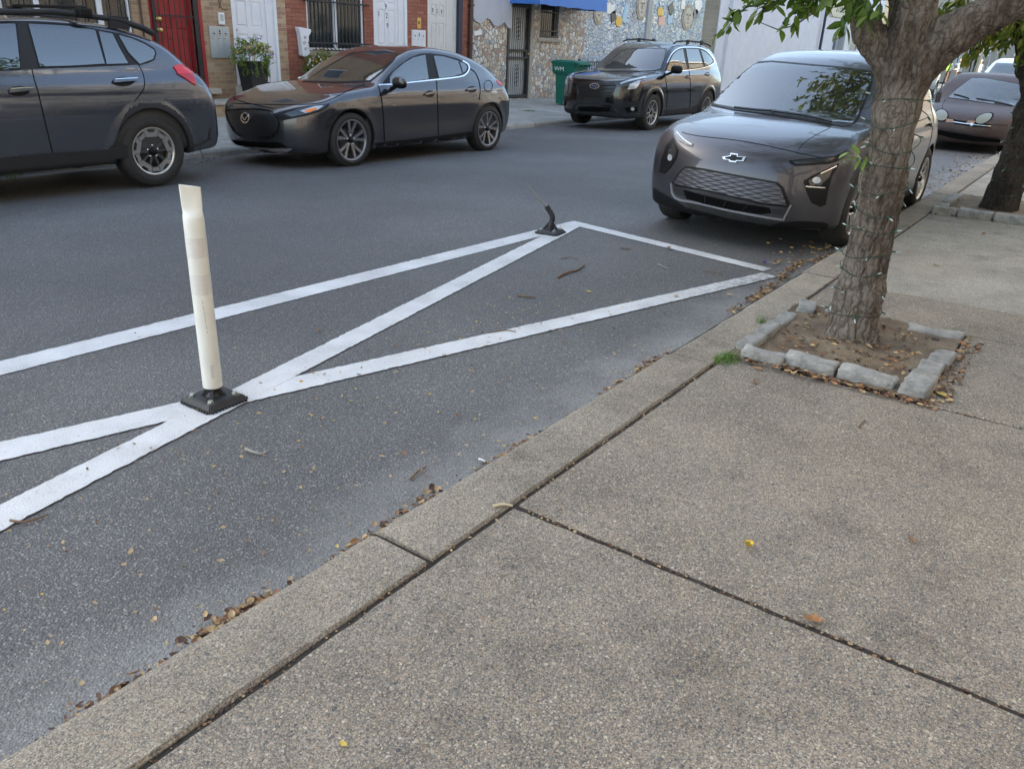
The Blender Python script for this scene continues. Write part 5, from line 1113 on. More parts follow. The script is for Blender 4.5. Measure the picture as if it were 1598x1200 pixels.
xt.wheels('hex', rim=.232, alloy=M_ALLOY)
# ================================================================== grey electric hatchback by the tree
P_BT = paintmat('warm_grey_car_paint', (.05, .048, .057), .45, .26, dust=.12, coat=.75)
bt = Car('parked_car', 'grey hatchback with quilted grille and cross badge parked by the striping', (7.28, 2.45, 0), -.02, base(
    x0=-.83, x1=3.315, W=1.765, H=1.61, wb=2.6, Rw=.326, Ra=.37, belt=1.04, belt_w=.80, tumble=.34, tumble2=.22, gw=.77, kt=.09, kf=.1, nr=.34, npow=2.5, xc=1.9, wrap=.12, cru=.06, crl=.06,
    side=[(.1, .93), (.3, .975), (.5, .99), (.7, 1.0), (.85, .975), (1.0, .92), (1.1, .84), (1.3, .7)], plan=[(-.8, .95), (-.4, .985), (.3, 1), (2.5, 1), (3.3, .92)],
    nose=[(.12, -.68), (.2, -.77), (.3, -.81), (.45, -.83), (.6, -.815), (.72, -.775), (.82, -.7), (.9, -.58), (1.0, -.3)], tail=[(.2, 3.2), (.4, 3.3), (.6, 3.31), (.9, 3.22), (1.2, 3.08), (1.5, 2.9)],
    deck=[(-.85, .74), (-.75, .79), (-.55, .87), (-.25, .95), (.05, 1.0), (.4, 1.03), (1, 1.05), (2.8, 1.08), (3.3, 1.0)], sill=[(-1, .2), (-.5, .2), (.4, .17), (2.2, .18), (3.4, .25)], gplan=[(-.5, .97), (.5, 1), (2.6, .98), (3.2, .86)],
    roof=[(-.6, .62), (-.2, .84), (.1, 1.01), (.5, 1.24), (.85, 1.42), (1.1, 1.505), (1.4, 1.56), (1.8, 1.575), (2.4, 1.555), (2.8, 1.5), (3.0, 1.42), (3.15, 1.2), (3.35, .8)]))
bt.make(.018, P_BT)
zt = lambda pts: Z(1000, 60, 3.428, pts)
bt.clear('windscreen', zt([(365, 345), (420, 290), (520, 205), (610, 140), (700, 132), (900, 150), (1080, 165), (1235, 185), (1230, 240), (1190, 340), (1150, 440), (1120, 462), (1010, 452), (850, 420), (700, 398), (500, 376)]), M_WSCLEAR, mirror=False, frit=6.0)
bt.strip('windscreen_edge', zt([(362, 350), (420, 288), (520, 202), (612, 136)]), 1.6, M_TRIM, off=.005, mirror=False); bt.strip('windscreen_edge', zt([(1240, 190), (1232, 245), (1192, 345), (1150, 446)]), 2.6, M_TRIM, off=.005, mirror=False)
bt.strip('windscreen_edge', zt([(612, 134), (700, 127), (900, 144), (1080, 160), (1240, 182)]), 2.2, M_TRIM, off=.005, mirror=False)
bt.panel('cowl', zt([(360, 348), (500, 370), (700, 392), (850, 414), (1010, 446), (1125, 462), (1090, 475), (1000, 462), (700, 412), (500, 386), (380, 362)]), M_TRIM, off=.006, mirror=False)
mb_ = bt.strip('wiper', zt([(500, 382), (620, 396), (720, 402), (700, 408)]), 1.6, M_TRIM, off=.03, mirror=False); bt.strip('wiper', zt([(720, 405), (880, 428), (1020, 462)]), 2.0, M_TRIM, off=.03, mirror=False)
bt.strip('panel_gap', zt([(206, 500), (300, 522), (500, 545), (650, 570), (800, 604), (920, 630), (1000, 640), (1060, 622), (1110, 598)]), .8, M_SEAM, off=.0015, th=.005, mirror=False)
bt.strip('hood_crease', zt([(840, 600), (880, 555), (950, 510), (1010, 482)]), .8, M_SEAM, off=.0008, th=.005, mirror=False)
bt.panel('running_light', zt([(186, 492), (215, 502), (283, 565), (276, 580), (245, 572), (205, 548), (184, 520)]), M_DLAMP, off=.006, mirror=False)
bt.panel('running_light', zt([(790, 656), (900, 645), (1040, 632), (1100, 612), (1120, 612), (1060, 655), (1010, 672), (830, 684), (800, 672)]), M_TRIM, off=.006, mirror=False)
bt.panel('lamp_lens', zt([(806, 660), (1040, 640), (1010, 662), (836, 676)]), M_DLAMP, off=.009, mirror=False); bt.strip('lamp_lens', zt([(192, 505), (232, 545), (272, 572)]), 1.6, M_LAMP, off=.009, mirror=False)
bt.panel('headlight', zt([(176, 530), (186, 560), (202, 598), (192, 645), (160, 690), (132, 724), (100, 718), (112, 650), (138, 575)]), M_TRIM, off=.006, mirror=False)
bt.panel('headlight', zt([(870, 765), (915, 735), (980, 705), (1062, 668), (1045, 705), (1018, 745), (1000, 820), (988, 890), (958, 902), (912, 880), (885, 820)]), M_TRIM, off=.006, mirror=False)
bt.panel('lamp_lens', zt([(896, 762), (960, 725), (1030, 690), (1005, 745), (960, 785), (905, 790)]), M_DLAMP, off=.009, mirror=False); bt.panel('lamp_lens', zt([(150, 600), (178, 560), (192, 605), (182, 640), (150, 660)]), M_DLAMP, off=.009, mirror=False)
bt.panel('lamp_lens', ellipse(1000+938/3.428, 60+760/3.428, 6.5, 5), M_LAMP, off=.012, mirror=False, step=2.5); bt.panel('lamp_lens', ellipse(1000+160/3.428, 60+640/3.428, 3.4, 5), M_LAMP, off=.012, mirror=False, step=2.5)
bt.strip('lamp_chrome', zt([(880, 792), (940, 797), (985, 800)]), 1.4, M_CHROME, off=.012, mirror=False); bt.strip('lamp_chrome', zt([(960, 725), (1045, 685)]), 1.6, M_CHROME, off=.013, mirror=False)
def quilt():
    m, t, I, tc, g = newmat('quilted_grille'); P = tc.outputs['Object']; sep = nd(t, 'ShaderNodeSeparateXYZ'); link(t, P, sep.inputs[0])
    def tri(sgn):
        v = math_(t, 'ADD', math_(t, 'MULTIPLY', sep.outputs['Y'], 7.0), math_(t, 'MULTIPLY', sep.outputs['Z'], sgn*26.0)); return math_(t, 'ABSOLUTE', math_(t, 'SUBTRACT', math_(t, 'FRACT', v), .5))
    h = math_(t, 'MINIMUM', math_(t, 'SUBTRACT', .5, tri(1)), math_(t, 'SUBTRACT', .5, tri(-1)))
    I['Base Color'].default_value = (.095, .09, .1, 1); I['Metallic'].default_value = .6; I['Roughness'].default_value = .38; bumpn(t, h, .45, .02, I); return m
bt.panel('grille', zt([(240, 684), (330, 695), (500, 728), (735, 770), (765, 800), (800, 892), (780, 906), (650, 890), (500, 855), (340, 818), (180, 792), (168, 772), (205, 715)]), M_TRIM, off=.003, mirror=False)
gq = bt.panel('grille_panel', zt([(243, 695), (330, 706), (500, 739), (722, 778), (748, 805), (780, 893), (650, 877), (500, 844), (340, 808), (188, 780), (178, 770), (215, 718)]), quilt(), off=.008, mirror=False)
bt.panel('lower_intake', zt([(232, 812), (340, 840), (500, 878), (690, 908), (700, 935), (640, 942), (500, 920), (340, 885), (245, 858)]), M_SEAM, off=.005, mirror=False)
bt.panel('side_vent', zt([(174, 796), (230, 812), (236, 842), (190, 836)]), M_PLAST, off=.007, mirror=False); bt.panel('side_vent', zt([(700, 912), (785, 912), (760, 948), (705, 938)]), M_PLAST, off=.007, mirror=False)
for q in (.25, .5, .75): bt.strip('intake_bar', zt([(232+(690-232)*q, 812+(908-812)*q+6), (245+(640-245)*q, 858+(942-858)*q)]), .8, M_PLAST, off=.012, mirror=False)
bt.strip('bumper_strip', zt([(166, 775), (186, 852), (300, 880), (500, 925), (740, 968), (768, 955), (802, 892)]), 2.4, mat('satin_grey', (.42, .42, .45), .3, .7), off=.012, mirror=False)
bt.panel('step_grille', zt([(240, 874), (500, 932), (690, 965), (715, 985), (690, 1000), (480, 965), (260, 908)]), mat('ribbed_black', (.02, .02, .022), .5, bump=.8, bscale=40), off=.007, mirror=False)
bt.panel('lower_bumper', zt([(72, 800), (110, 826), (186, 868), (240, 905), (330, 930), (480, 968), (690, 1004), (740, 985), (850, 978), (975, 985), (1000, 992), (985, 1040), (962, 1094), (850, 1078), (700, 1048), (480, 1000), (300, 952), (180, 925), (80, 892), (70, 850)]), M_TRIM, off=.010, mirror=False)
bd = zt([(438, 640), (480, 633), (482, 620), (522, 625), (520, 637), (564, 640), (552, 662), (515, 660), (512, 668), (474, 663), (476, 655), (446, 652)])
e = bt.panel('badge', bd, M_CHROME, off=.016, mirror=False, step=2); cx, cy = np.mean(bd, 0); bt.panel('badge', [(cx+(a-cx)*.78, cy+(b-cy)*.72) for a, b in bd], M_TRIM, off=.018, mirror=False, step=2)
bt.panel('side_window', [(.62, 1.09), (.75, 1.18), (1.1, 1.4), (1.22, 1.46), (1.5, 1.49), (1.52, 1.1)], M_GLASS, 'side', off=.005)
bt.panel('side_window', [(1.6, 1.1), (1.58, 1.49), (2.3, 1.47), (2.55, 1.35), (2.62, 1.14)], M_GLASS, 'side', off=.005)
for L in ([(.42, 1.0), (.5, .6), (.48, .3)], [(1.56, 1.08), (1.56, .3)], [(2.62, 1.1), (2.4, .7), (2.2, .35)]): bt.strip('panel_gap', L, .006, M_SEAM, 'side', off=.003, th=.006)
for x in (1.35, 2.35): bt.strip('door_handle', [(x-.09, .9), (x+.09, .905)], .03, P_BT, 'side', off=.035, th=.02)
bt.panel('sill_skirt', [(.4, .18), (2.2, .18), (2.2, .27), (.4, .27)], M_PLAST, 'side', off=.008)
mirror_(bt, (.66, -.92, 1.08), M_TRIM, M_TRIM, -1, (.12, .14, .13))
bt.openglass(xd=.45, zd=.99, xs=1.35, zs=.5, hs=1.26, xr=2.15, seat=M_SEATL)
bt.wheels('multi', rim=.225, alloy=M_ALLOY)
# ================================================================== maroon sedan behind
P_NE = paintmat('faded_maroon_paint', (.038, .018, .015), .05, .5, dust=.22, coat=.08)
ne = Car('parked_car', 'faded maroon sedan with round headlights and peeling hood, parked behind the second tree', (18.0, 2.27, 0), -.01, base(
    x0=-.9, x1=3.4, W=1.72, H=1.37, wb=2.64, Rw=.29, Ra=.335, belt=.92, belt_w=.78, tumble=.42, tumble2=.2, gw=.74, nr=.28, npow=3.2, kt=.12, crl=.05,
    side=[(.1, .92), (.3, .97), (.55, 1.0), (.7, .98), (.85, .93), (1, .8)], plan=[(-.9, .98), (.3, 1), (2.5, 1), (3.4, .9)],
    nose=[(.12, -.78), (.25, -.87), (.4, -.9), (.52, -.88), (.62, -.82), (.75, -.6)], tail=[(.2, 3.3), (.5, 3.4), (.8, 3.35), (.95, 3.25)],
    deck=[(-.92, .57), (-.8, .63), (-.5, .72), (-.1, .80), (.3, .86), (.8, .9), (2.8, .96), (3.4, .9)], sill=[(-1, .15), (3.4, .2)], gplan=[(-.5, .97), (.5, 1), (2.4, .98), (3.2, .85)],
    roof=[(-.7, .35), (.2, .85), (.6, 1.08), (.95, 1.25), (1.25, 1.33), (1.7, 1.36), (2.1, 1.32), (2.5, 1.18), (2.9, .98), (3.4, .7)]))
ne.make(.025, P_NE, None)
zn = lambda pts: Z(1420, 60, 4.444, pts)
ne.clear('windscreen', zn([(265, 412), (330, 350), (425, 280), (520, 280), (680, 308), (790, 330), (780, 400), (725, 470), (600, 458), (400, 428)]), M_OLDGLASS, mirror=False, frit=2.4)
ne.strip('wiper', zn([(305, 392), (360, 405), (410, 422)]), 1.0, M_TRIM, off=.02, mirror=False); ne.strip('wiper', zn([(460, 422), (600, 446), (710, 472)]), 1.2, M_TRIM, off=.02, mirror=False)
ne.panel('headlight_bezel', ellipse(1420+218/4.444, 60+536/4.444, 11.2, 10.0, 18, .1), M_SEAM, off=.008, mirror=True)
ne.panel('headlight', ellipse(1420+218/4.444, 60+536/4.444, 9.6, 8.4, 18, .1), mat('cloudy_lens', (.2, .21, .16), .35, coat=.4), off=.012, mirror=True)
ne.panel('indicator', zn([(248, 560), (300, 565), (302, 585), (250, 583)]), mat('tan_lens', (.3, .17, .09), .3, coat=.5), off=.008)
ne.panel('grille', zn([(300, 566), (430, 582), (562, 600), (560, 622), (430, 612), (306, 594)]), M_SEAM, off=.006, mirror=False); ne.strip('grille_bar', zn([(302, 582), (430, 600), (560, 612)]), .9, M_CHROME, off=.02, mirror=False)
ne.panel('badge', ellipse(1420+428/4.444, 60+602/4.444, 2.6, 2.6, 8), M_CHROME, off=.028, mirror=False, step=1.5)
ne.panel('lower_intake', zn([(150, 628), (300, 655), (450, 680), (620, 700), (630, 722), (450, 715), (280, 690), (160, 655)]), M_SEAM, off=.008, mirror=False)
ne.strip('bumper_strip', zn([(150, 622), (300, 650), (460, 672), (640, 690)]), 1.2, mat('dull_black', (.02, .015, .02), .5), off=.012, mirror=False)
ne.strip('panel_gap', zn([(250, 420), (225, 470), (250, 540), (330, 570), (430, 585), (560, 600), (680, 605)]), .6, M_SEAM, off=.0025, th=.005, mirror=False)
ne.panel('side_window', [(.75, .98), (1.2, 1.24), (1.6, 1.28), (1.62, .98)], M_GLASS, 'side', off=.005); ne.panel('side_window', [(1.7, .98), (1.68, 1.28), (2.1, 1.24), (2.4, 1.0)], M_GLASS, 'side', off=.005)
mirror_(ne, (.55, -.93, .95), M_TRIM, M_TRIM, -1, (.1, .2, .13)); mirror_(ne, (.55, .93, .95), M_TRIM, M_TRIM, 1, (.1, .2, .13))
ne.openglass(xd=.5, zd=.83, xs=1.3, zs=.3, hs=1.06, xr=2.05, seat=M_SEATL)
ne.wheels('multi', rim=.19)
# ================================================================== three far vehicles
def suv(label, pos, yaw, paint, h=.035):
    c = Car('parked_car', label, pos, yaw, {k: v for k, v in fo.sp.items()}); c.make(h, paint)
    c.panel('windscreen', [(-.70, 1.14), (-.56, 1.56), (.56, 1.56), (.70, 1.14)], M_WSGLASS, 'front', off=.004, mirror=False)
    c.panel('side_window', [(.62, 1.2), (1.05, 1.52), (1.7, 1.57), (1.72, 1.19)], M_GLASS, 'side', off=.005); c.panel('side_window', [(1.8, 1.19), (1.78, 1.57), (2.55, 1.56), (2.6, 1.2)], M_GLASS, 'side', off=.005); c.panel('quarter_window', [(2.7, 1.2), (2.66, 1.54), (3.05, 1.5), (3.2, 1.25)], M_GLASS, 'side', off=.005)
    c.panel('grille', [(-.4, .75), (-.35, .93), (.35, .93), (.4, .75)], M_TRIM, 'front', off=.01, mirror=False); c.panel('headlight', [(-.82, .85), (-.8, .95), (-.52, .92), (-.5, .84)], M_LAMP, 'front', off=.01)
    c.panel('lower_intake', [(-.5, .38), (-.5, .52), (.5, .52), (.5, .38)], M_SEAM, 'front', off=.008, mirror=False); c.panel('bumper_guard', [(-.8, .22), (-.8, .34), (.8, .34), (.8, .22)], M_PLAST, 'front', off=.01, mirror=False)
    c.panel('sill_skirt', [(.45, .26), (2.2, .26), (2.2, .36), (.45, .36)], M_PLAST, 'side', off=.006)
    c.wheels('y', rim=.235, alloy=M_ALLOY); return c
suv('white SUV just behind the maroon sedan, only its roof and windscreen showing', (24.2, 2.3, 0), 0, paintmat('white_car_paint', (.7, .71, .74), .0, .2))
sv_ = suv('silver SUV parked far down the street beyond the tree trunk', (42.5, 8.3, -.03), 0, paintmat('silver_car_paint', (.42, .43, .45), .7, .25))
# ------------------------------------------------------------------ trees
def barkmat(name, dark, light, sc=1.0):
    m, t, I, tc, g = newmat(name); P = g.outputs['Position']
    mp = nd(t, 'ShaderNodeMapping'); mp.inputs['Scale'].default_value = (1, 1, .22); link(t, P, mp.inputs[0])
    mh = nd(t, 'ShaderNodeMapping'); mh.inputs['Scale'].default_value = (1, 1, 4.5); link(t, P, mh.inputs[0])
    r = noise(t, mp.outputs[0], 38*sc, 8, .72); h = noise(t, mh.outputs[0], 9*sc, 5, .7); big = noise(t, P, 4.5, 4)
    v = voro(t, mp.outputs[0], 30*sc, 'DISTANCE_TO_EDGE')
    c = ramp(t, r, [(.3, tuple(x*.35 for x in dark)), (.48, dark), (.68, light)])
    c = mixc(t, ramp(t, big, [(.42, (0, 0, 0)), (.6, (.85, .85, .85))]), c, mixc(t, h, tuple(x*.8 for x in light), tuple(min(1, x*1.35) for x in light)))
    vp_ = voro(t, mixc(t, .08, mp.outputs[0], noise_col(t, P, 14)), 24*sc, 'DISTANCE_TO_EDGE'); c = mixc(t, ramp(t, vp_.outputs['Distance'], [(.015, (.6, .6, .6)), (.09, (0, 0, 0))]), c, tuple(x*.42 for x in dark))
    crack = ramp(t, r, [(.3, (1, 1, 1)), (.42, (0, 0, 0))]); c = mixc(t, crack, c, tuple(x*.25 for x in dark))
    link(t, c, I['Base Color']); I['Roughness'].default_value = .92
    bumpn(t, math_(t, 'ADD', r, math_(t, 'ADD', math_(t, 'MULTIPLY', h, .35), math_(t, 'MULTIPLY', vp_.outputs['Distance'], 1.5))), 1.0, .05, I); return m
M_BARK = barkmat('bark', (.12, .09, .068), (.29, .255, .215)); M_BARK2 = barkmat('bark_dark', (.04, .032, .026), (.09, .075, .062), 1.2)
def leafmat(name, c0, c1, c2, tr=.35):
    m, t, I, tc, g = newmat(name); n = noise(t, g.outputs['Position'], 5, 3)
    rnd = nd(t, 'ShaderNodeNewGeometry').outputs['Random Per Island']
    c = ramp(t, rnd, [(0, c0), (.5, c1), (1, c2)]); c = mixc(t, 1.0, c, ramp(t, n, [(.3, (.75, .75, .75)), (.7, (1.2, 1.2, 1.2))]), 'MULTIPLY')
    link(t, c, I['Base Color']); I['Roughness'].default_value = .42; I['Specular IOR Level'].default_value = .4
    tl = nd(t, 'ShaderNodeBsdfTranslucent'); link(t, mixc(t, 1.0, c, (1.5, 1.6, .7), 'MULTIPLY'), tl.inputs[0]); mx = nd(t, 'ShaderNodeMixShader'); mx.inputs[0].default_value = tr
    out = t.nodes['Material Output']; pb = t.nodes['Principled BSDF']; link(t, pb.outputs[0], mx.inputs[1]); link(t, tl.outputs[0], mx.inputs[2]); link(t, mx.outputs[0], out.inputs[0]); return m
M_LEAF = leafmat('tree_leaf', (.04, .085, .015), (.075, .14, .025), (.13, .19, .035)); M_LEAF2 = leafmat('tree_leaf_yellowing', (.045, .085, .015), (.11, .16, .025), (.28, .25, .04))
def trunk(name, caps, lo, hi, h, m, parent, amp=.006, seed=0):
    """caps: (p0, p1, r0, r1) blended into one limb surface with vertical bark ridges"""
    cs = [(np.array(a, float), np.array(b, float), ra, rb) for a, b, ra, rb in caps]
    def F(x, y, z):
        P = np.stack([x, y, z], 1); d = None
        for a, b, ra, rb in cs:
            e = b-a; t = np.clip(((P-a) @ e)/(e @ e), 0, 1); q = np.linalg.norm(P-a-t[:, None]*e, axis=1)-(ra+(rb-ra)*t)
            d = q if d is None else smin(d, q, .05)
        w = np.sin(x*61+2*np.sin(z*5+seed))*np.sin(y*57+1.7*np.sin(z*6.3))+.6*np.sin(x*113+z*7+seed)*np.sin(y*119-z*5)+.5*np.sin(z*31+x*20)*np.sin(x*30+y*35)
        d = d-amp*w-.012*np.sin(z*4.1+x*9+seed)*np.sin(y*8)
        return d
    P, Q = surfnet(F, lo, hi, h, 2); off = np.array(parent.location)
    me = np_mesh(name, P-off, Q, m, True); return link_mesh(name, me, parent)
def leaf_cloud(name, tips, m, parent, per=9, L=(.07, .12), spread=.13, seed=1, droop=.5, twig=True, twigm=None):
    r = np.random.default_rng(seed); V = []; F = []; off = np.array(parent.location); tw = MB()
    for (tp, dr) in tips:
        tp = np.array(tp, float); dr = np.array(dr, float); dr /= np.linalg.norm(dr)+1e-9
        if twig: tw.tube([tp-dr*spread*1.6, tp, tp+dr*spread*.9+np.array([0, 0, -.02])], [.004, .003, .0015], 4, False)
        for k in range(per):
            s = r.uniform(-1, 1); base = tp+dr*s*spread+r.normal(0, .012, 3)
            ln = r.uniform(*L); d = r.normal(0, 1, 3)*.8+dr*.7; d[2] -= droop*r.uniform(.3, 1.6); d /= np.linalg.norm(d)
            up = r.normal(0, .45, 3)+np.array([0, 0, 1.0]); w = np.cross(d, up); w /= np.linalg.norm(w)+1e-9; n = np.cross(w, d); wd = ln*r.uniform(.19, .26); b = len(V)
            cu = r.uniform(-.1, .16)*ln
            prof = ((0, 0), (.22, .75), (.5, 1.0), (.78, .6), (1, 0))
            for (t, q) in prof:
                c = base+d*ln*t-n*cu*t*t*1.6
                if q == 0: V.append(c)
                else: V += [c+w*wd*q+n*wd*.28*q, c, c-w*wd*q+n*wd*.28*q]
            F += [(b, b+1, b+2), (b, b+2, b+3), (b+1, b+4, b+5), (b+1, b+5, b+2), (b+2, b+5, b+6), (b+2, b+6, b+3), (b+4, b+7, b+8), (b+4, b+8, b+5), (b+5, b+8, b+9), (b+5, b+9, b+6), (b+7, b+10, b+8), (b+8, b+10, b+9)]
    o = link_mesh(name, np_mesh(name, np.array(V)-off, np.array(F), m, True), parent)
    if twig: tw.build('twigs', twigm or M_BARK2, parent)
    return o
def crown_tips(c, rad, n, seed, zmin, hollow=.35):
    r = np.random.default_rng(seed); out = []; c = np.array(c, float)
    cl = [c+r.normal(0, 1, 3)/1.9*np.array(rad)*.9 for _ in range(26)]
    while len(out) < n:
        q = cl[r.integers(len(cl))]+r.normal(0, .33, 3)
        e = (q-c)/np.array(rad); l = np.linalg.norm(e)
        if l < 1.1 and l > hollow*r.uniform(.2, 1) and q[2] > zmin: out.append((q, (q-c)+r.normal(0, .4, 3)))
    return out
G_TREE = 'street trees along the near kerb'
tr1 = thing('street_tree', 'tree with light-wound rough trunk growing in the near cobble-edged pit', 'tree', (4.42, .85, .12), 0, G_TREE)
caps = [((4.42, .85, .02), (4.41, .86, .35), .128, .112), ((4.41, .86, .35), (4.42, .87, .95), .112, .1), ((4.42, .87, .95), (4.42, .875, 1.28), .098, .094), ((4.42, .875, 1.28), (4.42, .87, 1.5), .094, .09),
        ((4.42, .9, 1.42), (4.40, 1.08, 1.62), .064, .055), ((4.40, 1.08, 1.62), (4.42, 1.22, 1.85), .055, .048), ((4.42, 1.22, 1.85), (4.5, 1.55, 2.6), .052, .03), ((4.5, 1.55, 2.6), (4.7, 1.9, 3.2), .03, .012),
        ((4.45, .92, 1.45), (4.5, 1.0, 1.8), .05, .042), ((4.5, 1.0, 1.8), (4.8, 1.15, 2.7), .042, .02),
        ((4.42, .86, 1.42), (4.38, .87, 1.85), .08, .07), ((4.38, .87, 1.85), (4.2, .8, 2.7), .075, .04), ((4.2, .8, 2.7), (4.0, .6, 3.6), .04, .012),
        ((4.42, .83, 1.44), (4.42, .69, 1.63), .082, .082), ((4.42, .69, 1.63), (4.44, .45, 1.80), .088, .08), ((4.44, .45, 1.80), (4.5, .0, 2.1), .08, .06), ((4.5, .0, 2.1), (4.7, -.6, 2.8), .06, .03),
        ((4.42, .84, .1), (4.32, .98, .06), .1, .04), ((4.42, .84, .1), (4.36, .68, .06), .1, .04), ((4.42, .84, .1), (4.56, .8, .06), .1, .04)]
trunk('trunk', caps, (3.95, -.75, .03), (5.0, 2.0, 3.3), .01, M_BARK, tr1, .007)
tips = crown_tips((6.0, 1.4, 4.2), (3.3, 2.9, 2.2), 1500, 3, 2.02)
low = [((4.3, 1.72, 1.66), (0, .5, -.5)), ((4.32, 1.66, 1.72), (0, 1, -.2)), ((4.3, 1.56, 1.72), (0, .7, -.4)), ((4.32, 1.5, 1.78), (.2, .6, -.3)), ((4.3, 1.42, 1.69), (0, .6, -.5)), ((4.34, 1.36, 1.74), (0, .3, -.6)), ((4.3, 1.3, 1.8), (0, .4, -.5)), ((4.25, 1.22, 1.77), (-.3, .3, -.4)),
       ((4.2, 1.14, 1.7), (-.2, .1, -.8)), ((4.18, 1.05, 1.72), (-.2, 0, -.7)), ((4.18, 1.0, 1.76), (-.2, -.2, -.5)), ((4.22, 1.1, 1.8), (0, .2, -.4)), ((4.2, .93, 1.82), (0, -.3, -.4)), ((4.35, 1.6, 1.85), (0, .6, .1)), ((4.4, 1.45, 1.88), (0, .6, .1)), ((4.4, 1.3, 1.9), (0, .6, 0)), ((4.3, 1.15, 1.92), (0, .2, 0)), ((4.3, 1.5, 1.93), (0, .2, 0)), ((4.3, 1.7, 1.9), (0, .5, 0)), ((4.4, .3, 2.0), (0, -.5, 0)), ((4.45, .1, 1.98), (0, -.5, -.1))]
leaf_cloud('crown', tips, M_LEAF, tr1, 10, seed=5)
low = [((4.35+.3*math.sin(k*2.1), 1.12+.045*k, 1.76+.03*((k*5) % 7)), (.2*math.cos(k), .5, -.4)) for k in range(14)]+low
low[0:0] = []; leaf_cloud('low_spray', low[:-2], M_LEAF, tr1, 14, L=(.05, .09), spread=.085, seed=8); leaf_cloud('low_spray', low[-2:], M_LEAF, tr1, 9, L=(.05, .09), spread=.07, seed=9, twig=False)
leaf_cloud('trunk_sprout', [((4.33, .99, 1.06), (-.3, .8, .1)), ((4.33, .98, 1.03), (-.3, .6, -.4))], leafmat('young_leaf', (.12, .2, .04), (.18, .28, .07), (.25, .34, .1)), tr1, 5, L=(.05, .085), spread=.025, seed=4, droop=.2, twig=False)
mb = MB(); mb.tube([(4.32, 1.62, 1.66), (4.34, 1.5, 1.62), (4.36, 1.42, 1.64), (4.4, 1.3, 1.74), (4.42, 1.24, 1.88)], [.002, .003, .0035, .004, .006], 5); mb.build('twig', M_BARK, tr1)
tr2 = thing('street_tree', 'darker tree at the right edge of the photo, before the maroon sedan', 'tree', (9.75, .74, .12), 0, G_TREE)
caps = [((9.75, .74, .0), (9.74, .72, .5), .19, .145), ((9.74, .72, .5), (9.7, .70, 1.1), .145, .13), ((9.7, .7, 1.1), (9.7, .55, 1.6), .13, .11), ((9.7, .55, 1.6), (9.8, .3, 2.6), .11, .06),
        ((9.7, .72, 1.15), (9.6, .86, 1.45), .05, .035), ((9.6, .86, 1.45), (9.5, .95, 1.75), .035, .03), ((9.5, .95, 1.75), (9.4, 1.3, 2.5), .03, .015), ((9.75, .74, .06), (9.6, .95, .0), .12, .05)]
trunk('trunk', caps, (9.2, .05, .03), (10.1, 1.5, 2.65), .02, M_BARK2, tr2, .008, 2)
tips = crown_tips((9.5, 1.2, 3.9), (2.4, 2.5, 2.0), 800, 11, 1.95)
r_ = np.random.default_rng(2)
low = [((9.3+r_.uniform(-.5, .6), y, 1.72+.35*abs((y-1.0))**1.5*0+r_.uniform(-.02, .45)+(.12 if y < .9 else 0)), (r_.normal(0, .5), r_.normal(.2, .5), -.5)) for y in np.linspace(.45, 1.75, 46)]
low += [((9.2, 1.62, 1.6), (0, .3, -.6)), ((9.2, 1.5, 1.56), (0, .1, -.8)), ((9.25, 1.3, 1.62), (0, .1, -.8)), ((9.2, 1.22, 1.7), (0, .1, -.8)), ((9.3, .9, 1.6), (0, 0, -.8)), ((9.3, .8, 1.56), (0, -.2, -.6)), ((9.3, .68, 1.6), (0, -.2, -.6))]
low += [((9.3+r_.uniform(-.3, .3), y, z), (0, .2, -.6)) for y, z in [(r_.uniform(.4, 1.65), r_.uniform(1.68, 1.98)) for _ in range(110)] if not (1.12 < y < 1.42 and z < 1.72)]
leaf_cloud('crown', tips, M_LEAF2, tr2, 10, seed=15); leaf_cloud('low_spray', low, M_LEAF2, tr2, 9, spread=.1, seed=18)
# ------------------------------------------------------------------ strings of small lights
def string_lights(label, cx, cy, rf, z0, z1, pitch, nb, seed):
    r = random.Random(seed); t = thing('light_string', label, 'string lights', (cx(z0), cy(z0), z0), 0, 'light strings wound on the trees')
    pts = []; n = int((z1-z0)/pitch*26); ph = r.uniform(0, 6)
    for i in range(n+1):
        a = i*2*pi/26+ph; z = z0+(z1-z0)*i/n+.03*sin(a+1)+.014*sin(a*.37+seed)+.012*sin(a*2.3); R = rf(z)+.012+.004*sin(a*3.1); pts.append((cx(z)+R*cos(a), cy(z)+R*sin(a), z))
    mb = MB(); mb.tube(pts, .0024, 5); mb.build('wire', mat('green_wire', (.012, .035, .022), .5), t)
    MBU = mat('clear_bulb', (.4, .5, .5), .15, coat=.6); MSO = mat('bulb_socket', (.02, .07, .05), .4)
    for k in range(nb):
        i = int((k+.5)/nb*n); p = Vector(pts[i]); c = Vector((cx(p.z), cy(p.z), p.z)); d = (p-c).normalized()+Vector((r.uniform(-.5, .5), r.uniform(-.5, .5), r.uniform(-.9, .9))); d.normalize()
        mb = MB(); mb.tube([p-d*.002, p+d*.012, p+d*.02], [.0045, .0045, .004], 6); mb.tube([p+d*.0202, p+d*.034, p+d*.044], [.0036, .0034, .0008], 6); o = mb.build('bulb', MBU, t)
        o.data.materials.append(MSO)
        for pi_, pl in enumerate(o.data.polygons): pl.material_index = 1 if pi_ < 14 else 0
    return t
ls = string_lights('green wire string of clear bulbs spiralling up the near tree trunk', lambda z: 4.415, lambda z: .865, lambda z: .15-.11*min(z, .4)+max(0, z-1.05)*.06-.0, .26, 1.42, .105, 48, 3)
mb = MB(); mb.tube([(4.46, .66, 1.62), (4.46, .70, 1.46), (4.46, .712, 1.37)], .0025, 5); mb.box(4.45, 4.472, .70, .722, 1.325, 1.372, .003); mb.build('plug', M_BLK, ls)
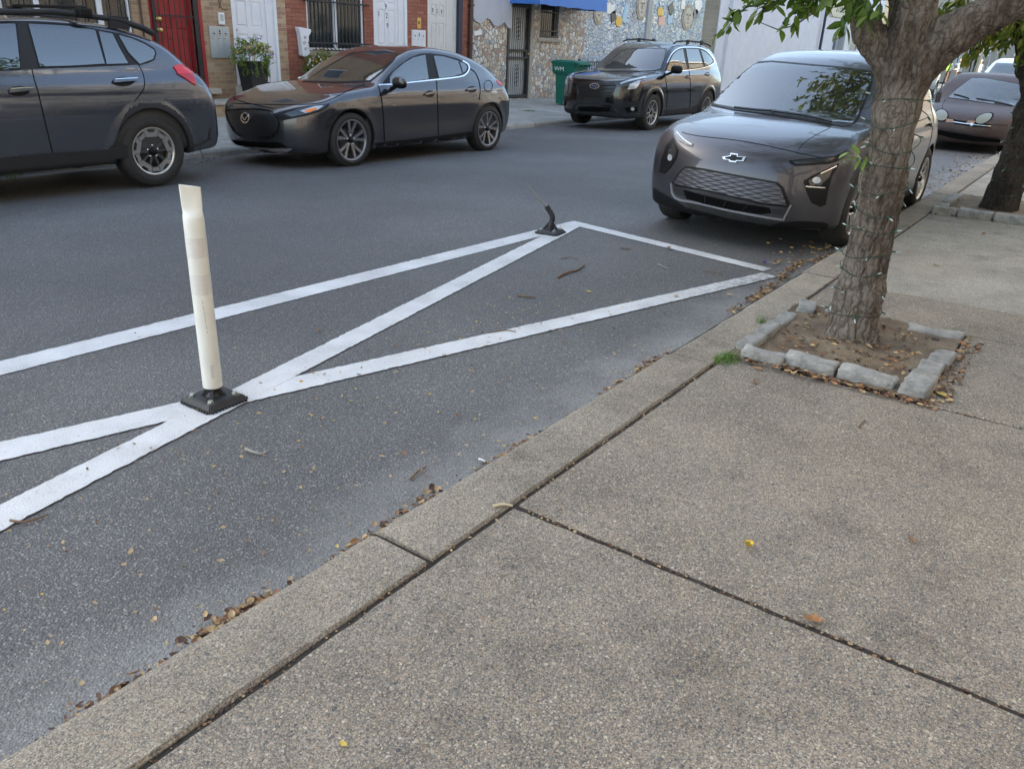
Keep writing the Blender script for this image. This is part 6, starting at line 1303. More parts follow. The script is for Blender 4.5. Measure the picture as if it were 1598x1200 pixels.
string_lights('string of small bulbs wound round the darker tree trunk at the right edge', lambda z: 9.72, lambda z: .72-.02*z, lambda z: .165-.02*z, .3, 1.35, .13, 30, 9)
# ------------------------------------------------------------------ tree pits: cobbles, soil, grass
M_COB = mat('cobble_granite', (.26, .26, .245), .85, noise=.5, nscale=9, bump=.7, bscale=60)
def soil(name, x0, x1, y0, y1, z, m, seed):
    n = 44; r = np.random.default_rng(seed); xs = np.linspace(x0, x1, n); ys = np.linspace(y0, y1, n); V = []
    ph = r.uniform(0, 6, 4)
    for x in xs:
        for y in ys: V.append((x, y, z+.008*sin(9*x+ph[0])*sin(11*y+ph[1])+.004*sin(31*x+ph[2])*sin(37*y+ph[3])+r.normal(0, .0018)))
    F = [[i*n+k, (i+1)*n+k, (i+1)*n+k+1, i*n+k+1] for i in range(n-1) for k in range(n-1)]
    return struct(link_mesh(name, np_mesh(name, V, F, m, True)))
ms, t, I, tc, g_ = newmat('pit_soil'); Pp = g_.outputs['Position']
c = ramp(t, noise(t, Pp, 3.2, 6, .7), [(.35, (.12, .088, .06)), (.5, (.2, .155, .105)), (.65, (.3, .24, .165))]); c = mixc(t, 1.0, c, ramp(t, noise(t, Pp, 160, 3, .8), [(.3, (.5, .5, .5)), (.7, (1.35, 1.35, 1.35))]), 'MULTIPLY'); vv = voro(t, Pp, 70)
c = mixc(t, ramp(t, vv.outputs['Distance'], [(.14, (1, 1, 1)), (.2, (0, 0, 0))]), c, ramp(t, nodesep(t, vv.outputs['Color']), [(0, (.06, .04, .03)), (.6, (.2, .15, .1)), (1, (.42, .36, .28))])); link(t, c, I['Base Color']); I['Roughness'].default_value = .95; bumpn(t, math_(t, 'ADD', noise(t, Pp, 120, 4, .8), noise(t, Pp, 25, 4)), .9, .012, I)
soil('pit_soil', 3.66, 4.86, .36, 1.262, .128, ms, 1); soil('pit_soil', 8.96, 10.54, .33, 1.25, .13, ms, 2)
def cobble(x, y, lx, ly, z0, z1, rz, seed, label, group):
    r = random.Random(seed); bm = bmesh.new(); bmesh.ops.create_cube(bm, size=1)
    for v in bm.verts: v.co = Vector((v.co.x*lx, v.co.y*ly, v.co.z*(z1-z0)))
    bmesh.ops.bevel(bm, geom=bm.edges[:], offset=.012, segments=2, affect='EDGES', profile=.55); bmesh.ops.subdivide_edges(bm, edges=[e for e in bm.edges if e.calc_length() > .03], cuts=3, use_grid_fill=True)
    ph = [r.uniform(0, 6) for _ in range(6)]
    for v in bm.verts:
        c = v.co; w = .5*sin(26*c.x+ph[0])*sin(22*c.y+ph[1])+.4*sin(47*c.x+ph[2]+31*c.z)*sin(39*c.z+ph[3])+r.uniform(-.35, .35); c += Vector((c.x/lx, c.y/ly, c.z/(z1-z0)))*w*.016
        c.z += (c.x/lx)*r_t
    me = bpy.data.meshes.new('cobblestone'); bm.to_mesh(me); bm.free(); me.materials.append(M_COB)
    for p in me.polygons: p.use_smooth = True
    o = link_mesh('cobblestone', me); o.location = (x, y, (z0+z1)/2); o.rotation_euler = (r.uniform(-.05, .05), r.uniform(-.06, .06), rz); return tag(o, label, 'cobblestone', group)
r_t = 0.004
G1 = 'cobblestones edging the near tree pit'
for i, (x, y, lx, ly, h, rz, lb) in enumerate([
    (3.70, 1.09, .095, .205, .20, .1, 'pale cobblestone at the grass tuft, first of the row facing the camera'), (3.755, .875, .10, .235, .205, .03, 'long cobblestone second from the grass tuft in the row facing the camera'), (3.765, .62, .10, .255, .20, -.02, 'long cobblestone beside the corner block in the row facing the camera'),
    (3.79, .405, .2, .12, .215, -.08, 'big square cobblestone at the near right corner of the pit'), (4.03, .405, .25, .105, .195, .02, 'cobblestone behind the big corner block on the right row'), (4.29, .39, .24, .1, .19, .0, 'middle cobblestone of the right row with leaves against it'),
    (4.78, .50, .1, .28, .17, .06, 'cobblestone at the far right corner of the pit'), (3.88, 1.215, .22, .085, .19, -.03, 'cobblestone nearest the grass tuft on the kerb side row'), (4.12, 1.215, .23, .08, .19, .02, 'second cobblestone on the kerb side row of the near pit'),
    (4.37, 1.215, .24, .08, .18, .0, 'third cobblestone on the kerb side row of the near pit'), (4.72, 1.19, .2, .1, .185, .2, 'cobblestone at the far kerb corner of the near pit'), (4.80, .97, .09, .24, .17, -.05, 'cobblestone behind the lit tree trunk in the back row')]):
    cobble(x, y, lx, ly, .06, h-.03, rz, i*7+1, lb, G1)
G2 = 'cobblestones edging the far tree pit'
for i, (x, y, lx, ly, h, rz, lb) in enumerate([(8.98, 1.14, .11, .22, .19, .2, 'cobblestone at the kerb corner of the second pit'), (8.96, .86, .11, .3, .2, .0, 'long cobblestone in front of the darker tree trunk'), (8.97, .52, .11, .34, .2, -.04, 'long cobblestone at the right edge of the photo before the darker tree'),
    (9.2, 1.19, .3, .1, .18, .05, 'cobblestone by the kerb beside the second pit'), (9.6, 1.19, .34, .1, .19, 0, 'cobblestone on the kerb side behind the first in the second pit'), (9.97, 1.19, .3, .1, .18, 0, 'farthest cobblestone on the kerb side of the second pit')]):
    cobble(x, y, lx, ly, .06, h, rz, i*5+60, lb, G2)
def grass(label, cx, cy, z, n, R, H, m, seed):
    r = random.Random(seed); V, F = [], []
    for _ in range(n):
        a = r.uniform(0, 2*pi); q = R*r.random()**.8; x, y = cx+q*cos(a), cy+q*sin(a)*.7; h = H*r.uniform(.4, 1.1); ln = r.uniform(.2, 1.1)*h; d = r.uniform(0, 2*pi); w = .0022; b = len(V); px, py = -sin(d)*w, cos(d)*w
        for t in (0, .5, 1): 
            X, Y, Zz = x+cos(d)*ln*t*t, y+sin(d)*ln*t*t, z+h*(t-.25*t*t); s = 1-t*.9; V += [(X+px*s, Y+py*s, Zz), (X-px*s, Y-py*s, Zz)]
        F += [[b, b+1, b+3, b+2], [b+2, b+3, b+5, b+4]]
    o = link_mesh('grass', np_mesh('grass', V, F, m, True)); return tag(o, label, 'grass', kind='stuff')
M_GR = leafmat('grass_blade', (.06, .14, .025), (.1, .22, .04), (.2, .26, .07), .25)
grass('green grass tuft growing at the kerb corner of the tree pit', 3.60, 1.235, .105, 320, .09, .055, M_GR, 4); grass('few grass blades on the kerb beside the cobbles', 4.3, 1.32, .115, 40, .05, .05, M_GR, 5)
grass('weeds growing in the gutter under the slate crossover', 3.6, 9.55, -.05, 600, .5, .12, M_GR, 6); grass('weeds along the far gutter left of the rear wheel', 2.4, 9.55, -.05, 500, .6, .1, M_GR, 7); grass('dry weed patch on the far pavement by the iron door', 16.2, 11.2, .06, 240, .3, .04, M_GR, 8)
# ------------------------------------------------------------------ delineator post and the broken one
M_RUB = mat('black_rubber', (.022, .023, .026), .55, noise=.3, nscale=30, bump=.2, bscale=120); M_POST = mat('cream_plastic', (.76, .755, .69), .4, noise=.05, nscale=7); M_REFL = mat('reflective_sheet', (.7, .685, .64), .4, .0, noise=.06, nscale=60)
M_ZINC = mat('zinc_bolt', (.45, .46, .42), .35, .85, noise=.2, nscale=80)
def delin_base(t, x, y, rz, h=.03):
    ca, sa = cos(rz), sin(rz)
    def rr(V): return [((p[0])*ca-(p[1])*sa+x, p[0]*sa+p[1]*ca+y, p[2]) for p in V]
    bm = bmesh.new(); bmesh.ops.create_cube(bm, size=1)
    for v in bm.verts:
        s = 1 if v.co.z < 0 else .8; v.co = Vector((v.co.x*.205*s, v.co.y*.205*s, .010+(v.co.z+.5)*h))
    bmesh.ops.bevel(bm, geom=[e for e in bm.edges], offset=.004, segments=2, affect='EDGES')
    V = rr([v.co[:] for v in bm.verts]); F = [[v.index for v in f.verts] for f in bm.faces]; bm.free(); b = MB(); b.add(V, F)
    for k in range(11):
        for s in (-1, 1):
            for ax in (0, 1):
                q = -.085+k*.017; c = (q, s*.1035, .014) if ax == 0 else (s*.1035, q, .014); mb = MB(); mb.box(c[0]-.004, c[0]+.004, c[1]-.004, c[1]+.004, .009, .02); b.add(rr(mb.V), mb.F)
    base = b.build('base_plate', M_RUB, t)
    for (a, c) in ((.062, .062), (-.062, .062), (.062, -.062), (-.062, -.062)):
        b = MB(); X, Y, _ = rr([(a, c, 0)])[0]; b.lathe([(0, .052), (.009, .052), (.011, .049), (.011, .042)], (X, Y, 0), 'z', 6, False); b.lathe([(0, .0478), (.0135, .0475), (.0145, .043), (.0145, .0395), (.021, .0395), (.021, .0372)], (X, Y, .0), 'z', 6, False); b.build('bolt', M_ZINC, base, origin=tuple(t.location))
    return base, rr
dl = thing('delineator_post', 'cream flexible delineator post with flattened top, standing upright on its black base', 'delineator', (1.835, 2.865, 0))
base_, rr = delin_base(dl, 1.835, 2.865, .03)
mb = MB(); mb.lathe([(.043, .036), (.034, .042), (.024, .05), (.024, .066), (.034, .074), (.039, .078), (.039, .095), (0, .095)], (1.835, 2.865, .0), 'z', 20)
for k in range(4):
    a = k*pi/2+pi/4; x, y = 1.835, 2.865
    P = [(.055, .037), (.02, .037), (.02, .074), (.03, .072)]
    V = [(x+cos(a)*p[0]-sin(a)*s*.007, y+sin(a)*p[0]+cos(a)*s*.007, p[1]) for s in (-1, 1) for p in P]; mb.add(V, [(0, 1, 2, 3), (7, 6, 5, 4), (0, 4, 5, 1), (1, 5, 6, 2), (2, 6, 7, 3), (3, 7, 4, 0)])
mb.build('hinge_hub', M_RUB, dl)
V, F = [], []; ns = 28; PX, PY = 1.835, 2.865
lev = [(.082, .0405, 0), (.085, .041, 0), (.3, .0405, 0), (.55, .0405, 0), (.78, .0405, 0), (.81, .0405, 0), (.822, .039, .12), (.832, .037, .45), (.842, .037, .8), (.855, .038, 1), (.92, .039, 1), (.935, .039, 1)]
for z, r0, fl in lev:
    for k in range(ns):
        a = 2*pi*k/ns; ex = (1-fl)*r0*cos(a)+fl*(.0075*math.copysign(abs(cos(a))**.5, cos(a))); ey = r0*sin(a)*(1+.02*fl); th = 1.0; X = ex*cos(th)-ey*sin(th); Y = ex*sin(th)+ey*cos(th)
        V.append((PX+X, PY+Y, z+(.15*((X*-.843+Y*.538)) if z > .93 else 0)))
F = [(i*ns+k, i*ns+(k+1) % ns, (i+1)*ns+(k+1) % ns, (i+1)*ns+k) for i in range(len(lev)-1) for k in range(ns)]
mb = MB(); mb.add(V, F, True); mb.add(V[-ns:], [tuple(range(ns))]); mb.build('tube', M_POST, dl)
for z0, z1 in ((.655, .735), (.50, .585)):
    mb = MB(); mb.lathe([(.0411, z0), (.0411, z1)], (PX, PY, 0), 'z', 32); bb = mb.build('reflective_band', M_REFL, dl)
    mb = MB(); vd = math.atan2(-PY, -PX)
    for i in range(7):
        for j in range(9):
            a = vd+.05+i*.085+(j % 2)*.04; z = z0+.006+(z1-z0-.012)*j/8; X = lambda q: (PX+.0417*cos(q), PY+.0417*sin(q)); p, q_ = X(a), X(a+.045); mb.add([(*p, z), (*q_, z), (*q_, z+.004), (*p, z+.004)], [(0, 1, 2, 3)])
    mb.build('honeycomb_pattern', mat('pattern_pink', (.6, .56, .54), .4), bb, origin=tuple(dl.location))
mb = MB(); vd = math.atan2(-PY, -PX)
for j in range(14):
    z = .19-j*.0045; w = .5 if j == 0 else .25+.1*((j*7) % 3); 
    for i in range(10):
        if (i*5+j*3) % 7 == 0 or i/10*.6 > w: continue
        a = vd-.05+i*.055; p = (PX+.0411*cos(a), PY+.0411*sin(a)); q_ = (PX+.0411*cos(a+.035), PY+.0411*sin(a+.035)); mb.add([(*p, z), (*q_, z), (*q_, z+.0022), (*p, z+.0022)], [(0, 1, 2, 3)])
for j in range(26):
    z = .475-j*.0055; a = vd-.1+.005*j
    if j % 5 == 3: continue
    p = (PX+.0411*cos(a), PY+.0411*sin(a)); q_ = (PX+.0411*cos(a+.07), PY+.0411*sin(a+.07)); mb.add([(*p, z), (*q_, z), (*q_, z+.003), (*p, z+.003)], [(0, 1, 2, 3)])
mb.build('fine_print', mat('print_grey', (.3, .3, .3), .6), dl)
bk = thing('broken_delineator', 'broken delineator base with bent black spring stub and loose wire, at the striping corner', 'delineator', (5.77, 3.70, 0))
delin_base(bk, 5.77, 3.70, .12)
mb = MB(); pts = [(5.77, 3.70, .03), (5.772, 3.70, .09), (5.775, 3.69, .13), (5.768, 3.695, .165), (5.755, 3.715, .2), (5.74, 3.735, .235)]; fine = dens(np.array(pts), False); rad = [.03 if i < 4 else (.026 if i % 2 else .019) for i in range(len(fine))]; mb.tube(fine.tolist(), rad, 12)
for k in range(4):
    a = k*pi/2+.4; mb.tube([(5.77+.06*cos(a), 3.7+.06*sin(a), .035), (5.77+.02*cos(a), 3.7+.02*sin(a), .09)], .01, 6)
mb.build('spring_stub', M_RUB, bk)
mb = MB(); mb.tube([(5.74, 3.735, .235), (5.72, 3.76, .26), (5.69, 3.80, .31), (5.66, 3.845, .37), (5.65, 3.87, .405)], [.009, .008, .007, .006, .005], 6); mb.build('loose_wire', mat('wire_grey', (.25, .25, .23), .4, .5), bk)
# ------------------------------------------------------------------ wheelie bin, lamp post
bn = thing('wheelie_bin', 'green wheeled rubbish bin with white letters, standing on the far pavement beside the black SUV', 'bin', (18.95, 11.85, .058), -1.62)
M_BIN = mat('green_bin_plastic', (.008, .14, .095), .45, noise=.12, nscale=3)
def rect(x0, x1, y0, y1, z, c=.03): return [(x0+c, y0, z), (x1-c, y0, z), (x1, y0+c, z), (x1, y1-c, z), (x1-c, y1, z), (x0+c, y1, z), (x0, y1-c, z), (x0, y0+c, z)]
mb = MB(); loft(mb, [rect(-.26, .24, -.23, .23, .03), rect(-.30, .26, -.25, .25, .72), rect(-.31, .27, -.255, .255, .74), rect(-.37, .33, -.3, .3, .80), rect(-.385, .35, -.31, .31, 1.0), rect(-.40, .36, -.325, .325, 1.0), rect(-.40, .36, -.325, .325, 1.035)]); mb.build('body', M_BIN, bn, origin=(0, 0, 0))
mb = MB(); loft(mb, [rect(-.42, .4, -.335, .335, 1.037), rect(-.42, .4, -.335, .335, 1.06), rect(-.3, .3, -.24, .24, 1.1), ]); mb.build('lid', M_BIN, bn, origin=(0, 0, 0))
mb = MB(); mb.tube([(.45, -.26, 1.02), (.45, .26, 1.02)], .018, 8)
for y in (-.24, -.08, .08, .24): mb.box(.36, .46, y-.012, y+.012, .96, 1.04)
mb.build('handle', M_BIN, bn, origin=(0, 0, 0))
for y in (-.27, .27):
    mb = MB(); mb.lathe([(.05, -.03), (.125, -.03), (.14, -.02), (.14, .02), (.125, .03), (.05, .03)], (.24, y, .14), 'y', 24); mb.lathe([(0, -.032), (.06, -.032)], (.24, y, .14), 'y', 16); mb.lathe([(0, .032), (.06, .032)], (.24, y, .14), 'y', 16); mb.build('wheel', M_TYRE, bn, origin=(0, 0, 0))
V, F = textmesh('WM', .135, .002); mb = MB(); mb.add([(-.12+v[0]*1.25, -.325-v[2], .885+v[1]) for v in V], F); mb.build('lettering', M_WHITE, bn, origin=(0, 0, 0))
lp = thing('lamp_post', 'grey street pole rising in front of the blue mosaic wall behind the black SUV', 'pole', (20.1, 10.3, .04))
mb = MB(); mb.lathe([(.16, 0), (.16, .1), (.12, .2), (.1, .5), (.085, 3), (.07, 8)], (20.1, 10.3, .04), 'z', 14); mb.build('shaft', M_STEEL, lp)
mb = MB(); mb.tube([(20.1, 10.3, 7.9), (20.1, 9.6, 8.4), (20.1, 8.2, 8.6)], .04, 8); mb.box(20.0, 20.2, 7.6, 8.3, 8.5, 8.62, .03); mb.build('arm', M_STEEL, lp)
# ------------------------------------------------------------------ planters
def planter(label, x, y, z, h, wt, wb, fl, seed, R, Hf):
    t = thing('planter', label, 'planter', (x, y, z)); mb = MB(); s0, s1 = wb/2, wt/2
    loft(mb, [rect(x-s0, x+s0, y-s0, y+s0, z+.003, .01), rect(x-s1, x+s1, y-s1, y+s1, z+h, .01), rect(x-s1+.02, x+s1-.02, y-s1+.02, y+s1-.02, z+h, .01), rect(x-s1+.03, x+s1-.03, y-s1+.03, y+s1-.03, z+h-.05, .01)]); mb.build('pot', mat('black_pot', (.016, .016, .017), .55, noise=.2, nscale=6), t)
    r = np.random.default_rng(seed); tips = []
    for _ in range(150):
        a = r.uniform(0, 2*pi); q = R*r.random()**.6; zz = z+h+Hf*(1-(q/R)**2*.75)*r.uniform(.35, 1.05)-(.28*max(0, q/R-.72)*4*.35); tips.append(((x+q*cos(a), y+q*sin(a)*.8, zz), (cos(a), sin(a), .6)))
    for _ in range(36):
        a = r.uniform(pi, 2*pi); tips.append(((x+(s1+.03)*cos(a)*1.15, y+(s1+.03)*sin(a)*1.1, z+h+.04-r.uniform(0, .26)), (cos(a)*.3, sin(a)*.3, -1)))
    leaf_cloud('foliage', tips, M_PLT, t, 11, L=(.025, .055), spread=.06, seed=seed, droop=.1, twig=True, twigm=M_GR)
    for cm, n in fl:
        V, F = [], []
        for _ in range(n):
            a = r.uniform(0, 2*pi); q = R*r.random()**.5; c = np.array([x+q*cos(a), y-abs(q*sin(a))*.8, z+h+Hf*(1.02-(q/R)**2*.7)*r.uniform(.6, 1.05)]); b = len(V); nn = 6; rr_ = r.uniform(.012, .024); tl = r.normal(0, .4, 2)
            V.append(c); V += [c+np.array([rr_*cos(k*2*pi/nn), -.006+tl[0]*rr_*sin(k*2*pi/nn), rr_*sin(k*2*pi/nn)]) for k in range(nn)]; F += [(b, b+1+k, b+1+(k+1) % nn) for k in range(nn)]
        me = np_mesh('flowers', np.array(V)-np.array(t.location), np.array(F), cm, False); link_mesh('flowers', me, t)
M_PLT = leafmat('planter_leaf', (.1, .16, .03), (.17, .24, .05), (.3, .3, .08), .3)
FY, FP, FV, FW, FO = [mat(n, c, .6) for n, c in (('yellow_petal', (.6, .5, .12)), ('pink_petal', (.55, .22, .25)), ('violet_petal', (.25, .2, .5)), ('white_petal', (.75, .72, .68)), ('orange_petal', (.75, .3, .03)))]
planter('tall black planter of yellow and violet flowers on the step before the white door', 10.02, 13.18, .333, .66, .42, .3, ((FY, 42), (FP, 16), (FV, 12)), 3, .42, .42)
planter('black planter of white and pink daisies below the barred window, half hidden by the hatchback', 11.72, 13.2, .075, .78, .46, .32, ((FW, 46), (FP, 18), (FO, 7)), 5, .4, .36)
# ------------------------------------------------------------------ leaf litter, twigs, single leaves
LM = [mat('dry_leaf_brown', (.19, .105, .055), .8, noise=.3, nscale=60), mat('dry_leaf_orange', (.3, .15, .06), .75, noise=.3, nscale=60), mat('dry_leaf_tan', (.42, .3, .16), .8, noise=.25, nscale=60), mat('dry_leaf_yellow', (.5, .36, .07), .7, noise=.2, nscale=60), mat('dry_leaf_dark', (.09, .05, .035), .85, noise=.3, nscale=60)]
def leafgeo(r, L, curl, lobes=False):
    n = 5; w0 = L*r.uniform(.2, .32); V, F = [], []; cv = r.uniform(.3, 1)*curl; sd = r.uniform(-.5, .5)
    for i in range(n+1):
        t = i/n; w = w0*(sin(pi*min(1, t*1.02+.02))**.8)*(1+(.35*((i % 2)*2-1) if lobes else .08*r.uniform(-1, 1)))+.0008; zc = L*cv*(t-.5)**2*1.2; y0 = sd*L*.3*t*t
        for s in (-1, 0, 1): V.append(((t-.5)*L, y0+s*w, zc+abs(s)*w*curl*.8+.002+r.uniform(0, .002)))
    for i in range(n):
        for k in (0, 1): F.append([i*3+k, i*3+k+1, (i+1)*3+k+1, (i+1)*3+k])
    return V, F
def leaf_at(x, y, z, L, m, label, seed, curl=.5, name='fallen_leaf', group=None, lobes=False, tilt=.15):
    r = random.Random(seed); V, F = leafgeo(r, L, curl, lobes); o = link_mesh(name, np_mesh(name, V, F, m, True)); o.location = (x, y, z); o.rotation_euler = (r.uniform(-tilt, tilt), r.uniform(-tilt, tilt), r.uniform(0, 6.28)); return tag(o, label, 'leaf', group)
def zs_(x, y): return ZK-.002+(1.27-y)*.012 if y < 1.5 else .006
clusters = [(160, 1105, 14), (200, 1082, 12), (235, 1062, 8), (265, 1045, 10), (330, 1000, 26), (350, 982, 34), (372, 965, 44), (400, 948, 30), (425, 940, 14), (540, 875, 30), (560, 860, 30), (585, 850, 18), (618, 822, 40), (635, 812, 22), (660, 780, 14), (685, 773, 10), (780, 724, 24), (800, 710, 26), (835, 690, 26), (855, 680, 18), (1003, 575, 26), (1020, 566, 26), (1040, 560, 14), (965, 606, 26), (985, 600, 10),
            (1100, 540, 8), (1150, 482, 20), (1178, 466, 40), (1192, 458, 30), (1205, 445, 24), (1222, 432, 30), (1235, 420, 26), (1250, 410, 24), (1280, 405, 20), (1300, 398, 14), (1215, 408, 14)]
r = random.Random(21); LV, LF, LI = [], [], []
def litter_add(x, y, z, L, mi, rr_, hh=0):
    V, F = leafgeo(rr_, L, rr_.uniform(.2, 1.1)); a = rr_.uniform(0, 6.28); b = rr_.uniform(-.7, .7); ca, sa = cos(a), sin(a); cb, sb = cos(b), sin(b); n = len(LV)
    for vx, vy, vz in V:
        vy, vz = vy*cb-vz*sb, vy*sb+vz*cb; LV.append((x+vx*ca-vy*sa, y+vx*sa+vy*ca, z+abs(vz)+hh))
    for f in F: LF.append([q+n for q in f]); LI.append(mi)
for px, py, n in clusters:
    X, Y = gp(px, py, .02)
    for _ in range(int(n*3.2)):
        x = X+r.gauss(0, .06); y = Y+r.gauss(0, .02)
        if x < 6.2: y = min(max(y, 1.545), 1.9) if y < 1.545 or y > 1.9 else y
        litter_add(x, y+abs(r.gauss(0, .01)), .004, r.choice((.006, .009, .012, .016, .022, .034)), r.choice((0, 0, 2, 1, 2, 2, 4, 4)), r, r.uniform(0, .022))
for _ in range(2600):                                                # crumbs all along the gutter
    x = r.uniform(-.5, 13)**1.0; y = 1.54+abs(r.gauss(0, .035)); litter_add(x, y, .003, r.uniform(.004, .02), r.choice((0, 2, 2, 4, 4)), r)
for _ in range(620):                                                # around the grey car and the second pit
    x = r.uniform(6.2, 17); y = 1.56+abs(r.gauss(0, .22)); litter_add(x, y, .004, r.uniform(.015, .05), r.choice((0, 1, 2, 2, 3, 2)), r)
for _ in range(900):
    a = r.random(); 
    if a < .35: x, y = r.uniform(3.6, 3.68), r.uniform(.3, 1.2)
    elif a < .55: x, y = r.uniform(3.7, 4.8), r.uniform(.26, .35)
    elif a < .93: x, y = r.uniform(3.85, 4.7), r.uniform(.5, 1.15)
    else: x, y = r.uniform(8.8, 8.92), r.uniform(.2, 1.2)
    litter_add(x, y, .128, r.uniform(.006, .035), r.choice((0, 1, 2, 4, 4)), r, .002)
for _ in range(700):                                                # small chips scattered over the striped asphalt
    x, y = r.uniform(.2, 6.5), r.uniform(1.6, 4.6)**1.0; litter_add(x, y, .009, r.uniform(.003, .011), r.choice((2, 2, 3, 0)), r)
for _ in range(380):
    x, y = r.uniform(.3, 4.5), r.uniform(1.6, 2.9); litter_add(x, y, .007, r.uniform(.008, .02), r.choice((2, 2, 2, 0, 3)), r)
for _ in range(260):
    x, y = r.uniform(5.2, 13), r.uniform(9.2, 9.6); litter_add(x, y, -.05, r.uniform(.01, .05), r.choice((0, 2, 4)), r)
o = link_mesh('leaf_litter', np_mesh('leaf_litter', LV, LF, LM, True, LI)); tag(o, 'dry brown leaf litter gathered in the gutter and around the cobbles', 'leaf litter', kind='stuff')
singles = [(1268, 975, .058, 1, 'orange brown dry leaf lying on the long pavement joint', .9, True), (1468, 620, .075, 3, 'pale yellow narrow leaf on the pavement in front of the corner cobble', .3, False), (1421, 850, .03, 0, 'tiny brown leaf on the plain pavement right of the yellow petal', .8, False), (536, 1164, .022, 3, 'small pale leaf on the pavement at the bottom of the photo', .4, False),
           (712, 730, .0, 0, '', 0, 0), (262, 1043, .05, 1, 'orange leaf lying at the foot of the kerb near the bottom left', .5, False), (318, 1006, .05, 1, 'curled orange leaf at the left end of the leaf pile', .9, False), (160, 1106, .04, 1, 'orange leaf bit at the lowest end of the gutter', .6, False), (630, 712, .032, 1, 'small orange leaf out on the asphalt below the striping', .9, False), (596, 716, .026, 2, 'tan leaf on the asphalt beside the orange one', .7, False), (714, 653, .035, 0, 'brown leaf on the asphalt right of the grey stick', .7, False), (496, 520, .04, 1, 'brown leaf inside the upper striped triangle', .8, False),
           (905, 648, .05, 2, 'pale leaf near the kerb below the middle litter pile', .5, False), (665, 790, .035, 3, 'greenish leaf at the foot of the kerb', .3, False), (1044, 390, .06, 1, 'orange crumpled leaf beyond the end stripe', 1.1, True), (1183, 577, .05, 1, 'brown leaf on the pavement before the pale cobble', .7, False), (1178, 598, .04, 0, 'dark brown leaf lying flat on the pavement below the grass tuft', .5, False), (1345, 607, .04, 1, 'orange leaf in front of the cobble row', .7, False), (1500, 541, .06, 1, 'curled brown leaf against the right side cobbles', 1.0, True),
           (1427, 608, .035, 2, 'tan leaf right under the corner cobble', .6, False), (1462, 416, .05, 2, 'tan leaf in the middle of the smooth slab', .6, False), (1436, 357, .05, 3, 'yellow leaf on the smooth slab near the trunk', .5, False), (1535, 366, .05, 1, 'orange leaf on the smooth slab by the right edge', .5, False), (1476, 357, .04, 2, 'small leaf on the slab before the second pit', .5, False), (1560, 345, .05, 0, 'brown leaf by the second pit cobbles', .5, False), (75, 1008, .02, 2, 'small tan leaf chip on the asphalt at the left', .6, False), (1130, 356, .06, 1, 'orange leaf in the shade before the grey hatchback', .6, False),
           (958, 556, .03, 2, 'tan leaf just off the long inner stripe', .7, False), (918, 458, .04, 3, 'tan yellow leaf in the middle of the end bay', .7, False), (1055, 465, .05, 2, 'pale leaf lying on the inner stripe near its end', .5, False), (1139, 463, .05, 2, 'pale crumpled leaf just below the worn stripe end', .6, False), (205, 866, .03, 2, 'tan leaf chip in the lower left asphalt', .6, False), (470, 765, .025, 2, 'tan leaf chip below the stick', .6, False), (345, 880, .025, 2, 'tan leaf chip left of the litter pile', .6, False), (620, 1015, 0, 0, '', 0, 0)]
k = 0
for px, py, L, mi, lb, cu, lo in singles:
    k += 1
    if L <= 0: continue
    onwalk = (py > 1200-.6935*(px-200)-2); X, Y = gp(px, py, ZK if onwalk else 0)
    leaf_at(X, Y, zs_(X, Y)+.002, L, LM[mi], lb, k*3+1, cu, group='single fallen leaves', lobes=lo)
X, Y = gp(1167, 857, ZK); yp = thing('fallen_petal', 'bright yellow crumpled petal lying on the pavement', 'petal', (X, Y, zs_(X, Y)))
for q in range(3):
    V, F = leafgeo(random.Random(q+5), .042-.006*q, 1.3); a = q*1.1; mb = MB(); mb.add([(X+(v[0]*cos(a)-v[1]*1.5*sin(a))*.75, Y+(v[0]*sin(a)+v[1]*1.5*cos(a))*.75, zs_(X, Y)+.001+v[2]+q*.003) for v in V], F, True); mb.build('petal' if q < 2 else 'green_tip', mat('bright_yellow_petal', (.72, .45, .01), .6) if q < 2 else mat('olive_tip', (.2, .2, .03), .6), yp)
def stick(pxs, r0, m, label, name='twig', z=.009, cat='twig'):
    P = [gp(*p, z) for p in pxs]; pts = dens(np.array([(x, y, z+.003*(i % 2)) for i, (x, y) in enumerate(P)]), False); o_ = tuple(pts[0])
    mb = MB(); mb.tube(pts.tolist(), [r0*(1-.45*i/len(pts)) for i in range(len(pts))], 6); o = mb.build(name, m, None, origin=o_); return tag(o, label, cat, 'twigs on the asphalt' if name == 'twig' else None)
M_TW = mat('twig_brown', (.16, .1, .06), .8, noise=.3, nscale=50); M_TW2 = mat('twig_grey', (.3, .28, .25), .8)
stick([(870, 433), (885, 426), (900, 422), (912, 414)], .009, M_TW, 'longest curved twig in the end bay of the striping'); stick([(808, 461), (820, 463), (835, 464)], .007, M_TW, 'short twig left of the longest one'); stick([(764, 519), (790, 516), (805, 518)], .004, M_TW, 'thin twig beside the inner stripe'); stick([(968, 387), (975, 388), (985, 389)], .006, M_TW, 'short dark twig near the end stripe')
stick([(1026, 412), (1034, 416), (1042, 419)], .004, M_TW2, 'pale short twig right of centre in the end bay'); stick([(383, 700), (395, 706), (408, 708), (416, 705)], .006, M_TW2, 'grey stick on the asphalt below the post base'); stick([(640, 748), (650, 738), (665, 728)], .005, M_TW, 'brown twig on the asphalt near the kerb'); stick([(875, 404), (890, 402), (903, 405)], .004, M_TW, 'thin curled twig above the longest one'); stick([(1100, 424), (1115, 426), (1130, 430)], .004, M_TW, 'thin twig below the end stripe'); stick([(16, 812), (40, 815), (75, 803)], .005, M_TW, 'thin twig lying over the lowest stripe at the left edge')
stick([(1340, 668), (1345, 660), (1350, 656)], .003, M_TW, 'tiny twig on pavement', z=.125)
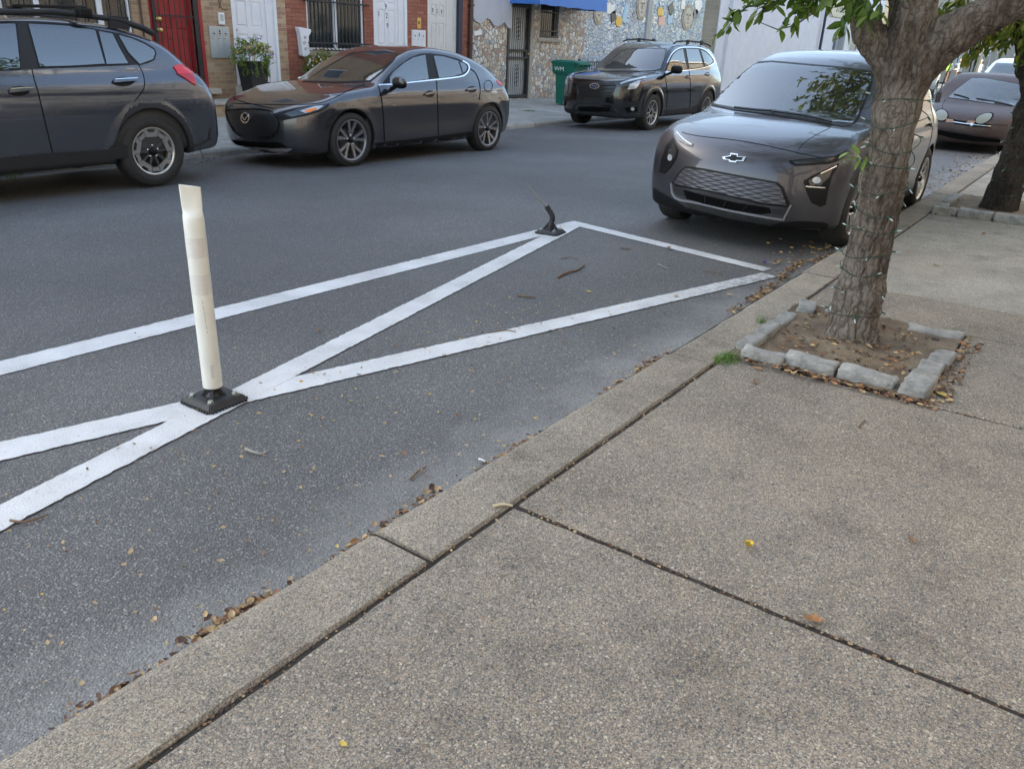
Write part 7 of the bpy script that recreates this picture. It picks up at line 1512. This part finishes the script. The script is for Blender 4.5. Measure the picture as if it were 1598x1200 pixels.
stick([(770, 790), (785, 788), (800, 789)], .006, mat('straw', (.5, .42, .28), .7), 'straw coloured stick lying across the kerb joint', z=.125)
stick([(747, 716), (752, 718), (757, 720)], .004, M_WHITE, 'white cigarette butt in the gutter litter', 'cigarette_butt', .012, 'litter'); stick([(1330, 582), (1335, 584), (1340, 585)], .004, M_WHITE, 'white cigarette butt at the foot of the cobble row', 'cigarette_butt', .13, 'litter')
X, Y = gp(210, 1078, .01); V, F = leafgeo(random.Random(9), .1, .2); mb = MB(); mb.add([(X+v[0]*.97+v[1]*.2, Y+v[1]*.5-v[0]*.03, .008+v[2]) for v in V], F); tag(mb.build('paper_scrap', M_WHITE, None, origin=(X, Y, 0)), 'torn white paper strip in the gutter near the bottom left', 'litter')
X, Y = gp(1193, 411, .01); V, F = leafgeo(random.Random(19), .05, 1.2); mb = MB(); mb.add([(X+v[0], Y+v[1], .008+v[2]) for v in V], F); tag(mb.build('wrapper', mat('purple_foil', (.12, .03, .35), .3), None, origin=(X, Y, 0)), 'small purple wrapper scrap where the end stripe meets the gutter', 'litter')
r = random.Random(77); LV, LF, LI = [], [], []
for _ in range(900):                                                # grit and leaf crumbs in the pavement joints
    if r.random() < .55: x, y = r.uniform(.2, 6), 1.261+r.gauss(0, .006)
    elif r.random() < .7: x, y = 1.845+r.gauss(0, .005), r.uniform(-1, 1.2)
    else: x, y = 3.655+r.gauss(0, .006), r.uniform(-1, 1.2)
    litter_add(x, y, zs_(x, 1.27)-.008+(1.27-y)*.012, r.uniform(.004, .014), r.choice((0, 2, 4, 4, 4)), r)
tag(link_mesh('joint_debris', np_mesh('joint_debris', LV, LF, LM, True, LI)), 'leaf crumbs and grit lodged in the pavement joints', 'debris', kind='stuff')
# ------------------------------------------------------------------ far people, sign, bollards
def person(label, x, y, z, h, rz, top, pants, hair, skin=(.2, .11, .08), hat=None, vest=None, arm=.25, stride=.16):
    t = thing('person', label, 'person', (x, y, z), rz); s = h/1.75
    vs = [((0, 0, .95), .13), ((0, 0, 1.15), .13), ((0, 0, 1.35), .15), ((0, 0, 1.47), .07), ((0, 0, 1.55), .055), ((.01, 0, 1.64), .095), ((.01, 0, 1.7), .085)]
    e = [(0, 1), (1, 2), (2, 3), (3, 4), (4, 5), (5, 6)]
    for sd in (-1, 1):
        b = len(vs); st = stride*sd
        vs += [((0, sd*.1, .9), .1), ((st*.4, sd*.1, .5), .065), ((st*.7-.05*(sd < 0), sd*.1, .1), .045), ((st*.7+.13, sd*.1, .04), .035), ((0, sd*.18, 1.38), .06), ((-.06-st*.3, sd*.24, 1.12), .045), ((.1+arm*(.5), sd*.2, .98+arm*.3), .035), ((.16+arm*.6, sd*.18, .95+arm*.35), .04)]
        e += [(0, b), (b, b+1), (b+1, b+2), (b+2, b+3), (2, b+4), (b+4, b+5), (b+5, b+6), (b+6, b+7)]
    cs = [(np.array(vs[a][0]), np.array(vs[b_][0]), vs[a][1], vs[b_][1]) for a, b_ in e]
    def F(X, Y, Zz):
        P = np.stack([X, Y, Zz], 1)/s; d = None
        for a, b_, ra, rb in cs:
            g = b_-a; tt = np.clip(((P-a) @ g)/(g @ g), 0, 1); q = np.linalg.norm(P-a-tt[:, None]*g, axis=1)-(ra+(rb-ra)*tt); d = q if d is None else smin(d, q, .05)
        return d*s
    P, Q = surfnet(F, (-.5*s, -.4*s, -.02), (.6*s, .4*s, 1.85*s), .022, 2); c = P[Q].mean(1)/s
    fm = np.where(c[:, 2] > 1.5, 0, np.where(c[:, 2] > .93, 1, np.where(c[:, 2] > .1, 2, 3))); fm[(c[:, 2] > .9) & (c[:, 0] > .2)] = 0
    link_mesh('body', np_mesh('body', P, Q, [mat('skin_%s' % label[:6], skin, .6), mat('top_%s' % label[:6], top, .8), mat('trousers_%s' % label[:6], pants, .8), M_BLK], True, fm), t)
    mb = MB(); mb.lathe([(0, 1.80*s), (.07*s, 1.785*s), (.1*s, 1.73*s), (.105*s, 1.66*s), (.09*s, 1.6*s)], (-.012, 0, 0), 'z', 14); mb.build('hair' if not hat else 'cap', mat('hair_%s' % label[:6], hat or hair, .8), t, origin=(0, 0, 0))
    if vest:
        mb = MB(); mb.lathe([(.17*s, .95*s), (.175*s, 1.1*s), (.19*s, 1.35*s), (.14*s, 1.46*s)], (0, 0, 0), 'z', 16); mb.build('safety_vest', mat('vest_lime', vest, .6), t, origin=(0, 0, 0))
person('person in a lime safety vest and pale cap walking at the crossing', 71, 11.05, .03, 1.75, 2.6, (.4, .4, .4), (.12, .07, .05), (.1, .06, .03), hat=(.3, .27, .22), vest=(.25, .5, .05))
person('person in a pink top and black trousers beside the lime vest walker', 70, 10.2, .03, 1.76, 1.2, (.3, .15, .14), (.02, .02, .02), (.06, .03, .02), hat=(.12, .05, .04))
person('person in a black jacket and pale jeans, right of the pink top', 69, 8.7, .0, 1.78, -1.2, (.02, .02, .025), (.15, .2, .28), (.03, .02, .015))
sx, sz = vp(1543, 57, 5.2)
sp = thing('road_sign', 'red and white road sign on a pale leaning pole beyond the maroon sedan', 'sign', (sx, 5.2, .0))
mb = MB(); mb.tube([(sx-.3, 5.35, .0), (sx, 5.2, sz+.3)], .04, 8); mb.build('pole', mat('pale_wood', (.55, .48, .3), .7), sp)
oc = lambda R: [(5.15+R*cos(a+pi/8), sz+.15+R*sin(a+pi/8)) for a in np.arange(0, 2*pi, pi/4)]
mb = MB(); mb.prism(oc(.40), sx-.07, sx-.055, 'x'); mb.build('sign_border', M_WHITE, sp); mb = MB(); mb.prism(oc(.35), sx-.075, sx-.0705, 'x'); mb.build('sign_face', mat('sign_red', (.6, .03, .02), .5), sp)
mb = MB(); mb.box(sx-.075, sx-.06, 4.98, 5.42, sz-.75, sz-.3); mb.build('plate', M_WHITE, sp)
for k, (px, lb) in enumerate(((1494, 'pale blue bollard left of its twin at the crossing'), (1502, 'pale blue bollard right of its twin at the crossing'))):
    c_, d_ = gp(px, 142, 0); mb = MB(); mb.lathe([(.16, 0), (.16, .05), (.09, .08), (.085, .85), (.09, .9), (0, .95)], (c_, d_, 0), 'z', 14); tag(mb.build('bollard', mat('pale_blue_plastic', (.5, .65, .75), .4), None, origin=(c_, d_, 0)), lb, 'bollard', 'bollards at the crossing')
